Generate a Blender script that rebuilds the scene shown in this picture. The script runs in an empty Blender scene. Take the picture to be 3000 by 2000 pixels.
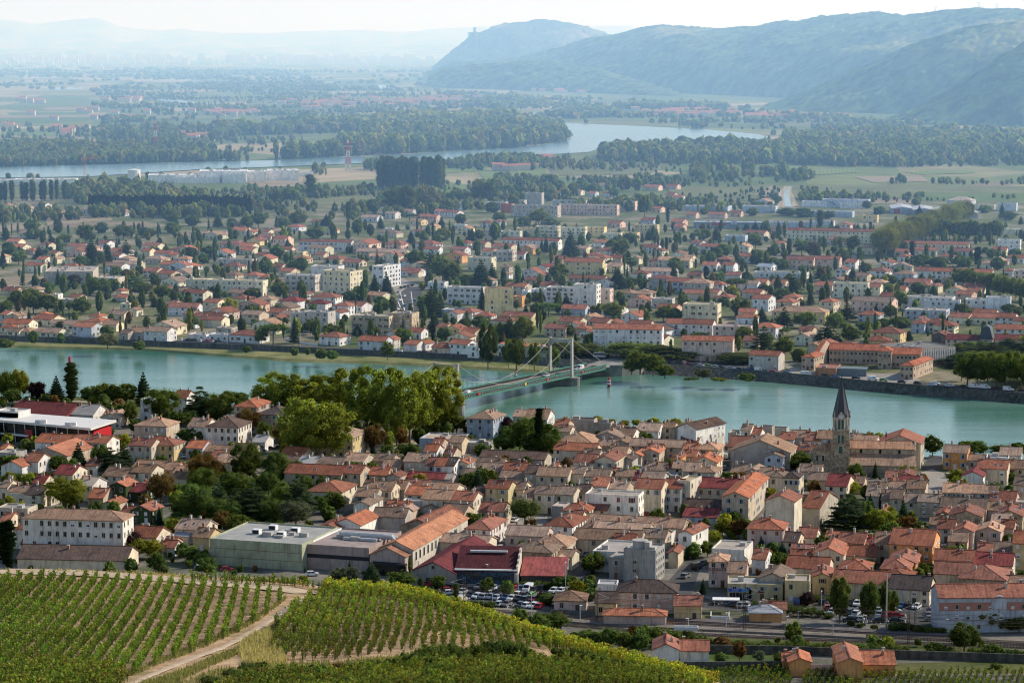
import bpy, math, random
import numpy as np
from mathutils import Vector, Matrix
from mathutils.bvhtree import BVHTree
from mathutils import noise as mnoise
R = math.radians
random.seed(7); rng = np.random.default_rng(7)
scene = bpy.context.scene
col = scene.collection
PI = math.pi
# ---------------------------------------------------------------- camera model (used to turn survey marks into ground positions)
CH, F = 160.0, 7500.0
PITCH = math.atan(890 / F)
CP, SP = math.cos(PITCH), math.sin(PITCH)
def ray(px, py):
    a, b = (px - 1500) / F, (1000 - py) / F
    return Vector((a, CP + b * SP, -SP + b * CP))
def G(px, py, z=0.0):
    d = ray(px, py)
    t = (z - CH) / d.z
    return Vector((d.x * t, d.y * t, z))
def AT(px, py, D):
    """point on the ray at ground distance D"""
    d = ray(px, py); t = D / d.y
    return Vector((d.x * t, D, CH + d.z * t))
def PX(v):
    x, y, z = v[0], v[1], v[2] - CH
    dep = y * CP - z * SP
    return 1500 + F * x / dep, 1000 - F * (y * SP + z * CP) / dep
def SC(v):
    return F / (v[1] * CP - (v[2] - CH) * SP)

SUN_AZ, SUN_EL = R(70), R(33)
SUN = Vector((math.sin(SUN_AZ) * math.cos(SUN_EL), math.cos(SUN_AZ) * math.cos(SUN_EL), math.sin(SUN_EL)))
ZW = -3.6   # river level

# ---------------------------------------------------------------- node helpers
class NT:
    def __init__(s, name, tree=None):
        s.m = bpy.data.materials.new(name); s.m.use_nodes = True
        s.t = s.m.node_tree; s.t.nodes.clear()
        s.out = s.t.nodes.new('ShaderNodeOutputMaterial')
    def n(s, typ, **kw):
        nd = s.t.nodes.new(typ)
        for k, v in kw.items():
            if k.startswith('i_'):
                key = k[2:]
                key = int(key) if key.isdigit() else key.replace('_', ' ')
                if isinstance(v, bpy.types.NodeSocket): s.t.links.new(v, nd.inputs[key])
                else: nd.inputs[key].default_value = v
            else: setattr(nd, k, v)
        return nd
    def l(s, a, b): s.t.links.new(a, b)
    def ramp(s, fac, stops):
        r = s.n('ShaderNodeValToRGB'); s.l(fac, r.inputs[0])
        e = r.color_ramp.elements
        while len(e) > 1: e.remove(e[-1])
        e[0].position, e[0].color = stops[0][0], c4(stops[0][1])
        for p, c in stops[1:]:
            x = e.new(p); x.color = c4(c)
        return r.outputs[0]
    def mix(s, fac, a, b, typ='MIX'):
        m = s.n('ShaderNodeMixRGB', blend_type=typ)
        for i, v in ((0, fac), (1, a), (2, b)):
            if isinstance(v, bpy.types.NodeSocket): s.l(v, m.inputs[i])
            elif i == 0: m.inputs[0].default_value = v
            else: m.inputs[i].default_value = c4(v)
        return m.outputs[0]
    def math(s, op, a, b=0.0):
        m = s.n('ShaderNodeMath', operation=op)
        for i, v in ((0, a), (1, b)):
            if isinstance(v, bpy.types.NodeSocket): s.l(v, m.inputs[i])
            else: m.inputs[i].default_value = v
        return m.outputs[0]
    def noise(s, scale, vec=None, detail=3.0, rough=0.55):
        nd = s.n('ShaderNodeTexNoise'); nd.inputs['Scale'].default_value = scale
        nd.inputs['Detail'].default_value = detail; nd.inputs['Roughness'].default_value = rough
        if vec is not None: s.l(vec, nd.inputs['Vector'])
        return nd.outputs['Fac']
    def pos(s): return s.n('ShaderNodeNewGeometry').outputs['Position']
    def objc(s): return s.n('ShaderNodeTexCoord').outputs['Object']
    def scaled(s, vec, sc, rot=(0, 0, 0)):
        mp = s.n('ShaderNodeMapping'); mp.inputs['Scale'].default_value = sc; mp.inputs['Rotation'].default_value = rot
        s.l(vec, mp.inputs[0]); return mp.outputs[0]
    def diffuse(s, color, rough=0.9, spec=0.2, normal=None):
        b = s.n('ShaderNodeBsdfPrincipled')
        if isinstance(color, bpy.types.NodeSocket): s.l(color, b.inputs['Base Color'])
        else: b.inputs['Base Color'].default_value = c4(color)
        b.inputs['Roughness'].default_value = rough
        b.inputs['Specular IOR Level'].default_value = spec
        if normal is not None: s.l(normal, b.inputs['Normal'])
        s.l(b.outputs[0], s.out.inputs[0]); return b
    def bump(s, h, strength=0.5, dist=0.1):
        b = s.n('ShaderNodeBump'); b.inputs['Strength'].default_value = strength; b.inputs['Distance'].default_value = dist
        s.l(h, b.inputs['Height']); return b.outputs[0]
def c4(c): return (c[0], c[1], c[2], 1.0)
def plain(name, c, rough=0.8, spec=0.25, metal=0.0, var=0.15, scale=0.8):
    t = NT(name); nz = t.noise(scale, t.pos(), 4)
    k = t.ramp(nz, [(0.3, [v * (1 - var) for v in c]), (0.7, [min(1, v * (1 + var)) for v in c])])
    b = t.diffuse(k, rough, spec); b.inputs['Metallic'].default_value = metal
    return t.m
M = {}
# wall: colour comes from the object, with rain streaks and patches
t = NT('plaster'); oi = t.n('ShaderNodeObjectInfo')
p = t.pos()
n1 = t.noise(0.28, p, 5, 0.6); n2 = t.noise(1.0, t.scaled(p, (1.3, 1.3, 0.16)), 3)
n3 = t.noise(6.0, p, 2)
k = t.mix(1.0, oi.outputs['Color'], t.ramp(n1, [(0.3, (.74, .72, .70)), (0.55, (1, 1, 1)), (0.8, (1.08, 1.05, 1.0))]), 'MULTIPLY')
k = t.mix(1.0, k, t.ramp(n2, [(0.32, (.68, .66, .64)), (0.5, (1, 1, 1))]), 'MULTIPLY')
k = t.mix(1.0, k, t.ramp(n3, [(0.3, (.9, .9, .9)), (0.7, (1.05, 1.05, 1.05))]), 'MULTIPLY')
t.diffuse(k, 0.95, 0.1); M['wall'] = t.m
# rubble stone
t = NT('stone'); oi = t.n('ShaderNodeObjectInfo'); p = t.pos()
v = t.n('ShaderNodeTexVoronoi'); v.inputs['Scale'].default_value = 1.6; t.l(p, v.inputs['Vector'])
bw = t.n('ShaderNodeRGBToBW'); t.l(v.outputs['Color'], bw.inputs[0])
k = t.mix(1.0, oi.outputs['Color'], t.ramp(bw.outputs[0], [(.15, (.62, .62, .64)), (.85, (1.3, 1.27, 1.2))]), 'MULTIPLY')
k = t.mix(1.0, k, t.ramp(t.noise(0.25, p, 4), [(0.3, (.8, .8, .8)), (0.7, (1.35, 1.3, 1.22))]), 'MULTIPLY')
t.diffuse(k, 0.95, 0.1, t.bump(v.outputs['Distance'], 0.6, 0.15)); M['stone'] = t.m
# roman tile roof: rows follow the slope, patches of lichen and newer tiles
t = NT('roof_tile'); oi = t.n('ShaderNodeObjectInfo'); p = t.pos(); ob = t.objc()
at = t.n('ShaderNodeAttribute', attribute_name='tv')
nA = t.noise(0.35, p, 5, 0.65); nB = t.noise(1.6, p, 3, 0.7); 
wv = t.n('ShaderNodeTexWave', wave_type='BANDS', bands_direction='X'); wv.inputs['Scale'].default_value = 1.25; wv.inputs['Distortion'].default_value = 1.2
wv.inputs['Detail'].default_value = 2; t.l(at.outputs['Vector'], wv.inputs['Vector'])
k = t.mix(1.0, oi.outputs['Color'], t.ramp(nA, [(0.28, (.62, .60, .62)), (0.5, (1, 1, 1)), (0.74, (1.28, 1.22, 1.15))]), 'MULTIPLY')
k = t.mix(1.0, k, t.ramp(nB, [(0.3, (.72, .72, .74)), (0.55, (1.05, 1.05, 1.03)), (0.78, (1.3, 1.22, 1.15))]), 'MULTIPLY')
st = t.noise(1.0, t.scaled(at.outputs['Vector'], (1.9, .16, .16)), 3, .6)
k = t.mix(1.0, k, t.ramp(st, [(.3, (.66, .64, .64)), (.5, (1, 1, 1)), (.72, (1.28, 1.24, 1.2))]), 'MULTIPLY')
k = t.mix(0.45, k, t.mix(1.0, k, t.ramp(wv.outputs['Fac'], [(0.1, (.45, .42, .42)), (0.6, (1.25, 1.25, 1.25))]), 'MULTIPLY'))
t.diffuse(k, 0.9, 0.15, t.bump(wv.outputs['Fac'], 0.5, 0.12)); M['roof'] = t.m
# flat or sheet roofing
t = NT('flat_roof'); oi = t.n('ShaderNodeObjectInfo'); p = t.pos()
k = t.mix(1.0, oi.outputs['Color'], t.ramp(t.noise(0.22, p, 5, 0.65), [(0.3, (.72, .72, .74)), (0.7, (1.12, 1.1, 1.08))]), 'MULTIPLY')
k = t.mix(1.0, k, t.ramp(t.noise(2.2, p, 3), [(0.3, (.88, .88, .88)), (0.7, (1.06, 1.06, 1.06))]), 'MULTIPLY')
t.diffuse(k, 0.85, 0.2); M['flat'] = t.m
# painted / object coloured generic
t = NT('painted'); oi = t.n('ShaderNodeObjectInfo'); p = t.pos()
k = t.mix(1.0, oi.outputs['Color'], t.ramp(t.noise(1.2, p, 4), [(0.3, (.85, .85, .85)), (0.7, (1.08, 1.08, 1.08))]), 'MULTIPLY')
t.diffuse(k, 0.6, 0.3); M['paint'] = t.m
t = NT('car_paint'); oi = t.n('ShaderNodeObjectInfo')
b = t.diffuse(oi.outputs['Color'], 0.28, 0.5); b.inputs['Coat Weight'].default_value = 0.4; M['car'] = t.m
t = NT('dark_glass'); b = t.diffuse((.010, .012, .016), 0.15, 0.5); M['glass'] = t.m
M['white'] = plain('white_trim', (.72, .71, .68)); M['dark'] = plain('dark_interior', (.03, .03, .035))
M['shut_white'] = plain('white_shutter', (.66, .65, .62)); M['shut_red'] = plain('red_shutter', (.20, .035, .03))
M['shut_blue'] = plain('blue_shutter', (.28, .36, .46)); M['shut_brown'] = plain('brown_shutter', (.16, .09, .05))
M['rubber'] = plain('tyre_rubber', (.02, .02, .02)); M['steel'] = plain('galvanised', (.45, .46, .47), 0.5, 0.4)
M['brick'] = plain('brick', (.34, .17, .11), var=.3); M['concrete'] = plain('concrete', (.40, .38, .35), var=.22, scale=.4)
M['wood'] = plain('timber', (.10, .07, .05)); M['bark'] = plain('bark', (.16, .13, .10), var=.35, scale=1.5)
# foliage: colour from the object, light and dark per leaf clump, thin leaves let light through
def leafmat(name, trans=0.35):
    t = NT(name); oi = t.n('ShaderNodeObjectInfo'); at = t.n('ShaderNodeAttribute', attribute_name='lv')
    k = t.mix(1.0, oi.outputs['Color'], at.outputs['Color'], 'MULTIPLY')
    d = t.n('ShaderNodeBsdfDiffuse'); tr = t.n('ShaderNodeBsdfTranslucent')
    t.l(k, d.inputs[0]); k2 = t.mix(1.0, k, (1.3, 1.35, 0.55), 'MULTIPLY'); t.l(k2, tr.inputs[0])
    m = t.n('ShaderNodeMixShader'); m.inputs[0].default_value = trans
    t.l(d.outputs[0], m.inputs[1]); t.l(tr.outputs[0], m.inputs[2]); t.l(m.outputs[0], t.out.inputs[0]); return t.m
M['leaf'] = leafmat('leaves', 0.5)
M['leaf_far'] = leafmat('leaves_far', 0.5)
M['vine_leaf'] = leafmat('vine_leaves', 0.32)

# ---------------------------------------------------------------- mesh building
class MB:
    def __init__(s): s.v, s.f, s.m, s.tv = [], [], [], []
    def add(s, vs, fs, mat=0):
        o = len(s.v); s.v += [tuple(x) for x in vs]
        for f in fs: s.f.append([o + i for i in f]); s.m.append(mat)
    def box(s, x0, x1, y0, y1, z0, z1, mat=0, skip=()):
        vs = [(x0, y0, z0), (x1, y0, z0), (x1, y1, z0), (x0, y1, z0), (x0, y0, z1), (x1, y0, z1), (x1, y1, z1), (x0, y1, z1)]
        fs = {'b': (3, 2, 1, 0), 't': (4, 5, 6, 7), 'f': (0, 1, 5, 4), 'r': (1, 2, 6, 5), 'k': (2, 3, 7, 6), 'l': (3, 0, 4, 7)}
        s.add(vs, [f for k, f in fs.items() if k not in skip], mat)
    def obox(s, p, q, w, h, mat=0):
        """bar from p to q with section w x h"""
        p, q = Vector(p), Vector(q); d = (q - p); L = d.length
        if L < 1e-6: return
        d /= L; up = Vector((0, 0, 1)) if abs(d.z) < 0.95 else Vector((0, 1, 0))
        a = d.cross(up).normalized() * w / 2; b = a.cross(d).normalized() * h / 2
        vs = [p - a - b, p + a - b, p + a + b, p - a + b, q - a - b, q + a - b, q + a + b, q - a + b]
        s.add(vs, [(0, 1, 2, 3), (7, 6, 5, 4), (0, 4, 5, 1), (1, 5, 6, 2), (2, 6, 7, 3), (3, 7, 4, 0)], mat)
    def tube(s, pts, rads, n=8, mat=0, cap=True):
        pts = [Vector(p) for p in pts]; o = len(s.v)
        for i, p in enumerate(pts):
            d = (pts[min(i + 1, len(pts) - 1)] - pts[max(i - 1, 0)])
            d = d.normalized() if d.length > 1e-9 else Vector((0, 0, 1))
            up = Vector((0, 0, 1)) if abs(d.z) < 0.9 else Vector((1, 0, 0))
            a = d.cross(up).normalized(); b = a.cross(d)
            for k in range(n):
                g = 2 * PI * k / n; s.v.append(tuple(p + (a * math.cos(g) + b * math.sin(g)) * rads[i]))
        for i in range(len(pts) - 1):
            for k in range(n):
                k2 = (k + 1) % n; s.f.append([o + i * n + k, o + i * n + k2, o + (i + 1) * n + k2, o + (i + 1) * n + k]); s.m.append(mat)
        if cap:
            s.f.append([o + k for k in range(n)][::-1]); s.m.append(mat)
            e = o + (len(pts) - 1) * n; s.f.append([e + k for k in range(n)]); s.m.append(mat)
    def prism(s, poly, z0, z1, mat=0, top=None):
        n = len(poly)
        vs = [(p[0], p[1], z0) for p in poly] + [(p[0], p[1], z1) for p in (top or poly)]
        s.add(vs, [tuple(range(n))[::-1], tuple(range(n, 2 * n))] + [(i, (i + 1) % n, n + (i + 1) % n, n + i) for i in range(n)], mat)
    def build(s, name, mats, parent=None, color=None, link=True):
        me = bpy.data.meshes.new(name); me.from_pydata(s.v, [], s.f); 
        if not isinstance(mats, (list, tuple)): mats = [mats]
        for m in mats: me.materials.append(m)
        if any(s.m): me.polygons.foreach_set('material_index', s.m)
        if s.tv:
            a = me.attributes.new('tv', 'FLOAT_VECTOR', 'CORNER'); a.data.foreach_set('vector', np.array(s.tv, 'f').ravel())
        me.update()
        return new(name, me, parent, color)
def new(name, me, parent=None, color=None):
    o = bpy.data.objects.new(name, me); col.objects.link(o)
    if parent is not None: o.parent = parent
    if color is not None: o.color = c4(color)
    return o
def tag(o, label=None, cat=None, group=None, kind=None):
    if label: o['label'] = label
    if cat: o['category'] = cat
    if group: o['group'] = group
    if kind: o['kind'] = kind
    return o
def thing(name, loc, rz=0.0, label=None, cat=None, group=None):
    o = new(name, None); o.location = loc; o.rotation_euler = (0, 0, rz); o.empty_display_size = 1
    return tag(o, label, cat, group)
def place(me_obj, name, parent, loc, rot=(0, 0, 0), sc=(1, 1, 1), color=None):
    o = new(name, me_obj, parent, color); o.location = loc; o.rotation_euler = rot; o.scale = sc; return o
def sheet(name, pts, mat, kind='structure', color=None):
    mb = MB(); mb.add(pts, [tuple(range(len(pts)))]); o = mb.build(name, mat, None, color)
    # triangulate long polygons cleanly
    import bmesh
    bm = bmesh.new(); bm.from_mesh(o.data); bmesh.ops.triangulate(bm, faces=bm.faces[:]); bmesh.ops.recalc_face_normals(bm, faces=bm.faces[:])
    for f in bm.faces:
        if f.normal.z < 0: f.normal_flip()
    bm.to_mesh(o.data); bm.free()
    if kind: o['kind'] = kind
    return o
def npmesh(name, V, Fq, mats, attr=None, matidx=None, smooth=False):
    """V (n,3) float, Fq (m,3|4) int"""
    me = bpy.data.meshes.new(name); n, (m, k) = len(V), Fq.shape
    me.vertices.add(n); me.vertices.foreach_set('co', np.ascontiguousarray(V, 'f').ravel())
    me.loops.add(m * k); me.loops.foreach_set('vertex_index', np.ascontiguousarray(Fq, 'i').ravel())
    me.polygons.add(m); me.polygons.foreach_set('loop_start', np.arange(0, m * k, k, dtype='i')); me.polygons.foreach_set('loop_total', np.full(m, k, 'i'))
    for x in (mats if isinstance(mats, (list, tuple)) else [mats]): me.materials.append(x)
    if matidx is not None: me.polygons.foreach_set('material_index', np.ascontiguousarray(matidx, 'i'))
    if smooth: me.polygons.foreach_set('use_smooth', np.ones(m, bool))
    me.update(calc_edges=True)
    if attr is not None:
        a = me.attributes.new('lv', 'FLOAT_COLOR', 'FACE'); a.data.foreach_set('color', np.ascontiguousarray(attr, 'f').ravel())
    me.validate()
    return me
OCC_V, OCC_F = [], []      # occluders for the visibility test
def occ(vs, fs):
    o = len(OCC_V); OCC_V.extend(vs); OCC_F.extend([[o + i for i in f] for f in fs])
BANK_NEAR = [(-700, 1130), (0, 1162), (255, 1174), (900, 1200), (1340, 1222), (1700, 1258), (2110, 1292), (2740, 1340), (3000, 1362), (3700, 1420)]
QUAY_FAR = [(-700, 968), (0, 987), (425, 1002), (723, 1014), (1000, 1027), (1383, 1044), (1700, 1059), (2000, 1074), (2213, 1089), (2425, 1108), (2638, 1129), (3000, 1156), (3700, 1210)]
WATER_FAR = [(-700, 1000), (0, 1019), (425, 1027), (850, 1061), (1000, 1064), (1255, 1074), (1595, 1095), (1715, 1102), (2000, 1112), (2213, 1126), (2425, 1145), (2723, 1166), (3000, 1188), (3700, 1242)]
HAZE = 0.000150
# ================================================================= camera, light, sky, haze
cam = bpy.data.cameras.new('camera'); co = bpy.data.objects.new('camera', cam); col.objects.link(co)
co.location = (0, 0, CH); co.rotation_euler = (PI / 2 - PITCH, 0, 0)
cam.sensor_width = 36; cam.lens = F * 36 / 3000; cam.clip_start = 1; cam.clip_end = 120000
scene.camera = co
w = bpy.data.worlds.new('World'); scene.world = w; w.use_nodes = True
wn = w.node_tree; bg = wn.nodes['Background']
sky = wn.nodes.new('ShaderNodeTexSky'); sky.sky_type = 'NISHITA'; sky.sun_disc = False
sky.sun_elevation = SUN_EL; sky.sun_rotation = SUN_AZ; sky.altitude = 200; sky.air_density = 1.0; sky.dust_density = 0.5; sky.ozone_density = 1.0
wn.links.new(sky.outputs[0], bg.inputs[0]); bg.inputs[1].default_value = 0.15
sl = bpy.data.lights.new('sun', 'SUN'); sl.energy = 5.0; sl.angle = R(0.5); sl.color = (1.0, 0.905, 0.775)
so = bpy.data.objects.new('sun', sl); col.objects.link(so); so.rotation_euler = (-SUN).to_track_quat('-Z', 'Y').to_euler()
vs = scene.view_settings; vs.view_transform = 'Standard'; vs.look = 'None'; vs.exposure = 0; vs.gamma = 1
cy = scene.cycles
cy.max_bounces = 8; cy.diffuse_bounces = 2; cy.glossy_bounces = 2; cy.transmission_bounces = 2; cy.transparent_max_bounces = 4; cy.volume_bounces = 3
cy.caustics_reflective = False; cy.caustics_refractive = False
cy.filter_width = 1.15; cy.use_denoising = True; cy.use_adaptive_sampling = True; cy.adaptive_threshold = 0.02
try: cy.denoiser = 'OPENIMAGEDENOISE'; cy.denoising_input_passes = 'RGB_ALBEDO_NORMAL'
except Exception: pass

# haze: one thin homogeneous layer of air lying over the valley
hz = NT('valley_haze'); s_ = hz.n('ShaderNodeVolumeScatter'); s_.inputs['Color'].default_value = (0.34, 0.62, 1.0, 1); s_.inputs['Density'].default_value = HAZE; s_.inputs['Anisotropy'].default_value = 0.30
e_ = hz.n('ShaderNodeEmission'); e_.inputs[0].default_value = (.215, .36, .60, 1); e_.inputs[1].default_value = HAZE * 0.38   # added weak glow standing in for light scattered repeatedly inside the haze
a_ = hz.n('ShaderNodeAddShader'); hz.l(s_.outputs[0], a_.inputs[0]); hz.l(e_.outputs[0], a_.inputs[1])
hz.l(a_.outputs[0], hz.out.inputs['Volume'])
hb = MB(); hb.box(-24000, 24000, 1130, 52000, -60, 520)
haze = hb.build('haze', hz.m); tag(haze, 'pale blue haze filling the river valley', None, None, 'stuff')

# ================================================================= ground sheets
def poly_px(marks, z): return [G(x, y, z) for x, y in marks]
# town ground of the near bank: grey lanes, dusty yards, some green
t = NT('town_ground'); p = t.pos()
k = t.ramp(t.noise(0.035, p, 5, 0.6), [(0.36, (.085, .105, .045)), (0.46, (.13, .125, .10)), (0.55, (.19, .175, .15)), (0.75, (.29, .25, .20))])
k = t.mix(1.0, k, t.ramp(t.noise(0.5, p, 3), [(0.3, (.75, .75, .75)), (0.7, (1.2, 1.2, 1.2))]), 'MULTIPLY')
t.diffuse(k, 0.95, 0.1); M['town'] = t.m
t = NT('garden_ground'); p = t.pos()
k = t.ramp(t.noise(0.022, p, 5, 0.65), [(0.34, (.080, .112, .040)), (0.48, (.12, .14, .058)), (0.56, (.22, .20, .135)), (0.72, (.30, .27, .21))])
k = t.mix(1.0, k, t.ramp(t.noise(0.25, p, 4), [(0.3, (.7, .72, .7)), (0.7, (1.25, 1.2, 1.15))]), 'MULTIPLY')
t.diffuse(k, 0.95, 0.1); M['garden'] = t.m
t = NT('plain_ground'); p = t.pos()
v = t.n('ShaderNodeTexVoronoi'); v.inputs['Scale'].default_value = 1.0; v.inputs['Randomness'].default_value = 0.75
t.l(t.scaled(p, (0.0055, 0.0028, 0.0), (0, 0, R(8))), v.inputs['Vector'])
sep = t.n('ShaderNodeSeparateColor'); t.l(v.outputs['Color'], sep.inputs[0])
k = t.ramp(sep.outputs[0], [(0.0, (.10, .145, .05)), (0.28, (.14, .18, .07)), (0.5, (.19, .215, .085)), (0.66, (.11, .145, .055)), (0.82, (.30, .265, .15)), (0.93, (.38, .31, .21))])
k = t.mix(1.0, k, t.ramp(t.noise(0.012, p, 6, 0.7), [(0.3, (.62, .68, .6)), (0.7, (1.3, 1.25, 1.2))]), 'MULTIPLY')
wv = t.n('ShaderNodeTexWave'); wv.inputs['Scale'].default_value = 0.09; wv.inputs['Distortion'].default_value = 3; t.l(t.scaled(p, (1, .25, 1), (0, 0, R(6))), wv.inputs['Vector'])
k = t.mix(0.3, k, t.mix(1.0, k, t.ramp(wv.outputs['Fac'], [(0.2, (.55, .6, .55)), (0.8, (1.2, 1.2, 1.2))]), 'MULTIPLY'))
t.diffuse(k, 0.95, 0.1); M['plain'] = t.m
def flatmat(name, a, b, scale=0.05, rough=0.95, fine=0.6):
    t = NT(name); p = t.pos()
    k = t.ramp(t.noise(scale, p, 5, 0.65), [(0.32, a), (0.68, b)])
    k = t.mix(1.0, k, t.ramp(t.noise(fine, p, 3), [(0.3, (.82, .82, .82)), (0.7, (1.14, 1.14, 1.14))]), 'MULTIPLY')
    t.diffuse(k, rough, 0.12); return t.m
M['asphalt'] = flatmat('asphalt', (.060, .060, .062), (.105, .102, .098), 0.08)
M['paving'] = flatmat('pale_paving', (.26, .24, .21), (.36, .33, .29), 0.1)
M['gravel'] = flatmat('pale_gravel', (.30, .25, .19), (.45, .38, .29), 0.15)
M['sand'] = flatmat('sandy_track', (.36, .27, .18), (.55, .43, .30), 0.5, .95, 3.0)
M['ballast'] = flatmat('track_ballast', (.045, .036, .032), (.085, .065, .055), 0.3)
M['grass'] = flatmat('rough_grass', (.050, .075, .020), (.145, .135, .050), 0.07)
M['lawn'] = flatmat('garden_lawn', (.040, .075, .018), (.085, .115, .035), 0.12)
M['drygrass'] = flatmat('dry_grass', (.17, .15, .06), (.29, .25, .12), 0.1)

near = [G(x, y) for x, y in BANK_NEAR]
ground = sheet('ground', [Vector((-900, 180, 0)), Vector((900, 180, 0))] + near[::-1], M['town'])
far = [G(x, y) for x, y in QUAY_FAR]
ZP = 0.0
tournon_y = 2620.0
sheet('ground', far + [Vector((1100, tournon_y, 0)), Vector((-1100, tournon_y, 0))], M['garden'])
xl, xr = far[0].x, far[-1].x
sheet('ground', [Vector((-45000, tournon_y - 1900, -0.4)), Vector((xl - 1, far[0].y, -0.4)), Vector((-1100, tournon_y, -0.4)), Vector((1100, tournon_y, -0.4)), Vector((xr + 1, far[-1].y, -0.4)), Vector((45000, tournon_y - 1900, -0.4)), Vector((45000, 60000, -0.4)), Vector((-45000, 60000, -0.4))], M['plain'])

# ---- river
t = NT('river_water'); p = t.pos()
nz = t.noise(0.09, t.scaled(p, (0.45, 1.6, 1)), 5, 0.65); nz2 = t.noise(0.9, t.scaled(p, (.8, 1.5, 1)), 3); big = t.noise(0.006, t.scaled(p, (.6, 2.2, 1)), 3)
k = t.ramp(big, [(0.30, (.035, .135, .088)), (0.48, (.080, .200, .150)), (0.68, (.165, .285, .245))])
h = t.math('ADD', t.math('MULTIPLY', nz, 0.7), t.math('MULTIPLY', nz2, 0.3))
b = t.diffuse(k, 0.16, 0.5, t.bump(h, 0.55, 0.45)); b.inputs['IOR'].default_value = 1.33
M['water'] = t.m
wf = [G(x, y, ZW) for x, y in WATER_FAR]
nb = [G(x, y, 0) for x, y in BANK_NEAR]
sheet('river', [Vector((v.x, v.y - 6, ZW)) for v in nb] + [Vector((v.x, v.y + 32, ZW)) for v in wf[::-1]], M['water'])
# bank walls of the near side (dark, under the trees)
mb = MB()
for a, b in zip(nb, nb[1:]): mb.add([a, b, Vector((b.x, b.y + 4, ZW - 1)), Vector((a.x, a.y + 4, ZW - 1))], [(3, 2, 1, 0)])
tag(mb.build('river_bank', M['grass'], None), None, None, None, 'structure')
# far side: grass slope on the left, stone quay wall along the whole bank
t = NT('quay_stone'); p = t.pos(); v = t.n('ShaderNodeTexVoronoi'); v.inputs['Scale'].default_value = 0.9; t.l(p, v.inputs['Vector'])
k = t.mix(0.5, t.ramp(t.noise(0.10, p, 5, 0.7), [(0.3, (.060, .062, .055)), (0.7, (.16, .155, .135))]), v.outputs['Distance'], 'MULTIPLY')
k = t.mix(0.35, k, t.ramp(t.noise(0.6, t.scaled(p, (1, 1, .2)), 3), [(0.4, (.03, .035, .03)), (0.7, (.2, .19, .17))]))
t.diffuse(k, 0.95, 0.1, t.bump(v.outputs['Distance'], 0.7, 0.3)); M['quay'] = t.m
def lerp_marks(marks, x):
    for (xa, ya), (xb, yb) in zip(marks, marks[1:]):
        if xa <= x <= xb: return ya + (yb - ya) * (x - xa) / (xb - xa)
    return marks[0][1] if x < marks[0][0] else marks[-1][1]
XS = list(range(-700, 3701, 40))
mbq, mbg = MB(), MB()
rows = []
for x in XS:
    top = G(x, lerp_marks(QUAY_FAR, x)); wat = G(x, lerp_marks(WATER_FAR, x), ZW)
    e = (wat - top); e.z = 0; L = e.length; e = e / max(L, .01)
    f = min(1, max(0, (x - 1500) / 300))          # 0 grass slope, 1 plain quay wall
    foot = top + e * (0.6 + f * max(L - .8, 0) * .40) + Vector((0, 0, -1.9 * (1 - f) + (ZW - .5) * f))
    rows.append((top, foot, wat + e * 0.5 + Vector((0, 0, -1.0)), top + Vector((0, 0, .9)), top - e * 0.5 + Vector((0, 0, .9)), top - e * 0.5 + Vector((0, 0, -.3)), top + (wat - top) * .5 ))
for a, b in zip(rows, rows[1:]):
    mbq.add([a[3], b[3], b[1], a[1]], [(0, 1, 2, 3)][::1]); mbq.add([a[3], b[3], b[4], a[4]], [(3, 2, 1, 0)]); mbq.add([a[4], b[4], b[5], a[5]], [(3, 2, 1, 0)])
    f0, f1 = [Vector((q[6].x + (q[2].x - q[6].x) * .62, q[6].y + (q[2].y - q[6].y) * .62, (-2.5 if q[1].z > -2.6 else ZW - 1.0))) for q in (a, b)]
    mbg.add([a[1] + Vector((0, .2, 0)), b[1] + Vector((0, .2, 0)), f1, f0, b[2], a[2]], [(3, 2, 1, 0), (5, 4, 2, 3)])
qw = mbq.build('quay_wall', M['quay']); tag(qw, 'long dark stone quay wall along the far bank of the river', 'quay wall')
M['bank'] = flatmat('bank_grass', (.11, .14, .04), (.30, .27, .12), .09, .95, 1.2)
tag(mbg.build('river_bank', M['bank']), None, None, None, 'structure')

# ---- farther bends of the river and canals (water sheets a little above the plain)
def px_sheet(name, marks, z, mat): return sheet(name, poly_px(marks, z), mat)
t = NT('far_water'); p = t.pos()
k = t.ramp(t.noise(0.01, t.scaled(p, (.5, 1.6, 1)), 4, .6), [(0.35, (.09, .17, .20)), (0.65, (.16, .25, .28))])
t.diffuse(k, 0.22, 0.5, t.bump(t.noise(.05, p, 4, .7), .4, .5)); M['farwater'] = t.m
px_sheet('river', [(-200, 545), (0, 521), (255, 517), (574, 497), (893, 485), (1212, 472), (1500, 458), (1723, 446), (1806, 421), (1946, 415), (2200, 411), (2258, 403), (2220, 393), (2074, 380), (1883, 370), (1691, 362), (1590, 357), (1640, 368), (1672, 383), (1680, 398), (1650, 416), (1500, 434), (1212, 450), (829, 469), (574, 475), (0, 490), (-200, 494)], 0.5, M['farwater'])
px_sheet('river', [(1290, 338), (1500, 329), (1668, 326), (1645, 334), (1540, 337), (1519, 348), (1403, 343)], 0.5, M['farwater'])
px_sheet('river', [(1790, 318), (1960, 311), (1965, 314), (1830, 324)], 0.5, M['farwater'])
px_sheet('canal', [(262, 266), (300, 270), (640, 306), (605, 308), (420, 290)], 0.5, M['farwater'])
px_sheet('pond', [(120, 257), (242, 256), (240, 262), (150, 264)], 0.5, M['farwater'])
px_sheet('pond', [(823, 234), (980, 240), (975, 243), (830, 239)], 0.5, M['farwater'])
px_sheet('pond', [(1103, 249), (1165, 249), (1160, 263), (1108, 262)], 0.5, M['farwater'])
px_sheet('stream', [(1318, 603), (1345, 590), (1385, 586), (1375, 598), (1345, 618), (1320, 620)], 0.4, M['farwater'])
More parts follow.
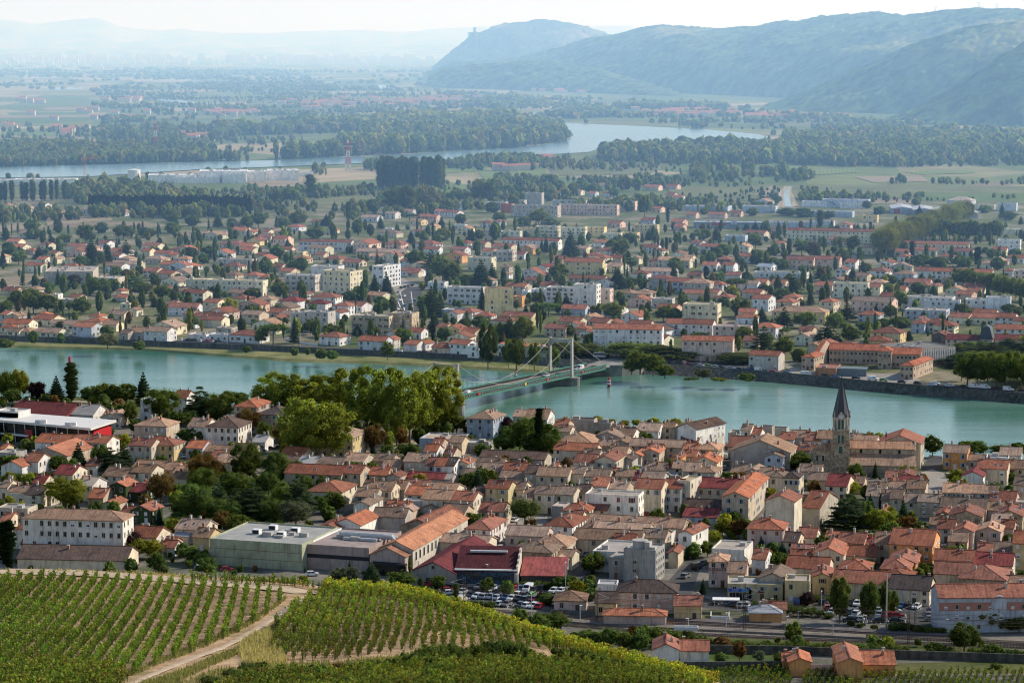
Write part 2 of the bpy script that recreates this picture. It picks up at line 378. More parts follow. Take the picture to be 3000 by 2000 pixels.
# ---- fields
FT = {'g': ((.085, .14, .042), (.14, .19, .065)), 'l': ((.13, .19, .06), (.19, .24, .09)), 't': ((.24, .20, .13), (.34, .27, .19)), 'd': ((.20, .16, .12), (.28, .21, .16)), 'o': ((.105, .125, .05), (.20, .20, .095)), 'p': ((.33, .28, .2), (.42, .35, .27))}
for k_, (a, b) in FT.items():
    t = NT('field_' + {'g': 'green', 'l': 'light_green', 't': 'stubble', 'd': 'ploughed', 'o': 'orchard', 'p': 'pale'}[k_]); p = t.pos()
    wv = t.n('ShaderNodeTexWave'); wv.inputs['Scale'].default_value = 0.07; wv.inputs['Distortion'].default_value = 2.0; wv.inputs['Detail'].default_value = 3
    t.l(t.scaled(p, (1, .3, 1), (0, 0, R({'g': 4, 'o': -38, 't': 8}.get(k_, 20)))), wv.inputs['Vector'])
    k = t.ramp(t.noise(0.02, p, 6, .7), [(0.3, a), (0.7, b)])
    k = t.mix(.4, k, t.mix(1.0, k, t.ramp(wv.outputs['Fac'], [(.25, (.5, .55, .5)), (.7, (1.2, 1.2, 1.2))]), 'MULTIPLY'))
    t.diffuse(k, .95, .1); M['field_' + k_] = t.m
FIELDS = """
g 0 348 190 345 260 352 120 362 0 360|t 0 338 300 335 320 342 0 346|t 0 284 60 280 110 284 60 292 0 292|p 60 224 170 222 168 230 70 231|p 200 228 390 227 385 233 220 237|p 380 233 560 232 560 239 390 240
g 0 286 260 283 255 292 0 298|t 120 316 250 313 255 322 140 324|l 10 378 300 376 330 388 280 398 0 400|t 0 398 270 402 265 408 0 409|g 380 384 610 378 620 388 400 394|l 0 410 260 410 250 420 0 420|g 20 330 250 328 262 337 30 338
o 600 258 890 257 880 272 720 276|l 1060 534 1300 530 1480 560 1200 590 1080 585|o 640 560 1100 540 1110 590 900 610 640 600|t 700 525 920 520 900 545 760 548|d 560 585 760 578 750 592 570 596
t 130 632 320 626 330 645 140 660|d 150 655 430 648 440 660 160 668|t 0 660 120 655 140 665 0 680|t 540 630 600 632 570 645 500 640|l 1400 500 1600 490 1600 520 1420 530|l 1280 495 1420 486 1430 500 1290 508
o 1600 480 2000 470 1900 510 1620 515|l 2200 500 2500 496 2520 504 2400 512 2240 512|t 2500 518 2700 514 2720 532 2560 534|d 2840 540 2960 532 2980 560 2850 562|d 2480 552 2560 545 2600 560 2500 565|l 2640 503 2850 499 2860 507 2700 511
o 2330 540 3000 545 3050 580 2300 580|g 2700 565 3000 565 3000 590 2700 588|t 2340 582 2700 582 2690 596 2350 596|o 1950 545 2270 540 2280 585 1980 590|t 2210 570 2260 545 2280 545 2240 575
l 1850 340 2250 352 2230 366 1860 352|o 2300 345 2900 380 2850 392 2260 368|t 2160 338 2420 345 2400 352 2170 345|t 0 812 110 812 90 838 0 842|l 2010 480 2140 470 2160 480 2040 492|p 440 282 560 278 580 284 460 292
"""
for i, rec in enumerate(FIELDS.replace('\n', '|').split('|')):
    q = rec.split()
    if len(q) < 7: continue
    c = list(map(float, q[1:])); px_sheet('field', list(zip(c[::2], c[1::2])), 0.12 + 0.01 * (i % 9), M['field_' + q[0]])
# drainage channel between two pale tracks
px_sheet('path', [(2278, 610), (2300, 605), (2296, 560), (2318, 546), (2300, 545), (2281, 562)], 0.25, M['field_p'])
px_sheet('path', [(2320, 606), (2340, 604), (2318, 560), (2322, 546), (2316, 546), (2308, 565)], 0.25, M['field_p'])
px_sheet('stream', [(2300, 605), (2320, 606), (2308, 565), (2316, 548), (2308, 547), (2296, 562)], 0.22, M['farwater'])

# ================================================================= hills
def fbm(x, y, seed, octs=5, lac=2.0, gain=0.5):
    """value noise, numpy"""
    out = np.zeros_like(x); amp = 1.0; tot = 0
    for o in range(octs):
        xi, yi = np.floor(x).astype(np.int64), np.floor(y).astype(np.int64); fx, fy = x - xi, y - yi
        fx, fy = fx * fx * (3 - 2 * fx), fy * fy * (3 - 2 * fy)
        def hsh(a, b):
            h = (a * 374761393 + b * 668265263 + (seed + o) * 974634777) & 0x7fffffff
            h = ((h ^ (h >> 13)) * 1274126177) & 0x7fffffff
            return ((h ^ (h >> 16)) & 0xffff) / 65535.0
        v = hsh(xi, yi) * (1 - fx) * (1 - fy) + hsh(xi + 1, yi) * fx * (1 - fy) + hsh(xi, yi + 1) * (1 - fx) * fy + hsh(xi + 1, yi + 1) * fx * fy
        out += v * amp; tot += amp; amp *= gain; x, y = x * lac, y * lac
    return out / tot
def hillmat(name, green, bare, top_lo, top_hi, cell):
    t = NT(name); p = t.pos(); sp = t.n('ShaderNodeSeparateXYZ'); t.l(p, sp.inputs[0])
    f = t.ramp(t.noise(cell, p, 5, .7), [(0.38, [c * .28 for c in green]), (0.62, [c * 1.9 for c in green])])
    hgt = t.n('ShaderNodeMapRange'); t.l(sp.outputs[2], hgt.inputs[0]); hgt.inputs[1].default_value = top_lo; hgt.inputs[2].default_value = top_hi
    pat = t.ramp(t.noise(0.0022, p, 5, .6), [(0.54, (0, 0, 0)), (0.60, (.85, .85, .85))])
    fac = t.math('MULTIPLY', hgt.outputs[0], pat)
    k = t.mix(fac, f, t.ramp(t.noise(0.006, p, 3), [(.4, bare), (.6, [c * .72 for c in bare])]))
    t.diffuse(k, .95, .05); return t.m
def interp(marks, xs):
    m = np.array(marks, float); return np.interp(xs, m[:, 0], m[:, 1])
def hill(name, ridge, base, D_front, D_back, mat, nx, ny, rough, spur, seed, px0, px1, canopy=0.0, shape=1.0):
    """ridge: silhouette marks, base: foot marks (pixels of the survey photo); turned into heights on the ground"""
    xs = np.linspace(px0, px1, nx); yr = interp(ridge, xs)
    Df = np.interp(xs, [px0, px1], D_front); Db = np.interp(xs, [px0, px1], D_back)
    zr = np.array([AT(a, b, d).z for a, b, d in zip(xs, yr, Db)])
    v = np.linspace(-0.02, 1.5, ny)
    U, Vv = np.meshgrid(np.arange(nx), v, indexing='ij')
    D = Df[:, None] + (Db - Df)[:, None] * Vv
    X = (xs[:, None] - 1500) / F * D * 1.0
    h = np.where(Vv <= 1, np.clip(Vv, 0, 1) ** shape * (1.6 - .6 * np.clip(Vv, 0, 1) ** shape), 1 - (Vv - 1) * .9)
    Z = zr[:, None] * h
    gul = fbm(X / spur + D / (spur * 2.3), D / (spur * 2.6) - X / (spur * 4), seed, 4)
    gul = np.abs(gul - .5) * 2
    env = np.clip(np.sin(np.clip(Vv, 0, 1) * PI), 0, 1) ** .9 * (1 - .75 * np.clip(Vv, 0, 1) ** 2)
    Z += (gul - .25) * rough * env
    Z += (fbm(X / 120, D / 120, seed + 9, 3) - .5) * rough * .22 * np.clip(Vv * 3, 0, 1)
    if canopy: Z += (fbm(X / 16, D / 16, seed + 5, 2) - .4) * canopy * np.clip(Vv * 8, 0, 1)
    Z = np.where(Vv < 0, -3, Z)
    V = np.stack([X, D, Z], -1).reshape(-1, 3)
    i = np.arange(nx - 1)[:, None] * ny + np.arange(ny - 1)[None, :]
    Fq = np.stack([i, i + ny, i + ny + 1, i + 1], -1).reshape(-1, 4)
    o = new(name, npmesh(name, V, Fq, mat)); tag(o, None, None, None, 'structure'); return o
HG = (.070, .112, .032)
hm_near = hillmat('hill_forest', HG, (.38, .37, .17), 85, 170, 0.022)
hm_crag = hillmat('hill_scrub', (.055, .070, .032), (.36, .30, .20), 60, 240, 0.03)
hm_mt = hillmat('mountain_hazed', (.30, .33, .31), (.40, .40, .36), 200, 600, 0.004)  # pale tones: the fading of distance haze is mixed into the forest colour
# long ridge on the right
hill('hill', [(1250, 215), (1330, 186), (1390, 178), (1480, 172), (1570, 163), (1650, 140), (1720, 112), (1800, 97), (1860, 88), (1930, 78), (2000, 79), (2060, 80), (2120, 83), (2170, 82), (2240, 72), (2300, 64), (2400, 54), (2500, 44), (2600, 42), (2700, 38), (2790, 36), (2860, 30), (3000, 28), (3400, 20)], None, (8800, 4900), (10100, 6300), hm_near, 700, 180, 120, 480, 3, 1240, 3400, 12, .62)
hill('hill', [(1240, 232), (1300, 202), (1400, 190), (1520, 182), (1640, 190), (1760, 205), (1860, 232), (1960, 262), (2040, 292)], None, (8300, 6900), (8800, 7300), hm_near, 300, 90, 40, 260, 13, 1255, 2040, 12, .8)
hill('hill', [(2220, 318), (2300, 292), (2380, 258), (2460, 225), (2560, 180), (2660, 132), (2760, 96), (2900, 66), (3050, 52), (3400, 40)], None, (5700, 4850), (6050, 5450), hm_near, 420, 140, 40, 260, 23, 2220, 3400, 11, .9)
hill('hill', [(2600, 352), (2680, 318), (2760, 268), (2850, 208), (2930, 160), (3010, 118), (3100, 78), (3400, 20)], None, (4780, 4500), (4930, 4900), hm_near, 360, 140, 18, 220, 33, 2600, 3400, 10, .95)
# crag with the ruined castle
hill('hill', [(1270, 198), (1300, 172), (1330, 146), (1360, 122), (1384, 96), (1392, 90), (1400, 97), (1420, 90), (1450, 76), (1480, 68), (1510, 64), (1540, 66), (1570, 62), (1620, 61), (1660, 70), (1700, 78), (1760, 92), (1800, 104), (1850, 125), (1900, 140)], None, (11500, 11000), (12200, 11900), hm_crag, 340, 110, 120, 330, 43, 1265, 1900, 14, .8)
# far mountains
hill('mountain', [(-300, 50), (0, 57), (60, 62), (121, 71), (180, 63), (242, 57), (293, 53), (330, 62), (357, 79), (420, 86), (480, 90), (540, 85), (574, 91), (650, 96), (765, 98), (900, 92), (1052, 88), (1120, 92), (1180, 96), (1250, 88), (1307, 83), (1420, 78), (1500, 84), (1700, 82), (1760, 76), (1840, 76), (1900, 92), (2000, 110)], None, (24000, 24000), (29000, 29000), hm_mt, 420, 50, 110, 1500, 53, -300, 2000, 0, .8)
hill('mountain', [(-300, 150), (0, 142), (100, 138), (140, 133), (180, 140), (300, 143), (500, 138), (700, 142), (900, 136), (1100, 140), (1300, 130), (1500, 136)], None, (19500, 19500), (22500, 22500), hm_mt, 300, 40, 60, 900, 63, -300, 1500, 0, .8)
# castle ruin on the crag
cb = MB(); p0 = AT(1391, 96, 12500)
for dx, dz, w_, h_ in ((0, 0, 14, 26), (-22, -14, 20, 16), (18, -10, 16, 12), (40, -8, 26, 9)): cb.box(dx - w_ / 2, dx + w_ / 2, -8, 8, dz - 25, dz + h_)
o = cb.build('castle_ruin', M['stone'], None, (.3, .27, .22)); o.location = p0; tag(o, 'small ruined castle standing on the edge of the far rocky crag', 'castle ruin')

# ================================================================= vineyard hill in the foreground
CREST = [(-800, 1640), (-200, 1655), (0, 1664), (300, 1672), (600, 1688), (850, 1702), (930, 1716), (1000, 1722), (1100, 1728), (1250, 1752), (1400, 1802), (1500, 1835), (1650, 1882), (1800, 1925), (1950, 1962), (2100, 2000), (2300, 2060), (2700, 2160), (3400, 2330)]
DN, DC = 225.0, 372.0
def hill_z(x, y):
    """height of the vineyard hill at world x, y"""
    px = 1500 + F * (x / y) * 1.008
    yc = np.interp(px, [c[0] for c in CREST], [c[1] for c in CREST]) + 12   # soil lies below the vine tops
    dc = np.interp(px, [-200, 900, 1500, 2100, 3400], [376, 372, 352, 322, 280])
    tn = lambda yy: (yy - 110) / F
    tc, t0 = tn(yc) * 1.004, tn(2110)
    q = np.clip((y - DN) / (dc - DN), 0, 1)
    tt = t0 + (tc - t0) * (q ** .9)
    z = CH - tt * y
    over = np.maximum(y - dc, 0)
    z = z - 0.02 * over - 0.0042 * over ** 2 * 4
    return z
def hz1(x, y): return float(hill_z(np.array([x], float), np.array([y], float))[0])
def on_hill(px, py):
    """march the ray until it meets the hill"""
    d = ray(px, py); y = 215.0
    for _ in range(900):
        t_ = y / d.y; x, z = d.x * t_, CH + d.z * t_
        if z <= hz1(x, y): return Vector((x, y, hz1(x, y)))
        y += 0.25
        if y > 440: return None
    return None
xs = np.linspace(-200, 130, 221); ys = np.concatenate([np.linspace(205, 385, 181), np.linspace(386, 470, 43)])
X, Y = np.meshgrid(xs, ys, indexing='ij'); Z = hill_z(X, Y) + (fbm(X / 3.5, Y / 3.5, 77, 3) - .5) * .35
Z = np.maximum(Z, -2)
nx, ny = X.shape; i = np.arange(nx - 1)[:, None] * ny + np.arange(ny - 1)[None, :]
HV = np.stack([X, Y, Z], -1).reshape(-1, 3); HF = np.stack([i, i + ny, i + ny + 1, i + 1], -1).reshape(-1, 4)
t = NT('vineyard_soil'); p = t.pos()
k = t.ramp(t.noise(0.45, p, 5, .7), [(.3, (.25, .155, .09)), (.5, (.44, .30, .175)), (.72, (.60, .44, .27))])
k = t.mix(1.0, k, t.ramp(t.noise(3.5, p, 3, .7), [(.3, (.62, .6, .58)), (.7, (1.2, 1.2, 1.2))]), 'MULTIPLY')
k = t.mix(t.ramp(t.noise(0.06, p, 4), [(.52, (0, 0, 0)), (.66, (.75, .75, .75))]), k, t.ramp(t.noise(1.2, p, 3), [(.3, (.05, .07, .018)), (.7, (.16, .16, .055))]))
t.diffuse(k, .95, .05, t.bump(t.noise(2.5, p, 4, .7), .8, .15)); M['soil'] = t.m
vh = new('vineyard_hill', npmesh('vineyard_hill', HV, HF, M['soil'], smooth=True)); tag(vh, None, None, None, 'structure')
occ([tuple(v) for v in HV[:]], [tuple(f) for f in HF])
# tracks across the hill, draped 12 cm above the soil
def drape(name, marks, width, mat, lift=.13):
    pts = [on_hill(*m) for m in marks]; pts = [p for p in pts if p]
    dense = []
    for a, b in zip(pts, pts[1:]):
        n = max(2, int((b - a).length / 2))
        for k in range(n): dense.append(a.lerp(b, k / n))
    dense.append(pts[-1]); mb = MB(); prev = None
    for i, p in enumerate(dense):
        d = dense[min(i + 1, len(dense) - 1)] - dense[max(i - 1, 0)]; nrm = Vector((-d.y, d.x, 0)).normalized()
        wv = width * (0.8 + .4 * random.random()); row = []
        for s in (-1, -.33, .33, 1):
            q = p + nrm * wv / 2 * s; q.z = hz1(q.x, q.y) + lift + (0 if abs(s) == 1 else .06); row.append(q)
        if prev: mb.add(prev + row, [(0, 1, 5, 4), (1, 2, 6, 5), (2, 3, 7, 6)])
        prev = row
    return tag(mb.build(name, mat), None, None, None, 'structure')
drape('path', [(330, 2030), (420, 1988), (500, 1955), (575, 1925), (640, 1903), (700, 1874), (760, 1838), (800, 1812), (840, 1785), (875, 1762), (905, 1745)], 1.15, M['sand'], .10)
drape('path', [(-60, 1672), (80, 1676), (200, 1678), (400, 1690), (600, 1706), (740, 1718), (850, 1728), (905, 1742)], 6, M['sand'])
# ================================================================= houses
WALLC = {'c': ((.68, .58, .43), 'cream'), 'w': ((.76, .73, .66), 'white'), 'b': ((.56, .47, .355), 'beige'), 'g': ((.43, .395, .35), 'grey'), 'p': ((.62, .45, .37), 'pink'),
         'y': ((.62, .50, .27), 'yellow'), 'o': ((.62, .32, .13), 'ochre'), 's': ((.34, .28, .205), 'stone'), 'l': ((.42, .47, .54), 'pale blue'), 'i': ((.055, .075, .03), 'ivy-covered'), 'r': ((.45, .13, .08), 'red'), 'd': ((.11, .09, .08), 'dark'), 'm': ((.22, .05, .05), 'maroon'), 'n': ((.42, .34, .25), 'tan')}
ROOFC = {'o': ((.42, .165, .095), 'orange'), 'r': ((.31, .130, .088), 'red-brown'), 't': ((.43, .285, .20), 'pale tan'), 'n': ((.285, .195, .140), 'brown-grey'), 'd': ((.115, .085, .075), 'dark brown'),
         'm': ((.21, .055, .052), 'maroon'), 'k': ((.40, .37, .33), 'pale grey'), 'z': ((.50, .53, .56), 'zinc'), 'l': ((.36, .40, .45), 'blue-grey'), 'w': ((.62, .60, .56), 'white'), 'y': ((.5, .42, .28), 'sandy'), 'p': ((.42, .30, .26), 'pinkish'), 's': ((.30, .28, .25), 'stone grey')}
RT = {'g': 'gable', 'p': 'gable', 'h': 'hip', 'f': 'flat', 's': 'lean-to'}
def win_mesh(name, style):
    """unit window, 1 wide 1 high, centred in x, sill at z=0, outside is -y"""
    mb = MB(); F_, P_, S_ = 0, 1, 2
    if style == 'shop':
        mb.add([(-.5, -.03, 0), (.5, -.03, 0), (.5, -.03, 1), (-.5, -.03, 1)], [(0, 1, 2, 3)], P_)
        for a, b in ((-.5, -.46), (.46, .5), (-.02, .02)): mb.box(a, b, -.08, -.02, 0, 1, F_)
        mb.box(-.5, .5, -.08, -.02, .93, 1, F_)
    else:
        mb.add([(-.40, -.03, .06), (.40, -.03, .06), (.40, -.03, .94), (-.40, -.03, .94)], [(0, 1, 2, 3)], P_)
        for x0, x1, z0, z1 in ((-.5, -.40, 0, 1), (.40, .5, 0, 1), (-.40, .40, .92, 1), (-.40, .40, 0, .07), (-.03, .03, .07, .92)): mb.box(x0, x1, -.07, -.0, z0, z1, F_)
        mb.box(-.56, .56, -.16, 0, -.06, 0, F_)
        if style == 'open':
            for s in (-1, 1): mb.box(min(s * .53, s * .93), max(s * .53, s * .93), -.08, -.02, .0, 1, S_)
        elif style == 'closed':
            mb.box(-.40, -.01, -.06, -.035, .05, .95, S_); mb.box(.01, .40, -.06, -.035, .05, .95, S_)
        elif style == 'half':
            mb.box(-.40, .40, -.06, -.035, .42, .95, S_)
    me = bpy.data.meshes.new(name); me.from_pydata(mb.v, [], mb.f)
    return me, mb.m
def win_variant(style, frame, shut):
    me, mi = win_mesh('window', style)
    for m in (M[frame], M['glass'], M[shut]): me.materials.append(m)
    me.polygons.foreach_set('material_index', mi); me.update(); return me
M['frame_stone'] = plain('stone_trim', (.50, .46, .39)); M['frame_dull'] = plain('dull_trim', (.36, .33, .29))
WIN = {'dark': win_variant('plain', 'frame_dull', 'shut_white'), 'plain': win_variant('plain', 'frame_stone', 'shut_white'), 'white': win_variant('closed', 'frame_stone', 'shut_white'),
       'openw': win_variant('open', 'frame_stone', 'shut_white'), 'half': win_variant('half', 'white', 'shut_white'), 'red': win_variant('closed', 'frame_stone', 'shut_red'), 'openr': win_variant('open', 'frame_stone', 'shut_red'),
       'blue': win_variant('open', 'frame_stone', 'shut_blue'), 'brown': win_variant('open', 'frame_stone', 'shut_brown'), 'clbrown': win_variant('closed', 'frame_dull', 'shut_brown'), 'shop': win_variant('shop', 'frame_dull', 'shut_white')}
STYLES = [['plain', 'dark', 'dark', 'openw'], ['openw', 'dark', 'white'], ['dark', 'dark', 'plain'], ['plain', 'blue', 'blue'], ['brown', 'clbrown', 'plain'], ['openr', 'red', 'plain'], ['half', 'plain', 'white'], ['dark', 'half', 'white']]
mb = MB(); mb.box(-.5, .5, -.04, .02, 0, 1, 0); mb.box(-.56, -.5, -.07, .02, 0, 1, 1); mb.box(.5, .56, -.07, .02, 0, 1, 1); mb.box(-.56, .56, -.07, .02, 1, 1.05, 1)
def shared(mb, name, mats):
    me = bpy.data.meshes.new(name); me.from_pydata(mb.v, [], mb.f)
    for m in mats: me.materials.append(m)
    me.polygons.foreach_set('material_index', mb.m); me.update(); return me
DOORM = [shared(mb, 'door', [M[a], M['frame_stone']]) for a in ('shut_brown', 'wood', 'shut_white')]
def chimney_mesh(mat, pots):
    mb = MB(); mb.box(-.35, .35, -.3, .3, -1.2, 1.0, 0); mb.box(-.42, .42, -.37, .37, 1.0, 1.12, 1)
    for i in range(pots): mb.tube([((i - (pots - 1) / 2) * .32, 0, 1.12), ((i - (pots - 1) / 2) * .32, 0, 1.5)], [.13, .10], 6, 2)
    return shared(mb, 'chimney', [mat, M['concrete'], M['brick']])
CHIM = [chimney_mesh(M['concrete'], 1), chimney_mesh(M['brick'], 2), chimney_mesh(M['frame_stone'], 1), chimney_mesh(M['brick'], 0)]
CAMS = [Vector((0, 0, CH)), Vector((-20, 0, CH)), Vector((20, 0, CH)), Vector((0, 0, CH + 8))]
PEND = []      # windows, doors waiting for the visibility test: (root, mesh, name, loc, rotz, scale, world centre)
HOUSES = []    # records for labels and for keeping trees out of houses
def add_tri(mb, vs, fs, tv): mb.add(vs, fs)
def jit(c, a=.12): 
    k = 1 + random.uniform(-a, a); w = random.uniform(-.05, .05) * (1 if a < .2 else 1.9)
    return (min(1, c[0] * k * (1 + w)), min(1, c[1] * k), min(1, c[2] * k * (1 - w)))
def roof_mb(kind, w, d, hw, pitch, e=.45, og=.3, th=.22):
    """roof shell; tv = coordinates along eaves (x) and slope (y) for the tile rows. returns mb, ridge height"""
    mb = MB(); tp = math.tan(R(pitch))
    def face(vs, us):   # vs list of points, us along-eaves axis
        mb.add(vs, [tuple(range(len(vs)))])
        for v in vs: mb.tv.append((v[0] if us == 'x' else v[1], v[1] if us == 'x' else v[0], v[2]))
    z0 = hw + .04
    if kind in 'gp':
        L, D, ax = (w, d, 'x') if kind == 'g' else (d, w, 'y')
        zr = z0 + D / 2 * tp; ze = z0 - e * tp
        def P(u, v, z): return (u, v, z) if kind == 'g' else (v, u, z)
        a, b = -og, L + og
        T = [P(a, -e, ze + th), P(b, -e, ze + th), P(b, D / 2, zr + th), P(a, D / 2, zr + th), P(b, D + e, ze + th), P(a, D + e, ze + th)]
        B = [P(a, -e, ze), P(b, -e, ze), P(b, D / 2, zr), P(a, D / 2, zr), P(b, D + e, ze), P(a, D + e, ze)]
        for q in ([T[0], T[1], T[2], T[3]], [T[3], T[2], T[4], T[5]], [B[3], B[2], B[1], B[0]], [B[5], B[4], B[2], B[3]], [B[0], B[1], T[1], T[0]], [B[4], B[5], T[5], T[4]], [B[1], B[2], T[2], T[1]], [B[2], B[4], T[4], T[2]], [B[3], B[0], T[0], T[3]], [B[5], B[3], T[3], T[5]]): face(q, ax)
        # ridge cap
        n0 = len(mb.f); mb.obox(P(a, D / 2, zr + th + .03), P(b, D / 2, zr + th + .03), .34, .12)
        mb.tv += [(0.0, 0.0, 0.0)] * (sum(len(f) for f in mb.f[n0:]))
        return mb, zr + th
    if kind == 'h':
        sw = min(w, d) / 2; zr = z0 + sw * tp; ze = z0 - e * tp
        if w >= d: r0, r1 = (sw, d / 2), (w - sw, d / 2)
        else: r0, r1 = (w / 2, sw), (w / 2, d - sw)
        c = [(-e, -e), (w + e, -e), (w + e, d + e), (-e, d + e)]
        T = [(x, y, ze + th) for x, y in c]; B = [(x, y, ze) for x, y in c]; A_, Z_ = (r0[0], r0[1], zr + th), (r1[0], r1[1], zr + th)
        if w >= d: fs = [([T[0], T[1], Z_, A_], 'x'), ([T[1], T[2], Z_], 'y'), ([T[2], T[3], A_, Z_], 'x'), ([T[3], T[0], A_], 'y')]
        else: fs = [([T[0], T[1], A_], 'x'), ([T[1], T[2], Z_, A_], 'y'), ([T[2], T[3], Z_], 'x'), ([T[3], T[0], A_, Z_], 'y')]
        for q, ax in fs: face(q, ax)
        for i in range(4): face([B[i], B[(i + 1) % 4], T[(i + 1) % 4], T[i]], 'x')
        face([B[3], B[2], B[1], B[0]], 'x')
        n0 = len(mb.f)
        if (Vector(A_) - Vector(Z_)).length > .2: mb.obox(A_, Z_, .32, .12)
        for q, r in ((T[0], A_), (T[3], A_ if w >= d else Z_), (T[1], Z_ if w >= d else A_), (T[2], Z_)): mb.obox(q, r, .28, .10)
        mb.tv += [(0.0, 0.0, 0.0)] * (sum(len(f) for f in mb.f[n0:]))
        return mb, zr + th
    if kind == 's':
        zr = z0 + d * tp; ze = z0 - e * tp
        T = [(-og, -e, ze + th), (w + og, -e, ze + th), (w + og, d + .1, zr + th), (-og, d + .1, zr + th)]; B = [(x, y, z - th) for x, y, z in T]
        face(T, 'x'); face(B[::-1], 'x')
        for i in range(4): face([B[i], B[(i + 1) % 4], T[(i + 1) % 4], T[i]], 'x')
        return mb, zr + th
def solve_w(P1, x2, rot):
    """length along direction rot from P1 so that its end falls on photo column x2"""
    c, s = math.cos(rot), math.sin(rot); k = (x2 - 1500) / F
    dep0 = P1.y * CP - (P1.z - CH) * SP
    return (k * dep0 - P1.x) / (c - k * s * CP)
def house(x1, y1, x2, hw, d, kind, wc, rc, rot=-14, far=False, name=None, win=None, wcol=None, rcol=None, pitch=None, style=None, nchim=None, label=None, cat=None, cols=None, floors=None, z0=0.0, group=None, stone=False, blank=False):
    if name == 'apartment_block': hw *= 1.12
    elif kind != 'f': d *= 1.22; hw *= .9
    th = R(rot); P1 = G(x1, y1, hw + z0); w = solve_w(P1, x2, th)
    if not (0.8 < w < 260): print('BAD WIDTH', x1, y1, x2, w); w = min(max(abs(w), 2), 60)
    c, s = math.cos(th), math.sin(th)
    base = Vector((P1.x, P1.y, z0))
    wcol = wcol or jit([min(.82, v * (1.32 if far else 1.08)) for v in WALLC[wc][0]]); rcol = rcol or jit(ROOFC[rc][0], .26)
    if not name:
        if kind == 'f': name = 'apartment_block' if hw > 5.2 and w > 8 else 'flat_roofed_building'
        else: name = 'villa' if far else 'town_house'
        if kind != 'f' and w > 30 and hw > 5: name = 'apartment_block'
        if hw <= 3.1 and kind != 'f': name = 'outbuilding' if not far else 'bungalow'
    root = thing(name, base, th)
    pitch = pitch or (20 if far else random.uniform(19, 24)); tp = math.tan(R(pitch))
    # walls
    mb = MB(); zb = -.6
    if kind == 'f':
        pa = .45; zt = hw
        mb.box(0, w, 0, d, zb, zt - .3, 0, skip=('t',))
        o = [(0, 0), (w, 0), (w, d), (0, d)]; q = .28; i_ = [(q, q), (w - q, q), (w - q, d - q), (q, d - q)]
        vs = [(x, y, zt - .3) for x, y in o] + [(x, y, zt + pa) for x, y in o] + [(x, y, zt + pa) for x, y in i_] + [(x, y, zt - .3) for x, y in i_]
        fs = []
        for k in range(4):
            k2 = (k + 1) % 4; fs += [(k, k2, 4 + k2, 4 + k), (4 + k, 4 + k2, 8 + k2, 8 + k), (8 + k, 8 + k2, 12 + k2, 12 + k)]
        mb.add(vs, fs)
        rmb = MB(); rmb.box(q, w - q, q, d - q, zt - .25, zt, 0); zr = zt + pa
        for f_ in rmb.f: pass
    else:
        rmb, zr = roof_mb(kind, w, d, hw, pitch)
        mb.box(0, w, 0, d, zb, hw, 0, skip=('t', 'b'))
        if kind == 'g':
            zg = hw + d / 2 * tp
            mb.add([(0, 0, hw), (0, d, hw), (0, d / 2, zg)], [(0, 2, 1)]); mb.add([(w, 0, hw), (w, d, hw), (w, d / 2, zg)], [(0, 1, 2)])
        elif kind == 'p':
            zg = hw + w / 2 * tp
            mb.add([(0, 0, hw), (w, 0, hw), (w / 2, 0, zg)], [(0, 1, 2)]); mb.add([(0, d, hw), (w, d, hw), (w / 2, d, zg)], [(0, 2, 1)])
        elif kind == 's':
            zg = hw + d * tp
            mb.add([(0, 0, hw), (0, d, hw), (0, d, zg)], [(0, 2, 1)]); mb.add([(w, 0, hw), (w, d, hw), (w, d, zg)], [(0, 1, 2)]); mb.add([(0, d, hw), (w, d, hw), (w, d, zg), (0, d, zg)], [(1, 0, 3, 2)])
    mw = Matrix.Translation(base) @ Matrix.Rotation(th, 4, 'Z')
    occ([tuple(mw @ Vector(v)) for v in mb.v], mb.f); occ([tuple(mw @ Vector(v)) for v in rmb.v], rmb.f)
    wall = mb.build('wall', M['stone'] if (wc == 's' or stone) else M['wall'], root, wcol)
    roof = rmb.build('roof', M['flat'] if kind == 'f' or rc in 'zlkw' else M['roof'], root, rcol)
    # chimneys
    if nchim is None: nchim = (random.choice([1, 1, 2, 2, 3]) if kind != 'f' else 0) if not far else random.choice([0, 1, 1])
    for _ in range(nchim):
        cx, cyy = random.uniform(.08, .92) * w, random.uniform(.3, .8) * d
        if kind == 'g': z = hw + (d / 2 - abs(cyy - d / 2)) * tp
        elif kind == 'p': z = hw + (w / 2 - abs(cx - w / 2)) * tp
        elif kind == 'h':
            cx = min(max(cx, w * .3), w * .7); z = hw + min(cx, w - cx, cyy, d - cyy) * tp
        elif kind == 's': z = hw + cyy * tp
        else: z = hw
        place(random.choice(CHIM), 'chimney', roof, (cx, cyy, z + .35), (0, 0, random.choice([0, PI / 2])), (1, 1, random.uniform(.7, 1.3)))
    if kind == 'f':
        for _ in range(max(1, int(w * d / 120)) if w > 6 and d > 5 else 0):
            a, b_ = random.uniform(.15, .85) * w, random.uniform(.25, .8) * d; q = MB(); s1, s2, s3 = random.uniform(.5, 1.4), random.uniform(.5, 1.2), random.uniform(.5, 1.3)
            q.box(-s1, s1, -s2, s2, -.1, s3); q.box(-s1 - .1, s1 + .1, -s2 - .1, s2 + .1, s3, s3 + .1)
            v_ = q.build('roof_vent', M['concrete'], roof); v_.location = (a, b_, hw + .1)
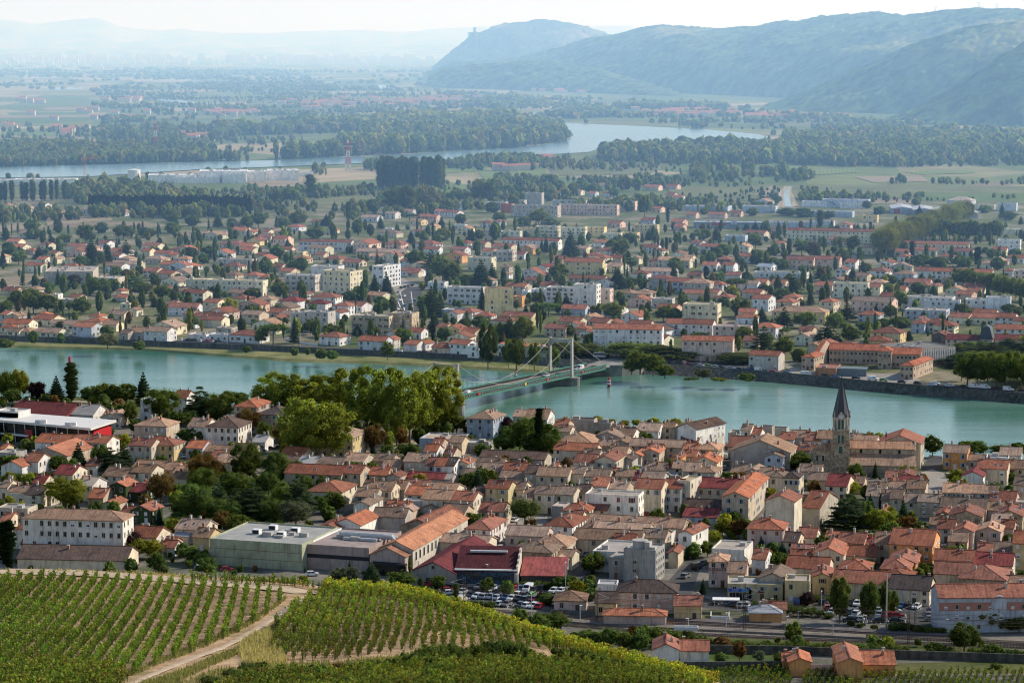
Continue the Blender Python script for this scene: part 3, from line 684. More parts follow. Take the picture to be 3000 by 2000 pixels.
    if not far and kind in 'gp' and not blank and random.random() < .4:
        for _ in range(random.choice([1, 1, 2])):
            v_ = random.uniform(.25, .7); q = MB(); q.box(-.4, .4, -.55, .55, -.05, .07, 0); q.box(-.33, .33, -.47, .47, .07, .085, 1)
            sk = q.build('skylight', [M['steel'], M['glass']], roof)
            if kind == 'g': sk.location = (random.uniform(.2, .8) * w, d / 2 * v_, hw + .30 + d / 2 * v_ * tp); sk.rotation_euler = (math.atan(tp), 0, 0)
            else: sk.location = (w - w / 2 * v_, random.uniform(.2, .7) * d, hw + .30 + w / 2 * v_ * tp); sk.rotation_euler = (0, math.atan(tp), 0)
    # openings
    nf = floors or max(1, int(round(hw / 2.95))); fh = hw / nf
    st = style or random.choice(STYLES[:4] + STYLES[2:] if not far else [['dark', 'plain', 'white'], ['dark', 'half'], ['openw', 'dark'], ['brown', 'dark']])
    step = 2.7 if not far else 3.3
    def facade(ox, oy, ang, L, frac, ncol=None, door=False):
        nrm = Vector((math.sin(ang), -math.cos(ang), 0)); nw = (mw.to_3x3() @ nrm); cc = mw @ Vector((ox, oy, hw / 2))
        if nw.dot(CAMS[0] - cc) < 0 : return
        n = ncol or max(1, int((L - .8) / step)); sp = L / n
        if L < 2: return
        for f_ in range(nf):
            for i in range(n):
                if random.random() > frac: continue
                u = sp * (i + .5) + random.uniform(-.15, .15) * (0 if ncol else 1)
                ww, wh = (1.15, 1.65) if not far else (1.2, 1.45)
                ww, wh = min(ww, sp * .6), min(wh, fh * .55)
                zz = f_ * fh + fh * .32
                lx, ly = ox + math.cos(ang) * u, oy + math.sin(ang) * u
                if f_ == 0 and door and i == n // 2: PEND.append((root, random.choice(DOORM), 'door', (lx, ly, .02), ang, (1.1, 1, 2.1), mw @ Vector((lx, ly, 1.2)))); continue
                PEND.append((root, WIN[random.choice(st)], 'window', (lx, ly, zz), ang, (ww, 1, wh), mw @ Vector((lx, ly, zz + wh / 2))))
        if kind == 'p' and ang == 0 and w > 7 and random.random() < .6:
            PEND.append((root, WIN['dark'], 'window', (w / 2, 0, hw + .2), 0, (.7, 1, .8), mw @ Vector((w / 2, 0, hw + .6))))
    if not blank:
        facade(0, 0, 0, w, .88 if not win else win, cols, True)
        side = .75 if kind in 'hf' else (.45 if not far else .35)
        if w > 18 and kind == 'g': side = .6
        facade(w, 0, PI / 2, d, side); facade(0, d, -PI / 2, d, side)
    rec = dict(o=root, w=w, d=d, hw=hw, kind=kind, wc=wc, rc=rc, c=mw @ Vector((w / 2, d / 2, hw)), mw=mw, far=far, label=label, cat=cat, group=group, wall=wall, roof=roof, zr=zr, name=name)
    HOUSES.append(rec); return rec
TILES = {'TL': (0, 1000), 'TM': (1000, 1000), 'TR': (2000, 1000), 'BL': (0, 1500), 'BM': (1000, 1500), 'BR': (2000, 1500), 'ML': (0, 500), 'MM': (1000, 500), 'MR': (2000, 500)}
ZS = 2.352
def tp_(tile, x, y): a, b = TILES[tile]; return a + x / ZS, b + y / ZS
def table(tile, txt, far, rot0):
    for rec in txt.replace('\n', ';').split(';'):
        q = rec.split()
        if len(q) < 7: continue
        x1, y1, x2, hw, d = map(float, q[:5]); kind = q[5]; wc, rc = q[6][0], q[6][1]; extra = {}
        rot = rot0 + (random.uniform(-10, 8) if far and kind in 'gph' else random.uniform(-3, 3))
        if far and kind in 'gph' and x2 - x1 < 150: rot -= 9
        for e in q[7:]:
            if e[0] == 'r': rot = float(e[1:])
            elif e[0] == 'n': extra['name'] = {'nA': 'apartment_block', 'nW': 'warehouse', 'nH': 'town_house', 'nS': 'shed'}[e]
            elif e[0] == 'b': extra['blank'] = True
            elif e[0] == 's': extra['style'] = {'sr': ['red'], 'sb': ['blue', 'plain'], 'sw': ['white', 'openw'], 'sd': ['dark'], 'sp': ['plain', 'half', 'dark']}[e]
            elif e[0] == 'p': extra['pitch'] = float(e[1:])
            elif e[0] == 'c': extra['cols'] = int(e[1:])
            elif e[0] == 'f': extra['floors'] = int(e[1:])
        a, b = tp_(tile, x1, y1); a2 = TILES[tile][0] + x2 / ZS
        if a2 < a: print('ORDER', tile, rec); continue
        house(a, b, a2, hw, d, kind, wc, rc, rot, far, **extra)
TAIN = {}
TAIN['TL'] = """
60 492 455 6 16 g mm nW b;475 503 640 6 13 g wk nW b;690 520 830 5 12 p ct;640 515 760 4 8 g ct;925 577 1145 7.5 11 h bt sw;1293 585 1420 9 10 g wn sd;1420 585 1640 10.5 13 h wd sd c5
968 402 1040 9 10 f wk;1195 388 1285 8 9 g wr;1615 447 1765 12 14 h go;1770 500 1960 9 12 h nd;490 690 735 6 9 g wo;196 776 461 4.5 20 p bo b r-16;235 792 345 4 9 p wo b r-16;240 692 480 5 10 g wo
165 825 262 6.5 9 g wo;8 855 150 5.5 10 p wo b r-18;888 716 1043 7 9 g br sr;1048 710 1197 6.5 9 h yr;1045 692 1120 7 6 g wr;1283 732 1395 4.5 9 g lo;1395 755 1590 3.2 8 g gn b;1590 748 1750 3 8 g gd b
1742 692 1825 4 8 g wk b;2100 650 2430 9 14 h yt;905 900 1042 6.5 9 g cn;708 925 920 5 10 g cn;1105 882 1205 5.5 9 g bt;1195 905 1290 5 8 g bt;915 865 1110 5 8 g ct
372 912 500 5 10 g cm r-16;225 975 300 5 8 g cm;0 1005 50 4.5 8 g cn;50 1035 200 4.5 7 g cn;35 1048 175 3.5 6 f ck;175 1052 285 5 9 g cd;285 1030 350 5.5 8 g co;525 990 635 6 9 g wk;605 1075 710 3.2 9 g bo
750 993 865 6.5 8 p io;850 1032 1000 4 8 g im;940 992 1010 4 6 p io;900 1162 1040 5 8 p ir;830 1180 900 3 6 g ir b;90 1290 220 7 8 h wr b;-20 1150 190 7 8 f bk
155 1216 845 11.5 11 h wt nA c13 f4 sp r-9;145 1397 580 4 8 g br nS c11 r-7;120 1495 870 4 12 g cd nW b r-6;1205 1290 1400 5 9 g ct;1330 1345 1440 5 8 g yn;1200 1337 1295 3 4 g wl;1120 1400 1195 2.5 7 g br b;895 1342 1075 5 9 g cr;700 1120 790 3 8 p bo b
1960 905 2352 6 10 g br;2115 1030 2351 6 14 h co;2180 1290 2340 5 12 p wr b;1950 840 2050 3 8 g gn b;2050 835 2165 4 8 g wk b;2160 840 2351 4 8 g gn b;1935 775 2090 4 8 g bo;-30 770 110 4 9 f gk;0 740 30 3 6 g co
0 1240 60 5 8 g cr;1180 940 1280 4 7 g bn b;1490 830 1640 6 9 g ct;1450 800 1560 5 8 g br;1150 1420 1200 3 6 g wr b;590 855 665 4 8 g wr
"""
TAIN['TM'] = """
866 528 1045 8.8 13 h ln c3 sp nH;1183 517 1265 8 9 g wt;1265 530 1418 9 11 g wt;1462 585 1550 6.5 9 g bo sp;1575 542 1740 6 7 f gd b nH;1740 564 1855 5 6 f gd b nH;1855 612 1925 5 8 g ct;1935 640 2010 5 8 g wr;2035 612 2185 5.5 9 g wt;2205 594 2290 6 8 g cn;2290 598 2400 7 12 p gn b
1480 702 1740 4 16 h bt b;1740 655 1930 5 12 p gn b;1840 645 2010 5 10 g wn;1462 744 1750 5 8 g co;1765 717 1880 4 8 g bn;1870 705 1985 5 9 p gn b;1985 717 2351 5.5 8 g bt;1660 787 1770 4 8 g bn;1598 830 1738 7 9 g cr;1738 818 1890 8 14 p cr;1838 767 1960 4.5 8 g bt;1985 785 2065 5 8 p bo;2065 765 2190 5.5 10 p bo;2090 747 2200 5 7 g br;2270 802 2335 8 8 p or
1920 815 2005 6 8 p gd b;2000 882 2110 3 7 f gk;2090 882 2230 4 8 g bn;2200 882 2290 4 8 p br;2280 872 2351 5 8 g bt;953 797 1400 3.5 9 g bd b;930 852 1110 4 8 g bn b;538 672 810 4.5 15 f lk b;740 692 830 5.5 7 g ct b;825 702 1010 3.5 9 f gz;625 712 690 7 8 g br;567 757 655 6 8 g wo;705 777 770 5 8 g br;220 822 345 4 8 g sn b;0 822 150 5 10 g bt
0 905 130 6.5 9 g br;430 824 580 7 9 g ct c2;580 852 655 6.5 8 g cr;640 855 705 7 9 g wr;705 855 775 7 9 g wd;780 840 870 7 8 p cr;445 937 700 3 6 g gm b;690 947 760 3 6 g gk b;190 917 310 5 9 g sr;310 930 400 4.5 7 p br b;275 872 400 4 9 g st b;138 1022 345 7 9 g cn;345 1018 435 5.5 9 g gn b;435 1002 570 5 8 g cr;440 1052 570 6 9 g co;540 1024 780 5 9 g ct;555 1082 745 7 9 g ct;740 1090 910 7 9 g cr;420 1102 550 4 5 f wk b nH
915 1052 1000 6 8 g gd;993 1008 1150 9.5 8 g yr c2;1145 1017 1255 8 8 g cn;1250 1064 1335 6 8 g bn;1110 887 1270 6 8 g wr;1265 907 1350 6.5 8 g bd;1345 922 1560 7 9 g bn;1560 907 1670 7 8 g cn;1660 927 1840 6 8 g cn;1840 922 1890 5 8 g br;1890 927 2010 6 8 g bn;2010 952 2050 5 8 g cm;2040 947 2210 5 9 g gn b;2210 927 2300 4 8 f gk;1330 1047 1465 7.5 8 g cn;1465 1050 1600 7.5 8 g cn;1600 1042 1700 7 8 g bd;1718 994 1830 6 10 g wo;1830 1012 1965 5 8 g bt
1680 1054 2048 8 9 f wk nA c4;2020 1007 2205 10 9 g cr sb c3 nH;2215 1007 2340 9 9 g wr;940 892 1100 5 9 g bt;1405 1264 1590 5.5 14 h wr c2;1525 1162 1700 6 10 h cr;1700 1157 1830 5 8 g cr;1590 1222 1650 5 8 g cr;1670 1247 2351 4 9 g bt b nW;1650 1292 1830 4 10 h bt b;1730 1302 2110 4.5 9 g bt b nW;1600 1357 2060 6 9 g bn nW c5;1870 1387 2015 6 8 g pr b;2060 1347 2230 6 8 g bn;2110 1322 2270 4 6 f wz b;1130 1332 1410 4.5 9 g pt nW c3
213 1205 440 6 9 g gn b r-10;85 1125 190 6 12 p wn r-16;-60 1255 130 6 14 p wo b r-18;300 1152 450 4 8 g sr b;380 1170 480 4 8 p bt b;560 1145 660 4 7 p gn b;420 1265 640 4 22 p sr b r-20;640 1295 740 4 10 p br b;685 1177 845 4 8 g bn b;857 1287 1025 6.5 15 h wr c2;945 1172 1080 5 9 g br;1010 1167 1115 6 9 g cr;668 1377 1000 5.5 8 g ct b nW;1170 1442 1450 7 10 h sn sd c3;1440 1505 1550 4 8 p wt;1475 1477 1590 4.5 6 g ct b;1330 1402 1550 6 12 h bt b;1730 1448 2010 6 18 f wk b nW;1050 1450 1150 3 7 f gk b;870 1475 1020 3.5 12 f gk b
1480 620 1575 5 8 g cn;1440 880 1480 4 7 g br b;840 920 960 4 7 g gn b;1090 935 1250 4 7 g gn b;330 1005 440 5 7 g bn;90 1065 230 6 8 g gn;1200 1130 1290 4 8 g cn;1450 1140 1530 5 8 f gk b
"""
TAIN['TR'] = """
-35 590 92 9.5 17 p wd r-38;402 610 468 8 7 g wt;455 642 530 6 8 g wr;530 592 615 6.5 5 f gd b nH;613 602 715 5 5 f gd b nH;313 634 370 6 8 f bk b nH;660 674 765 4.5 9 g wr;735 662 865 5 9 g wt;840 682 945 5.5 10 g wr;922 667 1035 6.5 10 g wn;1150 667 1210 4 6 g wn;1175 692 1330 4 8 g wt;1352 697 1640 11 14 p br f3 c3 nH;310 722 450 5 11 g br
330 752 740 7 14 p gn b;565 795 690 6 8 p ln;785 747 880 5.5 7 g cr;890 757 945 5 7 g cr;-5 687 105 4 8 g br;0 747 100 5 8 g co;100 742 240 6 10 h ct;0 792 90 5 7 g bo;60 830 235 6 10 p co;0 892 110 6 9 g bt;80 897 220 6 9 h bn;-40 962 52 9 11 f cy r-25 nA;330 902 430 4 10 g gn b;420 900 545 6 9 p ct;520 922 660 6 9 g cn;600 932 700 8 9 h cn c2;695 937 800 8 9 h cd c3;800 892 950 4 8 g bn b
860 952 1000 4 8 g bn b;985 992 1130 5.5 12 g cm;1130 977 1245 4 8 g bn b;1395 937 1470 5 7 g br;1470 920 1585 5 8 p br;1380 980 1480 4 7 p br b;1490 972 1640 4 8 g gm b;1795 764 1960 7 9 g ot c3;1960 817 2090 4 7 g bn;2090 802 2245 5 7 f wl;2185 782 2330 6 9 g wt;2030 872 2235 7.5 10 g cr;1925 925 2070 6 11 p wm b;2235 872 2360 6 10 g cn;2280 987 2400 8 9 g bn
1790 1037 1980 6 9 g wt sb c6;1970 1042 2100 6 9 g ct;2095 1047 2170 6 8 g pn;2170 1092 2290 5 9 g pr;2290 1112 2400 4 7 f gk b;1545 1012 1670 6 9 g bn;1430 1082 1510 6 9 g cn;1525 1107 1620 5 8 g bn;1620 1102 1780 6 8 g bn;1775 1137 2090 5 9 g bn;1370 1087 1440 5 9 g bn b;1275 1037 1395 6 9 g bn;1265 1062 1350 6 9 g gn b;1355 1175 1420 5 7 p cr b
100 1002 390 8 10 g bm c5;270 1070 452 10 34 p bo nH;245 1157 420 5 9 h wm;0 1202 235 3.5 9 g lm;0 1147 250 3 9 g ld b;572 1094 768 11 12 p cr b nA;822 1140 945 8.5 17 g br b r-24;445 1287 690 9 10 h pr sr c3;555 1242 700 6 9 g ct;790 1347 915 4 8 g wr;690 1377 790 5 9 g cd;975 1364 1065 5 8 g co;1065 1382 1245 5 9 g br;1240 1402 1330 4 8 g bm;745 1442 900 4 6 g cr;740 1482 930 4 6 g cr;900 1462 1105 6 13 p cr;1120 1472 1325 4 9 g cr
1325 1387 1425 7 9 g cn sr;1425 1392 1720 8.5 13 g or sp;1418 1518 1605 6 11 p or;1365 1562 1560 6 11 h or;1755 1287 1870 5 8 g br;1870 1305 2000 7 9 p pr;1830 1375 1960 5 8 g pt;1730 1502 2000 6 9 g cr;1990 1532 2270 5 10 g cm;2130 1447 2270 4 9 g cn;2275 1387 2420 9 10 g yo;2020 1305 2190 6 9 p pt;2125 1245 2250 5 9 g st;2150 1195 2340 6 10 p sr;1740 1195 1860 6 9 p sr;1840 1200 2060 7 11 p sr;2190 1282 2280 5 7 g pr;2030 1452 2130 4 8 g br
-30 1320 62 8 12 p wr r-25;200 1432 425 6 14 f wk b;180 1514 308 8.5 8 h pt r-8 c2;308 1592 432 6 9 g pt r-10 c4;480 1497 570 5 9 g wo;2120 1105 2180 6 8 g pr;1700 1260 1790 4 7 g gn b;990 1010 1090 4 8 g gn b;1400 1010 1540 5 8 g bn;2100 1160 2200 4 8 g gn b;2240 1180 2300 4 8 g pr
"""
TAIN['BR'] = """
310 500 690 4.5 11 f yk r-5 c4;705 478 875 6.5 9 f yk r-8;520 455 720 6 11 p bn b;895 447 1030 5.5 11 p yr r-8;1030 477 1420 5 10 g br b;1075 387 1285 5 9 h br;710 377 1000 5 9 g cr b;1425 522 1700 5 10 g cd c4;1365 455 1565 5 10 h or;1905 452 2225 6 13 h sr b;2225 507 2400 4 9 g sn b
540 667 715 3.4 6 g cr b r-4;462 692 680 3.2 6 h ol b r-4;-60 642 130 4.5 8 g yr r-5;-20 952 180 4.5 7 g wr r-4 b;735 1032 885 4 8 p oo b r-2;690 1032 760 3 6 g oo b r-2;1075 1035 1240 5.5 14 p oo b r-2;1240 1047 1465 3.2 9 g oo b r-2;1730 420 1990 6 9 g cr b;2290 560 2352 4 8 g sn b
"""
TAIN['BM'] = """
1900 547 2312 6.5 9 h pd sw c5 r-6;1750 622 1895 4.5 8 g yd sd c2 r-6;1465 607 1680 3.5 8 h pn c2 r-6;1765 502 1900 3 6 f wz b r-6;1805 707 2235 3.2 5 h po b r-5;2255 280 2320 5 8 p cr b;2150 945 2325 5.5 9 p wr b r-4
"""
TOURN = {}
TOURN['ML'] = """
40 488 125 3 9 g co;125 430 225 4 10 g ct;70 525 155 3 9 g co;165 550 230 3 8 h br;275 512 335 4 8 g cr;460 520 565 4 9 g wr;455 555 565 4.5 10 p pr;330 570 380 3 8 g br;250 610 310 3 8 g co;345 605 390 4 8 p ct;425 625 525 5 10 p ct;165 650 280 5 8 g co;415 660 525 4 9 h gr;665 500 735 4 9 g wr;760 555 875 4 9 g co;770 585 820 4 8 g wr;820 605 890 4 8 h bt
975 515 1085 4 9 g cr;975 555 1030 4 9 g co;1060 570 1165 4 9 g wo;1160 580 1220 4 8 g co;995 605 1110 4 9 h bt;705 645 770 3 8 g br;770 645 960 4 10 g bt;1100 645 1190 3 9 g bo;1250 655 1325 3 9 h wo;985 690 1080 5 9 g br;1080 708 1180 5 9 g br;1180 700 1300 4 10 p gn;1175 540 1240 3 8 h br;1240 445 1310 4 8 g ct;1345 435 1420 3 9 g bt;1410 440 1500 4 10 p ct;1480 440 1565 3 9 h ct
1595 410 1690 4 10 g co;1690 420 1740 5 10 p br;1780 455 1865 3 9 g cr;1845 415 1940 3 9 h bt;1970 385 2060 4 9 h wr;1610 380 1670 3 8 g br;1505 500 1650 4 9 h pr;1700 480 1790 4 9 p yr;1640 520 1735 4 10 g co;1650 545 1740 4 9 g co;1497 610 1735 5 9 f gk;1530 655 1640 3 9 h br;1740 580 1830 4 9 h br;1755 605 1865 4 11 p cr;1880 470 1965 8 10 g pr;2060 488 2420 6 8 g wr nA;1950 560 2090 5 8 f yk
1990 575 2085 3 9 h br;2015 605 2100 4 9 h br;2170 580 2230 4 8 g br;2230 605 2340 4 10 h br;1870 660 1940 4 8 g br;1920 690 2005 4 8 g br;1110 760 1230 5 10 p cn;1420 755 1810 8 10 f cy nA;1280 752 1425 8 12 f cy nA;1545 715 1620 3 8 h bn;1680 720 1775 4 9 h cr;1780 735 1855 3 8 h co;308 700 640 8 40 f gk b nW r4;640 740 790 4 15 f gk b
170 815 250 3 8 h ct;10 825 110 3 8 g br;350 855 400 5 7 f wz;400 890 530 4 9 f gk;470 870 540 4 7 g br;800 825 835 4 6 h br;795 870 870 3 7 g bo;1035 815 1150 3 9 g br;1155 825 1280 3 9 g bt;825 920 880 5 7 f ck;880 960 940 4 7 p cn;1160 915 1200 5 7 g br;1155 940 1360 5.5 9 g wr;1400 905 1500 6 8 g cr;1440 970 1560 5 10 p pr;1260 985 1320 5 8 g gn;1320 1000 1395 4 7 g cr;1395 1000 1520 4.5 8 g wr
1595 880 1690 4 9 h cr;1640 920 1790 5 10 p pr;1755 885 1865 5 9 h ct;1915 895 2050 5 10 h wm;1870 940 2000 4 9 p bn;1850 975 1950 4 9 g bo;1925 990 2005 4 8 g ct;1990 845 2085 4 9 h wr;2140 870 2310 5.5 10 h wr;2110 915 2240 5 9 h wm;2290 930 2400 6 9 h wr;2260 975 2340 4 9 p wr;1870 1010 1930 3 7 p cr;2005 980 2090 9 8 f gk;2085 975 2258 9.5 11 f gs nA
0 990 45 6 8 g wo;45 1000 125 6 8 p gn;220 1020 355 4 10 g co;258 990 320 6 6 h co;10 1050 195 4 9 g co;0 1080 90 3 7 h co;50 1105 130 3 7 g cn;115 1105 200 3 8 h ct;235 1110 395 3 9 g ct;345 1055 510 4 8 g ct;495 1072 630 6 9 g lo;590 1035 690 5 9 h co;700 1060 800 4 8 g ct;615 1000 685 4 7 h co;820 1120 880 4 7 g gn;880 1110 985 4.5 9 g gn;990 1105 1150 6 9 g wt;1030 1070 1200 5 11 p ct
1295 1130 1420 3 10 f wk;1440 1130 1570 3.5 9 f wk;1488 1085 1595 3 8 f gk;1580 1128 1790 4.5 9 h wr;2200 1140 2340 5 9 h wr;220 235 305 4 9 g wt;140 260 215 3 9 h wt;330 290 400 4 9 h wt;385 285 445 4 9 h wt;0 240 55 4 9 h wt;545 265 615 4 9 h wt;790 285 850 4 10 p wt;1960 720 2170 9 11 f gk nA;2142 660 2330 13 12 f wk b nA;1800 420 1850 3 8 g cr;2140 350 2200 4 8 g cr;2250 410 2300 3 8 p co
"""
TOURN['MM'] = """
998 218 1130 6 9 f gl;1130 205 1260 6 9 f gl;1265 155 1380 11 9 f gl b;1170 238 1490 9 10 f gl nA;1100 230 1175 8 8 f rk b;1495 235 1900 8 10 f pl nA;1455 205 1685 5 8 f gk;1765 200 1865 5 8 f gk;1945 215 2025 8 9 f pk b;1090 420 1230 5 8 f ck;1205 397 1335 6.5 9 f yk;1338 385 1490 8.5 10 f ck;1518 395 1680 8 9 f ck;1670 390 1810 7.5 9 f yk;1800 432 1925 6 9 f ck;1925 430 2040 6 9 f yk;2020 375 2175 7.5 10 f yk;1105 475 1495 6 9 g wr nA
-130 690 60 14 14 f cy r-30 nA f5;210 660 290 12 22 f wk r-28 nA;1535 628 1800 8 12 g yr nA;1550 655 1660 6 8 f ck;1680 645 1820 6 6 f ck;1820 655 1925 5 9 g ct;728 803 975 9 9 f wk nA;990 815 1185 14 10 f yr nA c2 f5 r2;1310 820 1415 7 9 f wk;1410 805 1605 9.5 9 f wk nA;1602 785 1758 13 9 f wk nA c1;1758 820 1850 10 9 f pk;1185 870 1245 6 8 f oo;1245 830 1285 5 8 f wk;70 1000 330 9 12 f sk nA;330 985 485 10 12 f sk nA
1735 1088 2208 10 11 g wr r-9 nA;2240 1052 2420 7 9 g wr;115 1170 300 6 9 g lr;280 1165 360 5 8 p gr;430 1195 520 4 8 g wo;520 1188 580 4 7 p wo;622 1215 740 4 8 g pr;740 1190 870 6.5 8 g wr;870 1212 950 5 8 f wk;1075 1195 1110 7 6 p wr;1110 1202 1160 6 7 f wk;1230 1208 1270 6 7 p wo;1265 1218 1345 5.5 7 p gt;1345 1218 1420 5.5 7 p wt;1440 1220 1500 5 7 p wr
300 295 370 5 8 g wt;130 320 245 4 9 g wt;425 280 490 4 8 g wt;525 315 655 6 8 g pr;640 280 700 5 8 g wo;690 285 800 5 8 g wr;590 385 650 8 8 p yt;470 345 550 4 8 g yt;800 400 890 5 9 p ct;955 360 1030 4 8 h wr;1035 350 1095 4 8 h wr;770 375 850 4 7 f wk;300 500 410 5 9 h pr;510 500 635 5 10 h wr;565 540 670 4 8 g wr;750 540 850 5 8 g wr;790 495 875 5 8 h wr;705 582 830 6 10 p or
1035 520 1170 5 9 g cr;1225 532 1320 5 9 p ot;1040 555 1180 7 10 f gk;1180 575 1260 4 9 g wr;870 600 1035 8 10 f ck nA;80 500 190 8 14 p pr;100 555 440 5 9 g ct;190 590 390 3 8 g bt;300 400 350 5 6 f wk;250 425 380 4 8 h ct;490 415 550 4 8 h wr;415 690 530 4 8 g wr;385 680 500 4 8 h gn;455 705 530 3 7 g cr;1095 665 1155 4 8 h gn;1105 712 1155 5 6 p wt;1245 692 1350 6 10 p wr;1270 717 1400 5 9 p wr;1265 755 1345 3 8 g br;1340 662 1410 4 10 p wm;1410 652 1490 4 9 p wm;1440 605 1525 5 8 g pr;595 770 710 5 8 f wk;1565 740 1810 3 8 g br
1700 520 1790 5 8 f wr;1755 550 1855 5 9 h cr;1690 580 1775 4 8 h br;1840 600 1930 4 8 g br;2000 602 2050 5 7 p ct;2145 550 2210 4 8 h cr;2105 620 2200 5 9 h pr;2180 615 2400 6 9 g ct;2060 690 2290 5 9 g wt;2115 740 2250 8 10 h gr;2240 765 2400 7 9 g lr;1895 840 2000 4 9 h ct;2000 845 2130 5 10 h bt;1975 887 2100 5 9 p pr;2140 885 2280 5 10 f gk;0 925 140 4 9 g wr;795 970 900 5 9 h wr;720 982 800 5 8 p wr;905 1000 1030 5 9 h wr;1030 1030 1155 6 9 h wr;1100 1000 1310 6 9 g yr;690 960 880 4 12 f lk b
650 1080 715 5 8 g yr;700 1088 815 5 8 p yr;310 1118 380 4 7 p wr;460 1110 550 4 8 g wr;820 1110 920 5 8 g br;920 1110 990 5 8 g cr;1400 1085 1545 5 9 g br;1495 1035 1640 5 9 g cr;1545 1058 1630 4 8 p wr;1605 1085 1690 4 8 h br;1640 1113 1725 4 8 p wr;1700 1040 1825 5 9 g br;1640 1013 1745 5 10 p ct;1515 950 1680 4 9 g lr;1925 998 2050 5 10 p wr;1970 1060 2125 5 9 g br;1985 1093 2095 4 8 p cr;1650 1150 1730 4 8 h wr;2130 1093 2240 4 9 p wd;1800 1050 1910 4 8 p br
1460 150 1510 4 8 h wr;1610 145 1650 4 8 g ct;1800 155 1870 4 9 h wr;2080 110 2185 4 9 g pr;2235 105 2310 4 9 g pr;2230 165 2290 4 9 g pr;2280 185 2351 4 9 g wr;1700 155 1750 4 8 g wr;2140 260 2200 4 8 g pr;1830 360 1920 4 8 g pr;2060 340 2150 5 9 g lr;2270 350 2351 4 9 g pr;2290 385 2351 4 9 g pr;1990 95 2040 3 8 g pr;1750 100 1830 3 8 g ct
"""
TOURN['MR'] = """
0 600 65 5 8 g ct;50 500 120 6 9 g wr;118 520 245 6 8 g wr;355 523 455 6 10 p ct;375 590 500 5 9 g wr;235 610 325 5 9 h dr;130 650 230 5 9 g wr;270 650 350 5 8 g wr;290 720 395 4 8 g wr;410 840 530 4 9 g br;475 880 590 8 9 g wr;600 400 700 4 9 h pr;610 500 690 4 8 h cr;720 410 1430 8 9 g cr nA;1060 373 1155 5 9 p pr;710 615 900 7 10 g pr;890 610 1080 6 9 g pr;1115 630 1190 5 9 g wr;490 700 855 3.5 9 f wk;510 660 610 3 8 g wz
495 770 575 5 9 g br;610 775 705 5 9 g br;910 790 1030 6 9 g pr;1035 775 1275 8 9 f cy nA;1275 800 1360 6 9 g cr;1290 690 1400 5 10 h wr;1050 683 1130 6 9 p wr;1010 753 1100 4 9 p gn;1190 725 1270 4 8 g bn;1525 770 1700 6 10 g pr;1580 785 1690 5 9 h cr;1350 633 1440 5 9 p wr;1430 663 1580 5 9 p gn;1450 710 1590 6 9 h ln;1600 690 1720 6 10 g wr;1710 692 2130 7 10 g wo nA;1870 727 2010 5 9 h pr;1780 753 1870 5 9 p gn;1810 823 1940 5 9 p ct;1700 793 1760 5 8 p cr
1525 502 1975 6.5 9 g cr nA;1600 550 1750 4 9 g wr;1850 555 1995 4 9 g wr;2170 480 2325 9 10 f wk;1760 590 1855 3 8 h cr;2240 600 2351 4 9 g wr;2205 690 2275 4 8 h wr;2280 690 2420 10 10 f pk nA;1160 895 1440 7 10 g pn;940 900 1040 7 9 h br;1355 865 1480 6 9 g wr;1450 820 1530 5 9 g br;1520 870 1860 7 11 f wk nA;1665 895 1910 6 9 f wk nA;1945 890 2100 6 10 f wk;2090 875 2260 8 9 f wk b
1530 960 1815 6 14 f lk;1830 1005 1965 4.5 9 g cr;1970 1010 2150 4.5 9 g cr;2145 1010 2285 5 9 g wr;1575 1050 1665 6 9 h lr;1685 1045 1800 6 9 h wr;1725 1063 1870 5 9 h cr;1205 990 1350 5 9 h lr;615 967 980 7 11 h yt;365 1010 515 4 9 h wr;0 922 240 9 12 f cy nA;635 900 755 4 9 h br;690 870 790 4 9 h br;0 772 185 8 10 h gt;220 870 325 4 9 h br;160 840 240 4 8 g br
0 1055 205 7 9 g wr;210 1072 470 7 9 f pk nA;470 1075 640 6.5 9 h wo;-5 1168 345 9 10 g pr r-10 nA;455 1268 660 8 8 g gr c5;765 1143 885 5 9 p ct;800 1100 890 4 8 g br;865 1203 935 5 7 p bt;415 1170 520 4 9 g br;1300 1113 1500 6 11 h yr;1255 1170 1420 4 9 h yr;925 1193 1050 4 8 p pr;1045 1200 1190 3 8 h pr;1715 1133 1820 5 10 p dr;1810 1160 2045 5 9 g pm;2150 1162 2420 5 9 g pm;2150 1090 2400 5 9 g wr
10 245 310 4 20 f lk b nW;410 245 640 6 15 f lk b nW;490 213 595 5 10 p ln b;820 212 995 5 10 f wl b nW;960 200 1280 7 15 f lk b nW;1085 230 1230 4 8 f wk b;860 280 1170 5 12 f lw b nW;1820 205 1990 5 15 h lk b nW;1870 235 2150 4 10 f ck b;2170 225 2300 7 10 f lk b nW;1240 310 1340 6 8 f yk;600 355 880 4 12 f lk b;880 350 1040 4 10 f lk b;1915 385 2150 3 14 f ck b;2050 400 2420 4 12 f cw b nW;1545 335 1700 5 9 g cr
0 845 150 4 9 g br;30 720 110 4 9 g br;20 300 90 4 8 g pr;170 300 290 4 8 g pr;330 290 400 4 8 g pr;420 430 560 5 10 g br;290 450 430 4 12 f lk b;1010 475 1080 4 9 g pr;1100 490 1170 4 8 h cr;1460 560 1560 4 9 g wr;1480 590 1540 4 9 h wr;1960 830 2050 5 9 g pr;2060 640 2130 4 8 g ct;1880 850 1990 5 8 g pr
"""
for k_, v_ in TAIN.items(): table(k_, v_, False, -16)
for k_, v_ in TOURN.items(): table(k_, v_, True, -16)
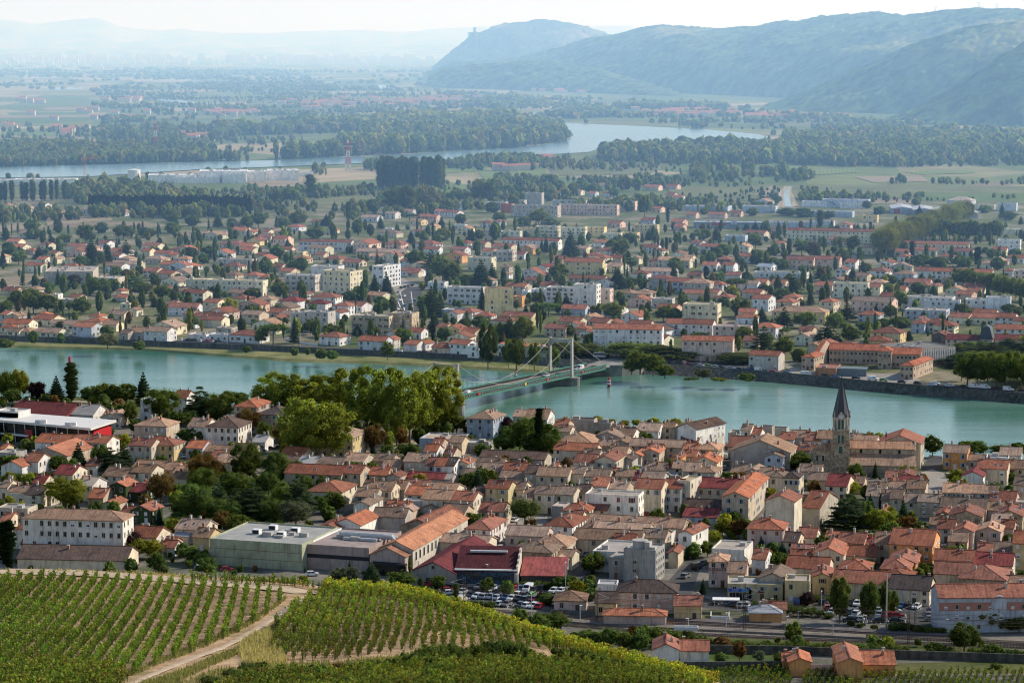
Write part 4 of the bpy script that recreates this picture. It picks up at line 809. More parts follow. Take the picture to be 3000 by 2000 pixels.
# ================================================================= landmark buildings and the bridge
def part(root, name, mb, mat, color=None): return mb.build(name, mat, root, color)
def world_occ(root_mw, mb): occ([tuple(root_mw @ Vector(v)) for v in mb.v], mb.f)
def frame(p, rz): return Matrix.Translation(p) @ Matrix.Rotation(rz, 4, 'Z')
SPECIAL = []
# ---------------- church
def arch_win(w_, h_, dep=.12):
    mb = MB(); n = 8; pts = [(-w_ / 2, 0), (w_ / 2, 0)] + [(w_ / 2 * math.cos(PI * i / n), h_ - w_ / 2 + w_ / 2 * math.sin(PI * i / n)) for i in range(n + 1)]
    mb.add([(x, -.02, z) for x, z in pts], [tuple(range(len(pts)))], 0)
    out = [(x * 1.28, z * 1.0 + (.12 if z > h_ * .5 else 0)) for x, z in pts]
    o = len(pts)
    vs = [(x, -dep, z) for x, z in pts] + [(x, -dep, z) for x, z in out] + [(x, 0, z) for x, z in out] + [(x, -.02, z) for x, z in pts]
    fs = []
    for i in range(1, o):
        j = (i + 1) % o; fs += [(i, j, o + j, o + i), (o + i, o + j, 2 * o + j, 2 * o + i), (i, 3 * o + i, 3 * o + j, j)]
    mb.add(vs, fs, 1); return mb
AW = arch_win(1, 2.4); AWM = shared(AW, 'window', [M['glass'], M['frame_stone']])
AL = arch_win(1, 2.4)
ALM = shared(AL, 'louvre_window', [plain('green_louvre', (.05, .11, .09)), M['frame_stone']])
cp = G(2437, 1391, 0); crz = R(-8); church = thing('church', cp, crz, 'brown stone church with a tall dark spire and clock tower beside the river', 'church')
CW = 6.1; mwc = frame(cp, crz)
mb = MB(); mb.box(0, CW, 0, CW, -.5, 16.2)
for z in (7.6, 11.2): mb.box(-.12, CW + .12, -.12, CW + .12, z, z + .3)
mb.box(-.25, CW + .25, -.25, CW + .25, 16.2, 16.6)
for x in (0, CW):
    for y in (0, CW): mb.box(x - .35, x + .35, y - .35, y + .35, -.5, 12.4)
tower = part(church, 'tower', mb, M['stone'], (.34, .28, .21)); world_occ(mwc, mb)
def octa(r, cx, cy_, rot=PI / 8): return [(cx + r * math.cos(rot + i * PI / 4), cy_ + r * math.sin(rot + i * PI / 4)) for i in range(8)]
mb = MB(); c_ = CW / 2; mb.prism(octa(3.15, c_, c_), 16.6, 21.0); mb.prism(octa(3.4, c_, c_), 21.0, 21.35)
for i in range(8):
    g = PI / 8 + i * PI / 4; mb.tube([(c_ + 3.15 * math.cos(g), c_ + 3.15 * math.sin(g), 16.6), (c_ + 3.15 * math.cos(g), c_ + 3.15 * math.sin(g), 21.2)], [.16, .16], 6)
for x in (.5, CW - .5):
    for y in (.5, CW - .5):
        mb.box(x - .45, x + .45, y - .45, y + .45, 16.6, 17.6); mb.tube([(x, y, 17.6), (x, y, 18.6)], [.4, .03], 6)
belfry = part(church, 'belfry', mb, M['wall'], (.56, .50, .42)); world_occ(mwc, mb)
mb = MB(); n = 8; base_ = octa(3.45, c_, c_); tip = (c_, c_, 36.4)
mid = octa(1.35, c_, c_)
mb.add([(x, y, 21.35) for x, y in base_] + [(x, y, 30.2) for x, y in mid] + [tip], [(i, (i + 1) % 8, 8 + (i + 1) % 8, 8 + i) for i in range(8)] + [(8 + i, 8 + (i + 1) % 8, 16) for i in range(8)])
for i in range(8):
    mb.obox((base_[i][0], base_[i][1], 21.4), tip, .12, .12)
t = NT('slate'); p = t.pos(); t.diffuse(t.ramp(t.noise(1.4, t.scaled(p, (1, 1, 3)), 4), [(.3, (.020, .024, .034)), (.7, (.050, .056, .070))]), .42, .5); M['slate'] = t.m
spire = part(church, 'spire', mb, M['slate']); world_occ(mwc, mb)
mb = MB(); mb.tube([(c_, c_, 36.2), (c_, c_, 37.6)], [.06, .04], 6); mb.box(c_ - .35, c_ + .35, c_ - .04, c_ + .04, 36.9, 37.02); part(church, 'cross', mb, M['dark'])
mb = MB()
for g in range(8):
    a_ = -PI / 2 + g * PI / 4
    if g % 2: 
        x, y = c_ + 3.3 * math.cos(a_), c_ + 3.3 * math.sin(a_); mb.tube([(x, y, 21.3), (x, y, 22.6), (x, y, 23.9)], [.28, .24, .02], 6)
part(church, 'pinnacle', mb, M['wall'], (.5, .45, .38))
# gabled dormers carrying the clock faces
for a_, nm in ((-PI / 2, 'front'), (0, 'side')):
    x, y = c_ + 3.12 * math.cos(a_), c_ + 3.12 * math.sin(a_); 
    mb = MB(); mb.add([(-1.2, -.25, 20.9), (1.2, -.25, 20.9), (1.2, -.25, 22.1), (0, -.25, 23.6), (-1.2, -.25, 22.1), (-1.2, .8, 20.9), (1.2, .8, 20.9), (1.2, 1.1, 22.1), (0, 1.6, 23.6), (-1.2, 1.1, 22.1)], [(0, 1, 2, 3, 4), (2, 7, 8, 3), (3, 8, 9, 4), (1, 6, 7, 2), (5, 0, 4, 9)])
    o = part(church, 'clock_gable', mb, M['wall'], (.56, .50, .42)); o.location = (x, y, 0); o.rotation_euler = (0, 0, a_ + PI / 2)
    mb = MB(); mb.tube([(0, -.27, 21.75), (0, -.36, 21.75)], [.78, .78], 20); ck = part(o, 'clock_face', mb, M['white'])
    mb = MB(); mb.obox((0, -.39, 21.75), (.12, -.39, 22.35), .10, .04); mb.obox((0, -.39, 21.75), (-.2, -.39, 21.4), .10, .04)
    for k in range(12): mb.box(.62 * math.sin(k * PI / 6) - .05, .62 * math.sin(k * PI / 6) + .05, -.40, -.37, 21.70 + .62 * math.cos(k * PI / 6), 21.80 + .62 * math.cos(k * PI / 6))
    part(o, 'clock_hands', mb, M['dark'])
    for dx in (-.62, .62):
        if a_ < 0: place(ALM, 'louvre_window', church, (x + dx, y + .2 - .05, 17.1), (0, 0, 0), (.85, 1, 1.5))
        else: place(ALM, 'louvre_window', church, (x - .2 + .05, y + dx, 17.1), (0, 0, PI / 2), (.85, 1, 1.5))
for a_, ox in ((PI / 4 - PI / 2, 0), (-PI / 4 - PI / 2, 0)):
    place(ALM, 'louvre_window', church, (c_ + 2.93 * math.cos(a_), c_ + 2.93 * math.sin(a_), 17.2), (0, 0, a_ + PI / 2), (.6, 1, 1.4))
for dx in (-.7, .7): place(ALM, 'louvre_window', church, (c_ + dx, 0, 11.9), (0, 0, 0), (.9, 1, 1.35)); place(ALM, 'louvre_window', church, (CW, c_ + dx, 11.9), (0, 0, PI / 2), (.9, 1, 1.35))
place(ALM, 'louvre_window', church, (c_, 0, 8.1), (0, 0, 0), (1.5, 1, 1.15))
# nave with aisle
L_ = 24.5; x0 = CW + .05; ya = -.6; yn = ya + 7.0
mb = MB(); mb.box(x0, x0 + L_, ya, yn, -.5, 4.1, skip=('t',)); mb.box(x0, x0 + L_ - .6, yn, yn + 9.5, -.5, 9.2, skip=('t', 'b'))
mb.add([(x0, yn, 9.2), (x0, yn + 9.5, 9.2), (x0, yn + 4.75, 11.2)], [(0, 2, 1)]); mb.add([(x0 + L_ - .6, yn - .3, 9.0), (x0 + L_ - .6, yn + 9.8, 9.0), (x0 + L_ - .6, yn + 4.75, 12.0), (x0 + L_, yn - .3, 9.0), (x0 + L_, yn + 9.8, 9.0), (x0 + L_, yn + 4.75, 12.0)], [(0, 2, 1), (3, 4, 5), (0, 3, 5, 2), (1, 2, 5, 4)])
mb.box(x0 + L_ - .6, x0 + L_, yn - .3, yn + 9.8, -.5, 9.0); mb.add([(x0 + L_ + .01, ya, 4.1), (x0 + L_ + .01, yn, 4.1), (x0 + L_ + .01, yn, 7.2)], [(0, 1, 2)])
for k in range(5): mb.box(x0 + 3 + k * 5.2, x0 + 3.5 + k * 5.2, ya - .5, ya, -.5, 3.2)
part(church, 'nave', mb, M['stone'], (.42, .345, .26)); world_occ(mwc, mb)
def slab(vs, th=.22):
    mb = MB(); b_ = [(x, y, z - th) for x, y, z in vs]; n_ = len(vs); q = list(vs) + b_
    mb.add(q, [tuple(range(n_)), tuple(range(n_, 2 * n_))[::-1]] + [(i, (i + 1) % n_, n_ + (i + 1) % n_, n_ + i) for i in range(n_)])
    mb.tv = [(q[i][0], q[i][1], q[i][2]) for f in mb.f for i in f]; return mb
mb = slab([(x0 - .1, ya - .5, 4.1), (x0 + L_, ya - .5, 4.1), (x0 + L_, yn, 7.25), (x0 - .1, yn, 7.25)]); part(church, 'aisle_roof', mb, M['roof'], (.36, .245, .175)); world_occ(mwc, mb)
rf = roof_mb('g', L_ - .8, 9.5, 9.2, 23)[0]; o = part(church, 'nave_roof', rf, M['roof'], (.47, .27, .17)); o.location = (x0, yn, 0)
world_occ(mwc @ Matrix.Translation((x0, yn, 0)), rf)
for k in range(3): place(AWM, 'window', church, (x0 + 4.4 + k * 7.0, yn, 7.35), (0, 0, 0), (.9, 1, .68))
# apse on the left of the tower
ac = (-3.1, 4.2); pts = [(ac[0] + 4.6 * math.cos(PI / 2 + i * PI / 6), ac[1] + 4.6 * math.sin(PI / 2 + i * PI / 6)) for i in range(7)] + [(0, ac[1] - 4.6), (0, ac[1] + 4.6)]
mb = MB(); mb.prism(pts, -.5, 9.0); part(church, 'apse', mb, M['stone'], (.34, .28, .21)); world_occ(mwc, mb)
mb = MB(); q = [((x - ac[0]) * 1.08 + ac[0], (y - ac[1]) * 1.08 + ac[1], 9.0) for x, y in pts[:7]] + [(.0, ac[1] - 4.9, 9.0), (.0, ac[1] + 4.9, 9.0)]
mb.add(q + [(ac[0], ac[1], 11.4), (0, ac[1], 11.4)], [(i, i + 1, 9) for i in range(6)] + [(6, 7, 10, 9), (8, 0, 9, 10), tuple(range(9))[::-1]]); mb.tv = [(mb.v[i][0], mb.v[i][1], mb.v[i][2]) for f in mb.f for i in f]
part(church, 'apse_roof', mb, M['roof'], (.42, .24, .15))
for g in (200, 240, 268):
    a_ = R(g); place(AWM, 'window', church, (ac[0] + 4.62 * math.cos(a_), ac[1] + 4.62 * math.sin(a_), 5.2), (0, 0, a_ + PI / 2), (.8, 1, .9))
SPECIAL.append(('church', church, mwc @ Vector((8, 4, 6))))
# ---------------- suspension bridge
A0 = G(1338, 1216, ZW); bd = Vector((.4727, .881, 0)).normalized(); bn = Vector((-bd.y, bd.x, 0)); brz = math.atan2(bd.y, bd.x)
bridge = thing('suspension_bridge', Vector((A0.x, A0.y, 0)), brz, 'green lattice suspension bridge with pale concrete towers crossing the river', 'bridge')
LS, W_ = 110.0, 10.4; S0, S1 = -46.0, 148.0
dz = lambda s: 3.4 - .0192 * s          # deck level falls gently towards the far bank
mb = MB(); mb.add([(S0, -.2, dz(S0)), (S1, -.2, dz(S1)), (S1, W_ + .2, dz(S1)), (S0, W_ + .2, dz(S0)), (S0, -.2, dz(S0) - .7), (S1, -.2, dz(S1) - .7), (S1, W_ + .2, dz(S1) - .7), (S0, W_ + .2, dz(S0) - .7)], [(0, 1, 2, 3), (7, 6, 5, 4), (0, 4, 5, 1), (1, 5, 6, 2), (2, 6, 7, 3), (3, 7, 4, 0)])
part(bridge, 'deck', mb, M['asphalt'])
for y0_ in (.3, W_ - 1.7):
    mb = MB(); mb.add([(s, y, dz(s) + h_) for s in (S0, S1) for y in (y0_, y0_ + 1.4) for h_ in (.02, .2)], [(1, 5, 7, 3), (0, 1, 3, 2), (0, 4, 5, 1), (2, 3, 7, 6)]); part(bridge, 'footway', mb, M['paving'])
GREEN = plain('green_steel', (.045, .22, .15), .5, .4); PALE = plain('pale_steel', (.50, .56, .52), .5, .4); CABLE = plain('cable', (.36, .35, .32), .6)
for y_ in (-.35, W_ + .35):
    mb = MB(); N_ = 80; ds = (S1 - S0) / N_
    bk_ = MB(); yb_ = y_ + (.30 if y_ < 0 else -.30); bk_.add([(S0, yb_, dz(S0) - .6), (S1, yb_, dz(S1) - .6), (S1, yb_, dz(S1) + 1.25), (S0, yb_, dz(S0) + 1.25)], [(0, 1, 2, 3)]); bk_.build('lattice_shade', M['dark'], bridge)  # dark sheet added behind the lattice, painting in the shadow under the deck
    for z_, h_ in ((1.3, .45), (-.95, .50)):
        mb.add([(S0, y_ - .16, dz(S0) + z_), (S1, y_ - .16, dz(S1) + z_), (S1, y_ + .16, dz(S1) + z_), (S0, y_ + .16, dz(S0) + z_), (S0, y_ - .16, dz(S0) + z_ + h_), (S1, y_ - .16, dz(S1) + z_ + h_), (S1, y_ + .16, dz(S1) + z_ + h_), (S0, y_ + .16, dz(S0) + z_ + h_)], [(3, 2, 1, 0), (4, 5, 6, 7), (0, 1, 5, 4), (1, 2, 6, 5), (2, 3, 7, 6), (3, 0, 4, 7)], 0)
    for i in range(N_):
        a, b = S0 + i * ds, S0 + (i + 1) * ds
        mb.obox((a, y_, dz(a) - .5), (b, y_, dz(b) + 1.4), .30, .08, 1); mb.obox((a, y_ + .05, dz(a) + 1.4), (b, y_ + .05, dz(b) - .5), .30, .08, 1)
        if i % 4 == 0: mb.obox((a, y_, dz(a) - .6), (a, y_, dz(a) + 1.4), .2, .2, 0)
    mb.build('lattice_girder', [GREEN, PALE], bridge)
M['ptower'] = plain('bridge_concrete', (.37, .35, .315), var=.2, scale=.3)
def portal(s, top, foot, name='tower'):
    mb = MB()
    for y_ in (-1.0, W_ + .1):
        mb.prism([(s - .95, y_ - .0), (s + .95, y_ - .0), (s + .95, y_ + .95), (s - .95, y_ + .95)], foot, top, 0, [(s - .7, y_ + .08), (s + .7, y_ + .08), (s + .7, y_ + .87), (s - .7, y_ + .87)])
        mb.box(s - .95, s + .95, y_ - .12, y_ + 1.07, top, top + .3)
    mb.box(s - .55, s + .55, -.05, W_ + .1, top - 1.9, top - .2); 
    for q in (0, W_): mb.add([(s - .5, q, top - 1.9), (s + .5, q, top - 1.9), (s + .5, q + (1.6 if q == 0 else -1.6), top - 1.9), (s - .5, q + (1.6 if q == 0 else -1.6), top - 1.9), (s - .5, q, top - 3.6), (s + .5, q, top - 3.6)], [(0, 3, 4), (1, 5, 2), (3, 2, 5, 4)])
    o = mb.build(name, M['ptower'], bridge); mb2 = MB()
    for y_ in (.2, W_ - .2): mb2.obox((s, y_, top + .9), (s, .2 if y_ > 1 else W_ - .2, top + .9), .06, .06)
    for k in range(8): mb2.obox((s, .2 + k * (W_ - .4) / 7, top - .2), (s, .2 + k * (W_ - .4) / 7, top + .95), .05, .05)
    mb2.build('railing', M['steel'], o); return o
TOPN, TOPF = 18.7, 18.5
portal(0, TOPN, 1.8); portal(LS, TOPF, .2)
mb = MB()
def pier(s, half, yl, yh, zt):
    n_ = 7; P = [(s + half * math.cos(PI + PI * i / (n_ - 1)), yl - half * .0 + half * math.sin(PI + PI * i / (n_ - 1))) for i in range(n_)] + [(s + half * math.cos(PI * i / (n_ - 1)), yh + half * math.sin(PI * i / (n_ - 1))) for i in range(n_)]
    mb = MB(); mb.prism(P, ZW - 3, zt - .4); mb.prism([(s + (x - s) * 1.1, yl + (y - yl) * 1.03 if y > 5 else y - .2) for x, y in P], zt - .4, zt)
    return mb.build('pier', M['quay2'], bridge)
t = NT('pier_stone'); p = t.pos(); t.diffuse(t.mix(t.ramp(t.noise(.25, p, 4), [(.4, (0, 0, 0)), (.7, (1, 1, 1))]), (.20, .195, .18), (.36, .34, .30)), .95, .1); M['quay2'] = t.m
pier(0, 2.2, -1.5, W_ + 1.5, 1.9); pier(LS, 2.4, -2.0, W_ + 2.0, .3)
for y_, nm in ((-.55, 'a'), (W_ + .55, 'b')):
    mb = MB(); pts = []
    for i in range(41):
        u = i / 40; s = u * LS; zt = TOPN + (TOPF - TOPN) * u; zm = dz(LS / 2) + 1.9; sag = (TOPN + TOPF) / 2 - zm; pts.append((s, y_, zt - 4 * sag * u * (1 - u)))
    mb.tube(pts, [.10] * len(pts), 6)
    mb.tube([(0, y_, TOPN), (S0 + 2, y_, dz(S0) + 1.2)], [.10, .10], 6); mb.tube([(LS, y_, TOPF), (S1 - 1, y_, dz(S1) + 1.2)], [.10, .10], 6)
    mb.build('main_cable', CABLE, bridge)
    hm = MB(); hm.tube([(0, 0, 0), (0, 0, 1)], [.06, .06], 5); 
    if y_ < 0: HM = shared(hm, 'hanger', [GREEN])
    for i in range(1, 26):
        u = i / 26; s = u * LS; zt = TOPN + (TOPF - TOPN) * u; z_ = zt - 4 * sag * u * (1 - u); z0_ = dz(s) + 1.4
        if z_ - z0_ > .4: place(HM, 'hanger', bridge, (s, y_, z0_), (0, 0, 0), (1, 1, z_ - z0_))
    for k, s in ((0, 18), (1, 62), (2, 84), (3, 120)):
        if y_ < 0:
            mb = MB(); mb.box(s, s + 1.4, y_ - .35, y_ - .28, dz(s) - .2, dz(s) + 1.2); mb.build('navigation_panel', M['paint'], bridge, ((.5, .04, .05), (.75, .5, .05), (.6, .05, .05), (.6, .05, .05))[k])
SPECIAL.append(('suspension bridge', bridge, A0 + bd * 60))
# bridge abutment on the far bank
ap = G(1776, 1101, ZW); mb = MB(); pa = A0 + bd * (S1 - .5); 
P = [pa - bn * 2.2, pa + bn * (W_ + 2.5), pa + bn * (W_ + 3) + bd * 40, pa + bd * 40 - bn * 14]
P2 = [pa - bn * 2.2 + Vector((3, -1, 0)), pa - bn * 7 + bd * 4, pa - bn * 12 + bd * 14, pa - bn * 14 + bd * 40]
ring = [P[1], P[0]] + P2[1:3] + [P2[3], P[2]]
mb.prism([(v.x, v.y) for v in ring], ZW - 2, dz(S1) + .25)
for i in range(4):
    a, b = ring[i], ring[i + 1]
    if i: mb.obox(Vector((a.x, a.y, dz(S1) + .75)), Vector((b.x, b.y, dz(S1) + .75)), .4, 1.0)
ab = mb.build('bridge_abutment', M['quay2']); tag(ab, 'curved pale stone abutment where the bridge meets the far bank', 'abutment')
# ---------------- pale green factory hall and its pink neighbours (bottom left)
h = house(*tp_('TL', 1442, 1364), tp_('TL', 2080, 0)[0], 7.7, 29, 'f', 'g', 'k', -18, False, name='warehouse', wcol=(.40, .42, .29), rcol=(.37, .37, .34), blank=True, label='large pale green flat-roofed factory hall with white roof units behind the vineyard', cat='warehouse')
mb = MB()
for z in (2.6, 5.2): mb.box(-.05, h['w'] + .05, -.05, .0, z, z + .12)
mb.build('cladding_joint', M['shut_brown'], h['o'])
for fx, fy in ((.33, .45), (.40, .72), (.62, .40), (.67, .66)):
    mb = MB(); mb.box(-1.2, 1.2, -1.1, 1.1, 0, 1.5); o = mb.build('roof_unit', M['paint'], h['roof'], (.72, .72, .70)); o.location = (h['w'] * fx, h['d'] * fy, 7.7)
    mb = MB(); mb.box(-1.0, 1.0, -1.14, -1.1, .2, 1.3); mb.build('grille', M['dark'], o)
h = house(*tp_('TL', 2098, 1403), tp_('TL', 2542, 0)[0], 7.0, 28, 'f', 'p', 'p', -18, False, name='warehouse', wcol=(.42, .33, .30), rcol=(.37, .30, .27), blank=True, label='dusky pink flat-roofed hall with silver ducts on its roof', cat='warehouse')
mb = MB(); mb.box(0, h['w'], -.06, 0, 3.4, 4.6); mb.build('fascia_band', M['dark'], h['o'])
mb = MB(); mb.tube([(6, 14, 8.4), (20, 14, 8.4), (23, 14, 8.2), (24, 14, 7.1)], [.8, .8, .8, .8], 10); mb.box(8, 19, 11.5, 16.5, 7.1, 7.9); mb.tube([(8, 17, 8.0), (22, 17, 8.0), (24, 17, 7.1)], [.6, .6, .6], 10)
mb.build('air_duct', M['steel'], h['roof'])
mb = MB(); mb.obox((.4, -.1, 7.3), (1.5, 26, 7.4), .5, .5); mb.build('pipe', M['white'], h['roof'])
h = house(*tp_('BM', 196, 292), tp_('BM', 437, 0)[0], 6.4, 15, 'p', 'p', 'r', -18, False, name='warehouse', wcol=(.46, .37, .33), rcol=(.33, .17, .11), blank=True, nchim=0, label='pink gabled wine cellar front with dark glazed entrance', cat='wine cellar')
mb = MB(); mb.box(1.2, h['w'] + .6, -1.6, -.04, 0, 3.2, 0); mb.box(1.0, h['w'] + .8, -1.9, -.04, 3.2, 3.9, 1)
mb.build('glazed_entrance', [M['glass'], M['dark']], h['o'])
h2 = house(*tp_('BM', 262, 246), tp_('BM', 492, 0)[0], 7.8, 44, 'p', 'c', 'o', -17, False, name='warehouse', wcol=(.60, .55, .47), rcol=(.50, .23, .13), blank=True, nchim=1, label='long orange-roofed hall with a row of arched windows along its bright side', cat='hall')
for k in range(11): place(AWM, 'arched_window', h2['o'], (h2['w'], 3.0 + k * 3.7, 3.4), (0, 0, PI / 2), (1.15, 1, 1.1))
h = house(*tp_('BM', 482, 405), tp_('BM', 782, 0)[0], 4.6, 34, 'p', 'g', 'm', -16, False, name='warehouse', wcol=(.40, .37, .33), rcol=(.155, .038, .042), blank=True, nchim=0, pitch=24, label='maroon roofed hall with grey gable facing the car park', cat='hall')
place(WIN['dark'], 'window', h['o'], (h['w'] * .5, 0, 5.2), (0, 0, 0), (1, 1, 1)); place(DOORM[1], 'door', h['o'], (h['w'] * .42, 0, 0), (0, 0, 0), (2.4, 1, 2.6)); place(DOORM[1], 'door', h['o'], (h['w'] * .62, 0, 0), (0, 0, 0), (2.4, 1, 2.6))
# cellar with mural: low maroon stepped roof
h = house(*tp_('BM', 785, 402), tp_('BM', 1205, 0)[0], 5.2, 14, 's', 'c', 'm', -5, False, name='warehouse', wcol=(.60, .55, .46), rcol=(.085, .022, .027), blank=True, nchim=0, pitch=13, label='low hall with a dark painted mural below a stepped maroon roof', cat='hall')
w_ = h['w']; mb = MB()
for k in range(4): mb.box(w_ - .05, w_ + .45, k * 3.5, k * 3.5 + 3.5, -.5, 6.3 + .95 * k)
mb.build('stepped_gable', M['wall'], h['o'], (.62, .56, .46))
mb = MB(); mb.box(-.2, w_ + .1, -.7, .2, 5.0, 5.35); mb.build('eaves_board', M['white'], h['o'])
mb = MB(); mb.box(w_ * .18, w_ * .80, 11.2, 12.4, 8.0, 8.5); mb.build('rooflight', M['steel'], h['roof'])
t = NT('mural_paint'); p = t.pos(); n_ = t.noise(.35, t.scaled(p, (1, 1, 1.4)), 5, .7)
k = t.ramp(n_, [(.30, (.02, .03, .05)), (.42, (.025, .05, .08)), (.50, (.07, .12, .16)), (.56, (.02, .02, .025)), (.64, (.30, .17, .04)), (.74, (.05, .03, .03))])
t.diffuse(k, .8, .2); mb = MB(); mb.box(.6, w_ - .6, -.12, -.03, .9, 4.7); mu = mb.build('mural', t.m, h['o'])
mb = MB(); u_ = w_ * .30   # dark painted lettering across the mural, too blurred to read: plain strokes
rr3 = random.Random(3)
for k in range(13):
    x = u_ + k * .85
    for q in range(3): a_ = rr3.uniform(-.3, .3); mb.obox((x + q * .2, -.15, 2.0 + rr3.uniform(-.1, .2)), (x + q * .2 + a_, -.15, 3.3 + rr3.uniform(-.2, .2)), .16, .04)
mb.build('mural_lettering', M['dark'], mu)
h = house(*tp_('BM', 1238, 437), tp_('BM', 1540, 0)[0], 3.4, 14, 's', 'd', 'm', -4, False, name='carport', wcol=(.10, .09, .08), rcol=(.30, .085, .078), blank=True, nchim=0, pitch=7, label='open shed under a bright red corrugated roof next to the mural hall', cat='shed')
# concrete silo block
h = house(*tp_('TM', 1945, 1435), tp_('TM', 2166, 0)[0], 9.5, 10.5, 'f', 'g', 'k', -18, False, name='silo_building', wcol=(.40, .385, .355), rcol=(.42, .40, .36), blank=True, label='bare concrete silo block with a round tank and stepped top', cat='silo')
mb = MB(); w_ = h['w']; mb.tube([(w_ * .42, 3.4, 9.4), (w_ * .42, 3.4, 12.0)], [2.2, 2.2], 18); mb.tube([(w_ * .42, 3.4, 12.0), (w_ * .42, 3.4, 12.2)], [2.35, 2.35], 18); mb.build('round_tank', M['concrete'], h['o'])
mb = MB(); mb.box(w_ * .62, w_ * .78, 1.0, 4.0, 9.4, 12.0); mb.box(w_ * .78, w_ * .95, 1.0, 4.0, 9.4, 10.6); mb.tube([(w_ * .5, 4, 12), (w_ * .5, 4, 16)], [.05, .04], 5); mb.build('stair_tower', M['concrete'], h['o'])
for f_ in range(4):
    for k in range(4): place(WIN['dark'], 'window', h['o'], (w_, 1.4 + k * 2.5, 1.2 + f_ * 2.2), (0, 0, PI / 2), (1.1, 1, 1.2))
for q in ((.35, 3.0), (.35, 5.6)): place(WIN['dark'], 'window', h['o'], (w_ * q[0], 0, q[1]), (0, 0, 0), (1.4, 1, 1.0))
h = house(*tp_('TM', 1846, 1492), tp_('TM', 1946, 0)[0], 6.2, 9, 'f', 'g', 'k', -18, False, name='silo_annexe', wcol=(.33, .31, .28), rcol=(.40, .38, .34), label='low concrete annexe on the left of the silo block', cat='annexe')
# ---------------- community centre: thin white roof on slanted posts, red drum
c0 = G(266, 1256, 8.2); root = thing('community_centre', Vector((c0.x, c0.y, 0)), 0, 'modern hall under a thin white roof on slanted posts with a red wall', 'hall')
Pq = [G(-60, 1226, 8.2), G(266, 1256, 8.2), G(341, 1232, 8.2), G(90, 1213, 8.2), G(-60, 1205, 8.2)]; Pq = [(v.x - c0.x, v.y - c0.y) for v in Pq]
mb = MB(); mb.prism(Pq, 7.6, 8.5); mb.box
roofc = mb.build('roof', M['paint'], root, (.70, .67, .62)); occ([(x + c0.x, y + c0.y, 8) for x, y in Pq], [tuple(range(5))])
ins = [((x + 14) * .90 - 14, (y - 9) * .86 + 11) for x, y in Pq]
mb = MB(); mb.prism(ins, -.5, 7.6); mb.build('wall', M['glass'], root)
def lerp2(a, b, t_): return (a[0] + (b[0] - a[0]) * t_, a[1] + (b[1] - a[1]) * t_)
for k in range(10):
    x, y = lerp2(Pq[0], Pq[1], .12 + .86 * k / 9); mb = MB(); mb.obox((x + .4, y + 1.2, -.2), (x, y + .6, 7.7), .22, .22); mb.build('slanted_post', M['white'], root)
mb = MB(); a_, b_ = Pq[1], Pq[2]; x, y = lerp2(a_, b_, .25); mb.prism([(x - 2.5, y + .5), lerp2(a_, b_, .8) , (lerp2(a_, b_, .8)[0] - 4, lerp2(a_, b_, .8)[1] + 4), (x - 5, y + 6)], -.3, 6.6); mb.build('red_wall', M['paint'], root, (.55, .02, .025))
x, y = lerp2(Pq[0], Pq[1], .46); mb = MB(); mb.box(x - 2.4, x + 2.4, y + 1.6, y + 2.2, .4, 5.4); mb.build('red_wall', M['paint'], root, (.42, .06, .05))
mb = MB(); mb.prism([lerp2(Pq[0], Pq[1], .0), lerp2(Pq[0], Pq[1], .44), (lerp2(Pq[0], Pq[1], .44)[0], lerp2(Pq[0], Pq[1], .44)[1] + 5), (Pq[0][0], Pq[0][1] + 5)], 2.7, 3.3); mb.build('canopy', M['white'], root)
for x_, y_ in ((-22, 14), (-9, 7)):
    mb = MB(); mb.box(-2.2, 2.2, -1, 1, 0, 1.3); mb.box(-.6, .6, -1.6, -1, 0, .9); o = mb.build('roof_unit', M['paint'], roofc, (.7, .69, .66)); o.location = (x_, y_, 8.5)
h = house(*tp_('TL', -40, 482), tp_('TL', 126, 0)[0], 10.5, 9, 'f', 'w', 'w', -22, False, name='stage_tower', wcol=(.72, .70, .66), rcol=(.6, .58, .55), blank=True, label='plain white cube with a dark green planted front wall', cat='tower block')
mb = MB(); mb.box(.2, h['w'] - .2, -.25, -.02, 5.5, 10.3); mb.build('green_wall', M['leaf'], h['o'], (.03, .05, .02))
# ---------------- long school on the far quay
SCH = dict(far=True, name='school_wing', wcol=(.53, .42, .33), rcol=(.43, .15, .09), pitch=21, nchim=0, style=['plain', 'dark'])
def wing(x1, y1, x2, hw, d, kind, rot, cols, label, **kw):
    q = dict(SCH); q.update(kw); return house(*tp_('MR', x1, y1), tp_('MR', x2, 0)[0], hw, d, kind, 'c', 'r', rot, cols=cols, floors=2, label=label, cat='school', **q)
wing(820, 1282, 905, 7.2, 13, 'h', -24, 3, 'left end pavilion of the long pink school on the far quay')
wing(1010, 1232, 1350, 7.6, 10, 'g', -12, 12, 'long rear wing of the pink school between its two pavilions')
wing(1345, 1242, 1440, 9.6, 11, 'h', -12, 3, 'taller carved middle block of the pink school')
wing(1440, 1262, 1640, 7.6, 10, 'g', -12, 7, 'right rear wing of the pink school beside its middle block')
wing(1500, 1340, 1590, 7.2, 26, 'h', -26, 3, 'right end pavilion of the pink school with bright side facade')
wing(905, 1262, 930, 6.9, 24, 'g', -24, 1, 'narrow linking wing behind the left school pavilion')
h = house(*tp_('MR', 915, 1362), tp_('MR', 1060, 0)[0], 3.4, 16, 'f', 'o', 'r', -14, True, name='school_hall', wcol=(.52, .27, .16), rcol=(.36, .17, .13), blank=True, label='low orange hall in the forecourt of the pink school', cat='school')
mb = MB(); mb.box(h['w'] + .1, h['w'] + 14, 2, 2.3, 0, 3.3); mb.box(h['w'] + .1, h['w'] + 14, 2, 10, 3.3, 3.6); mb.build('glazed_gallery', M['paint'], h['o'], (.16, .20, .22))
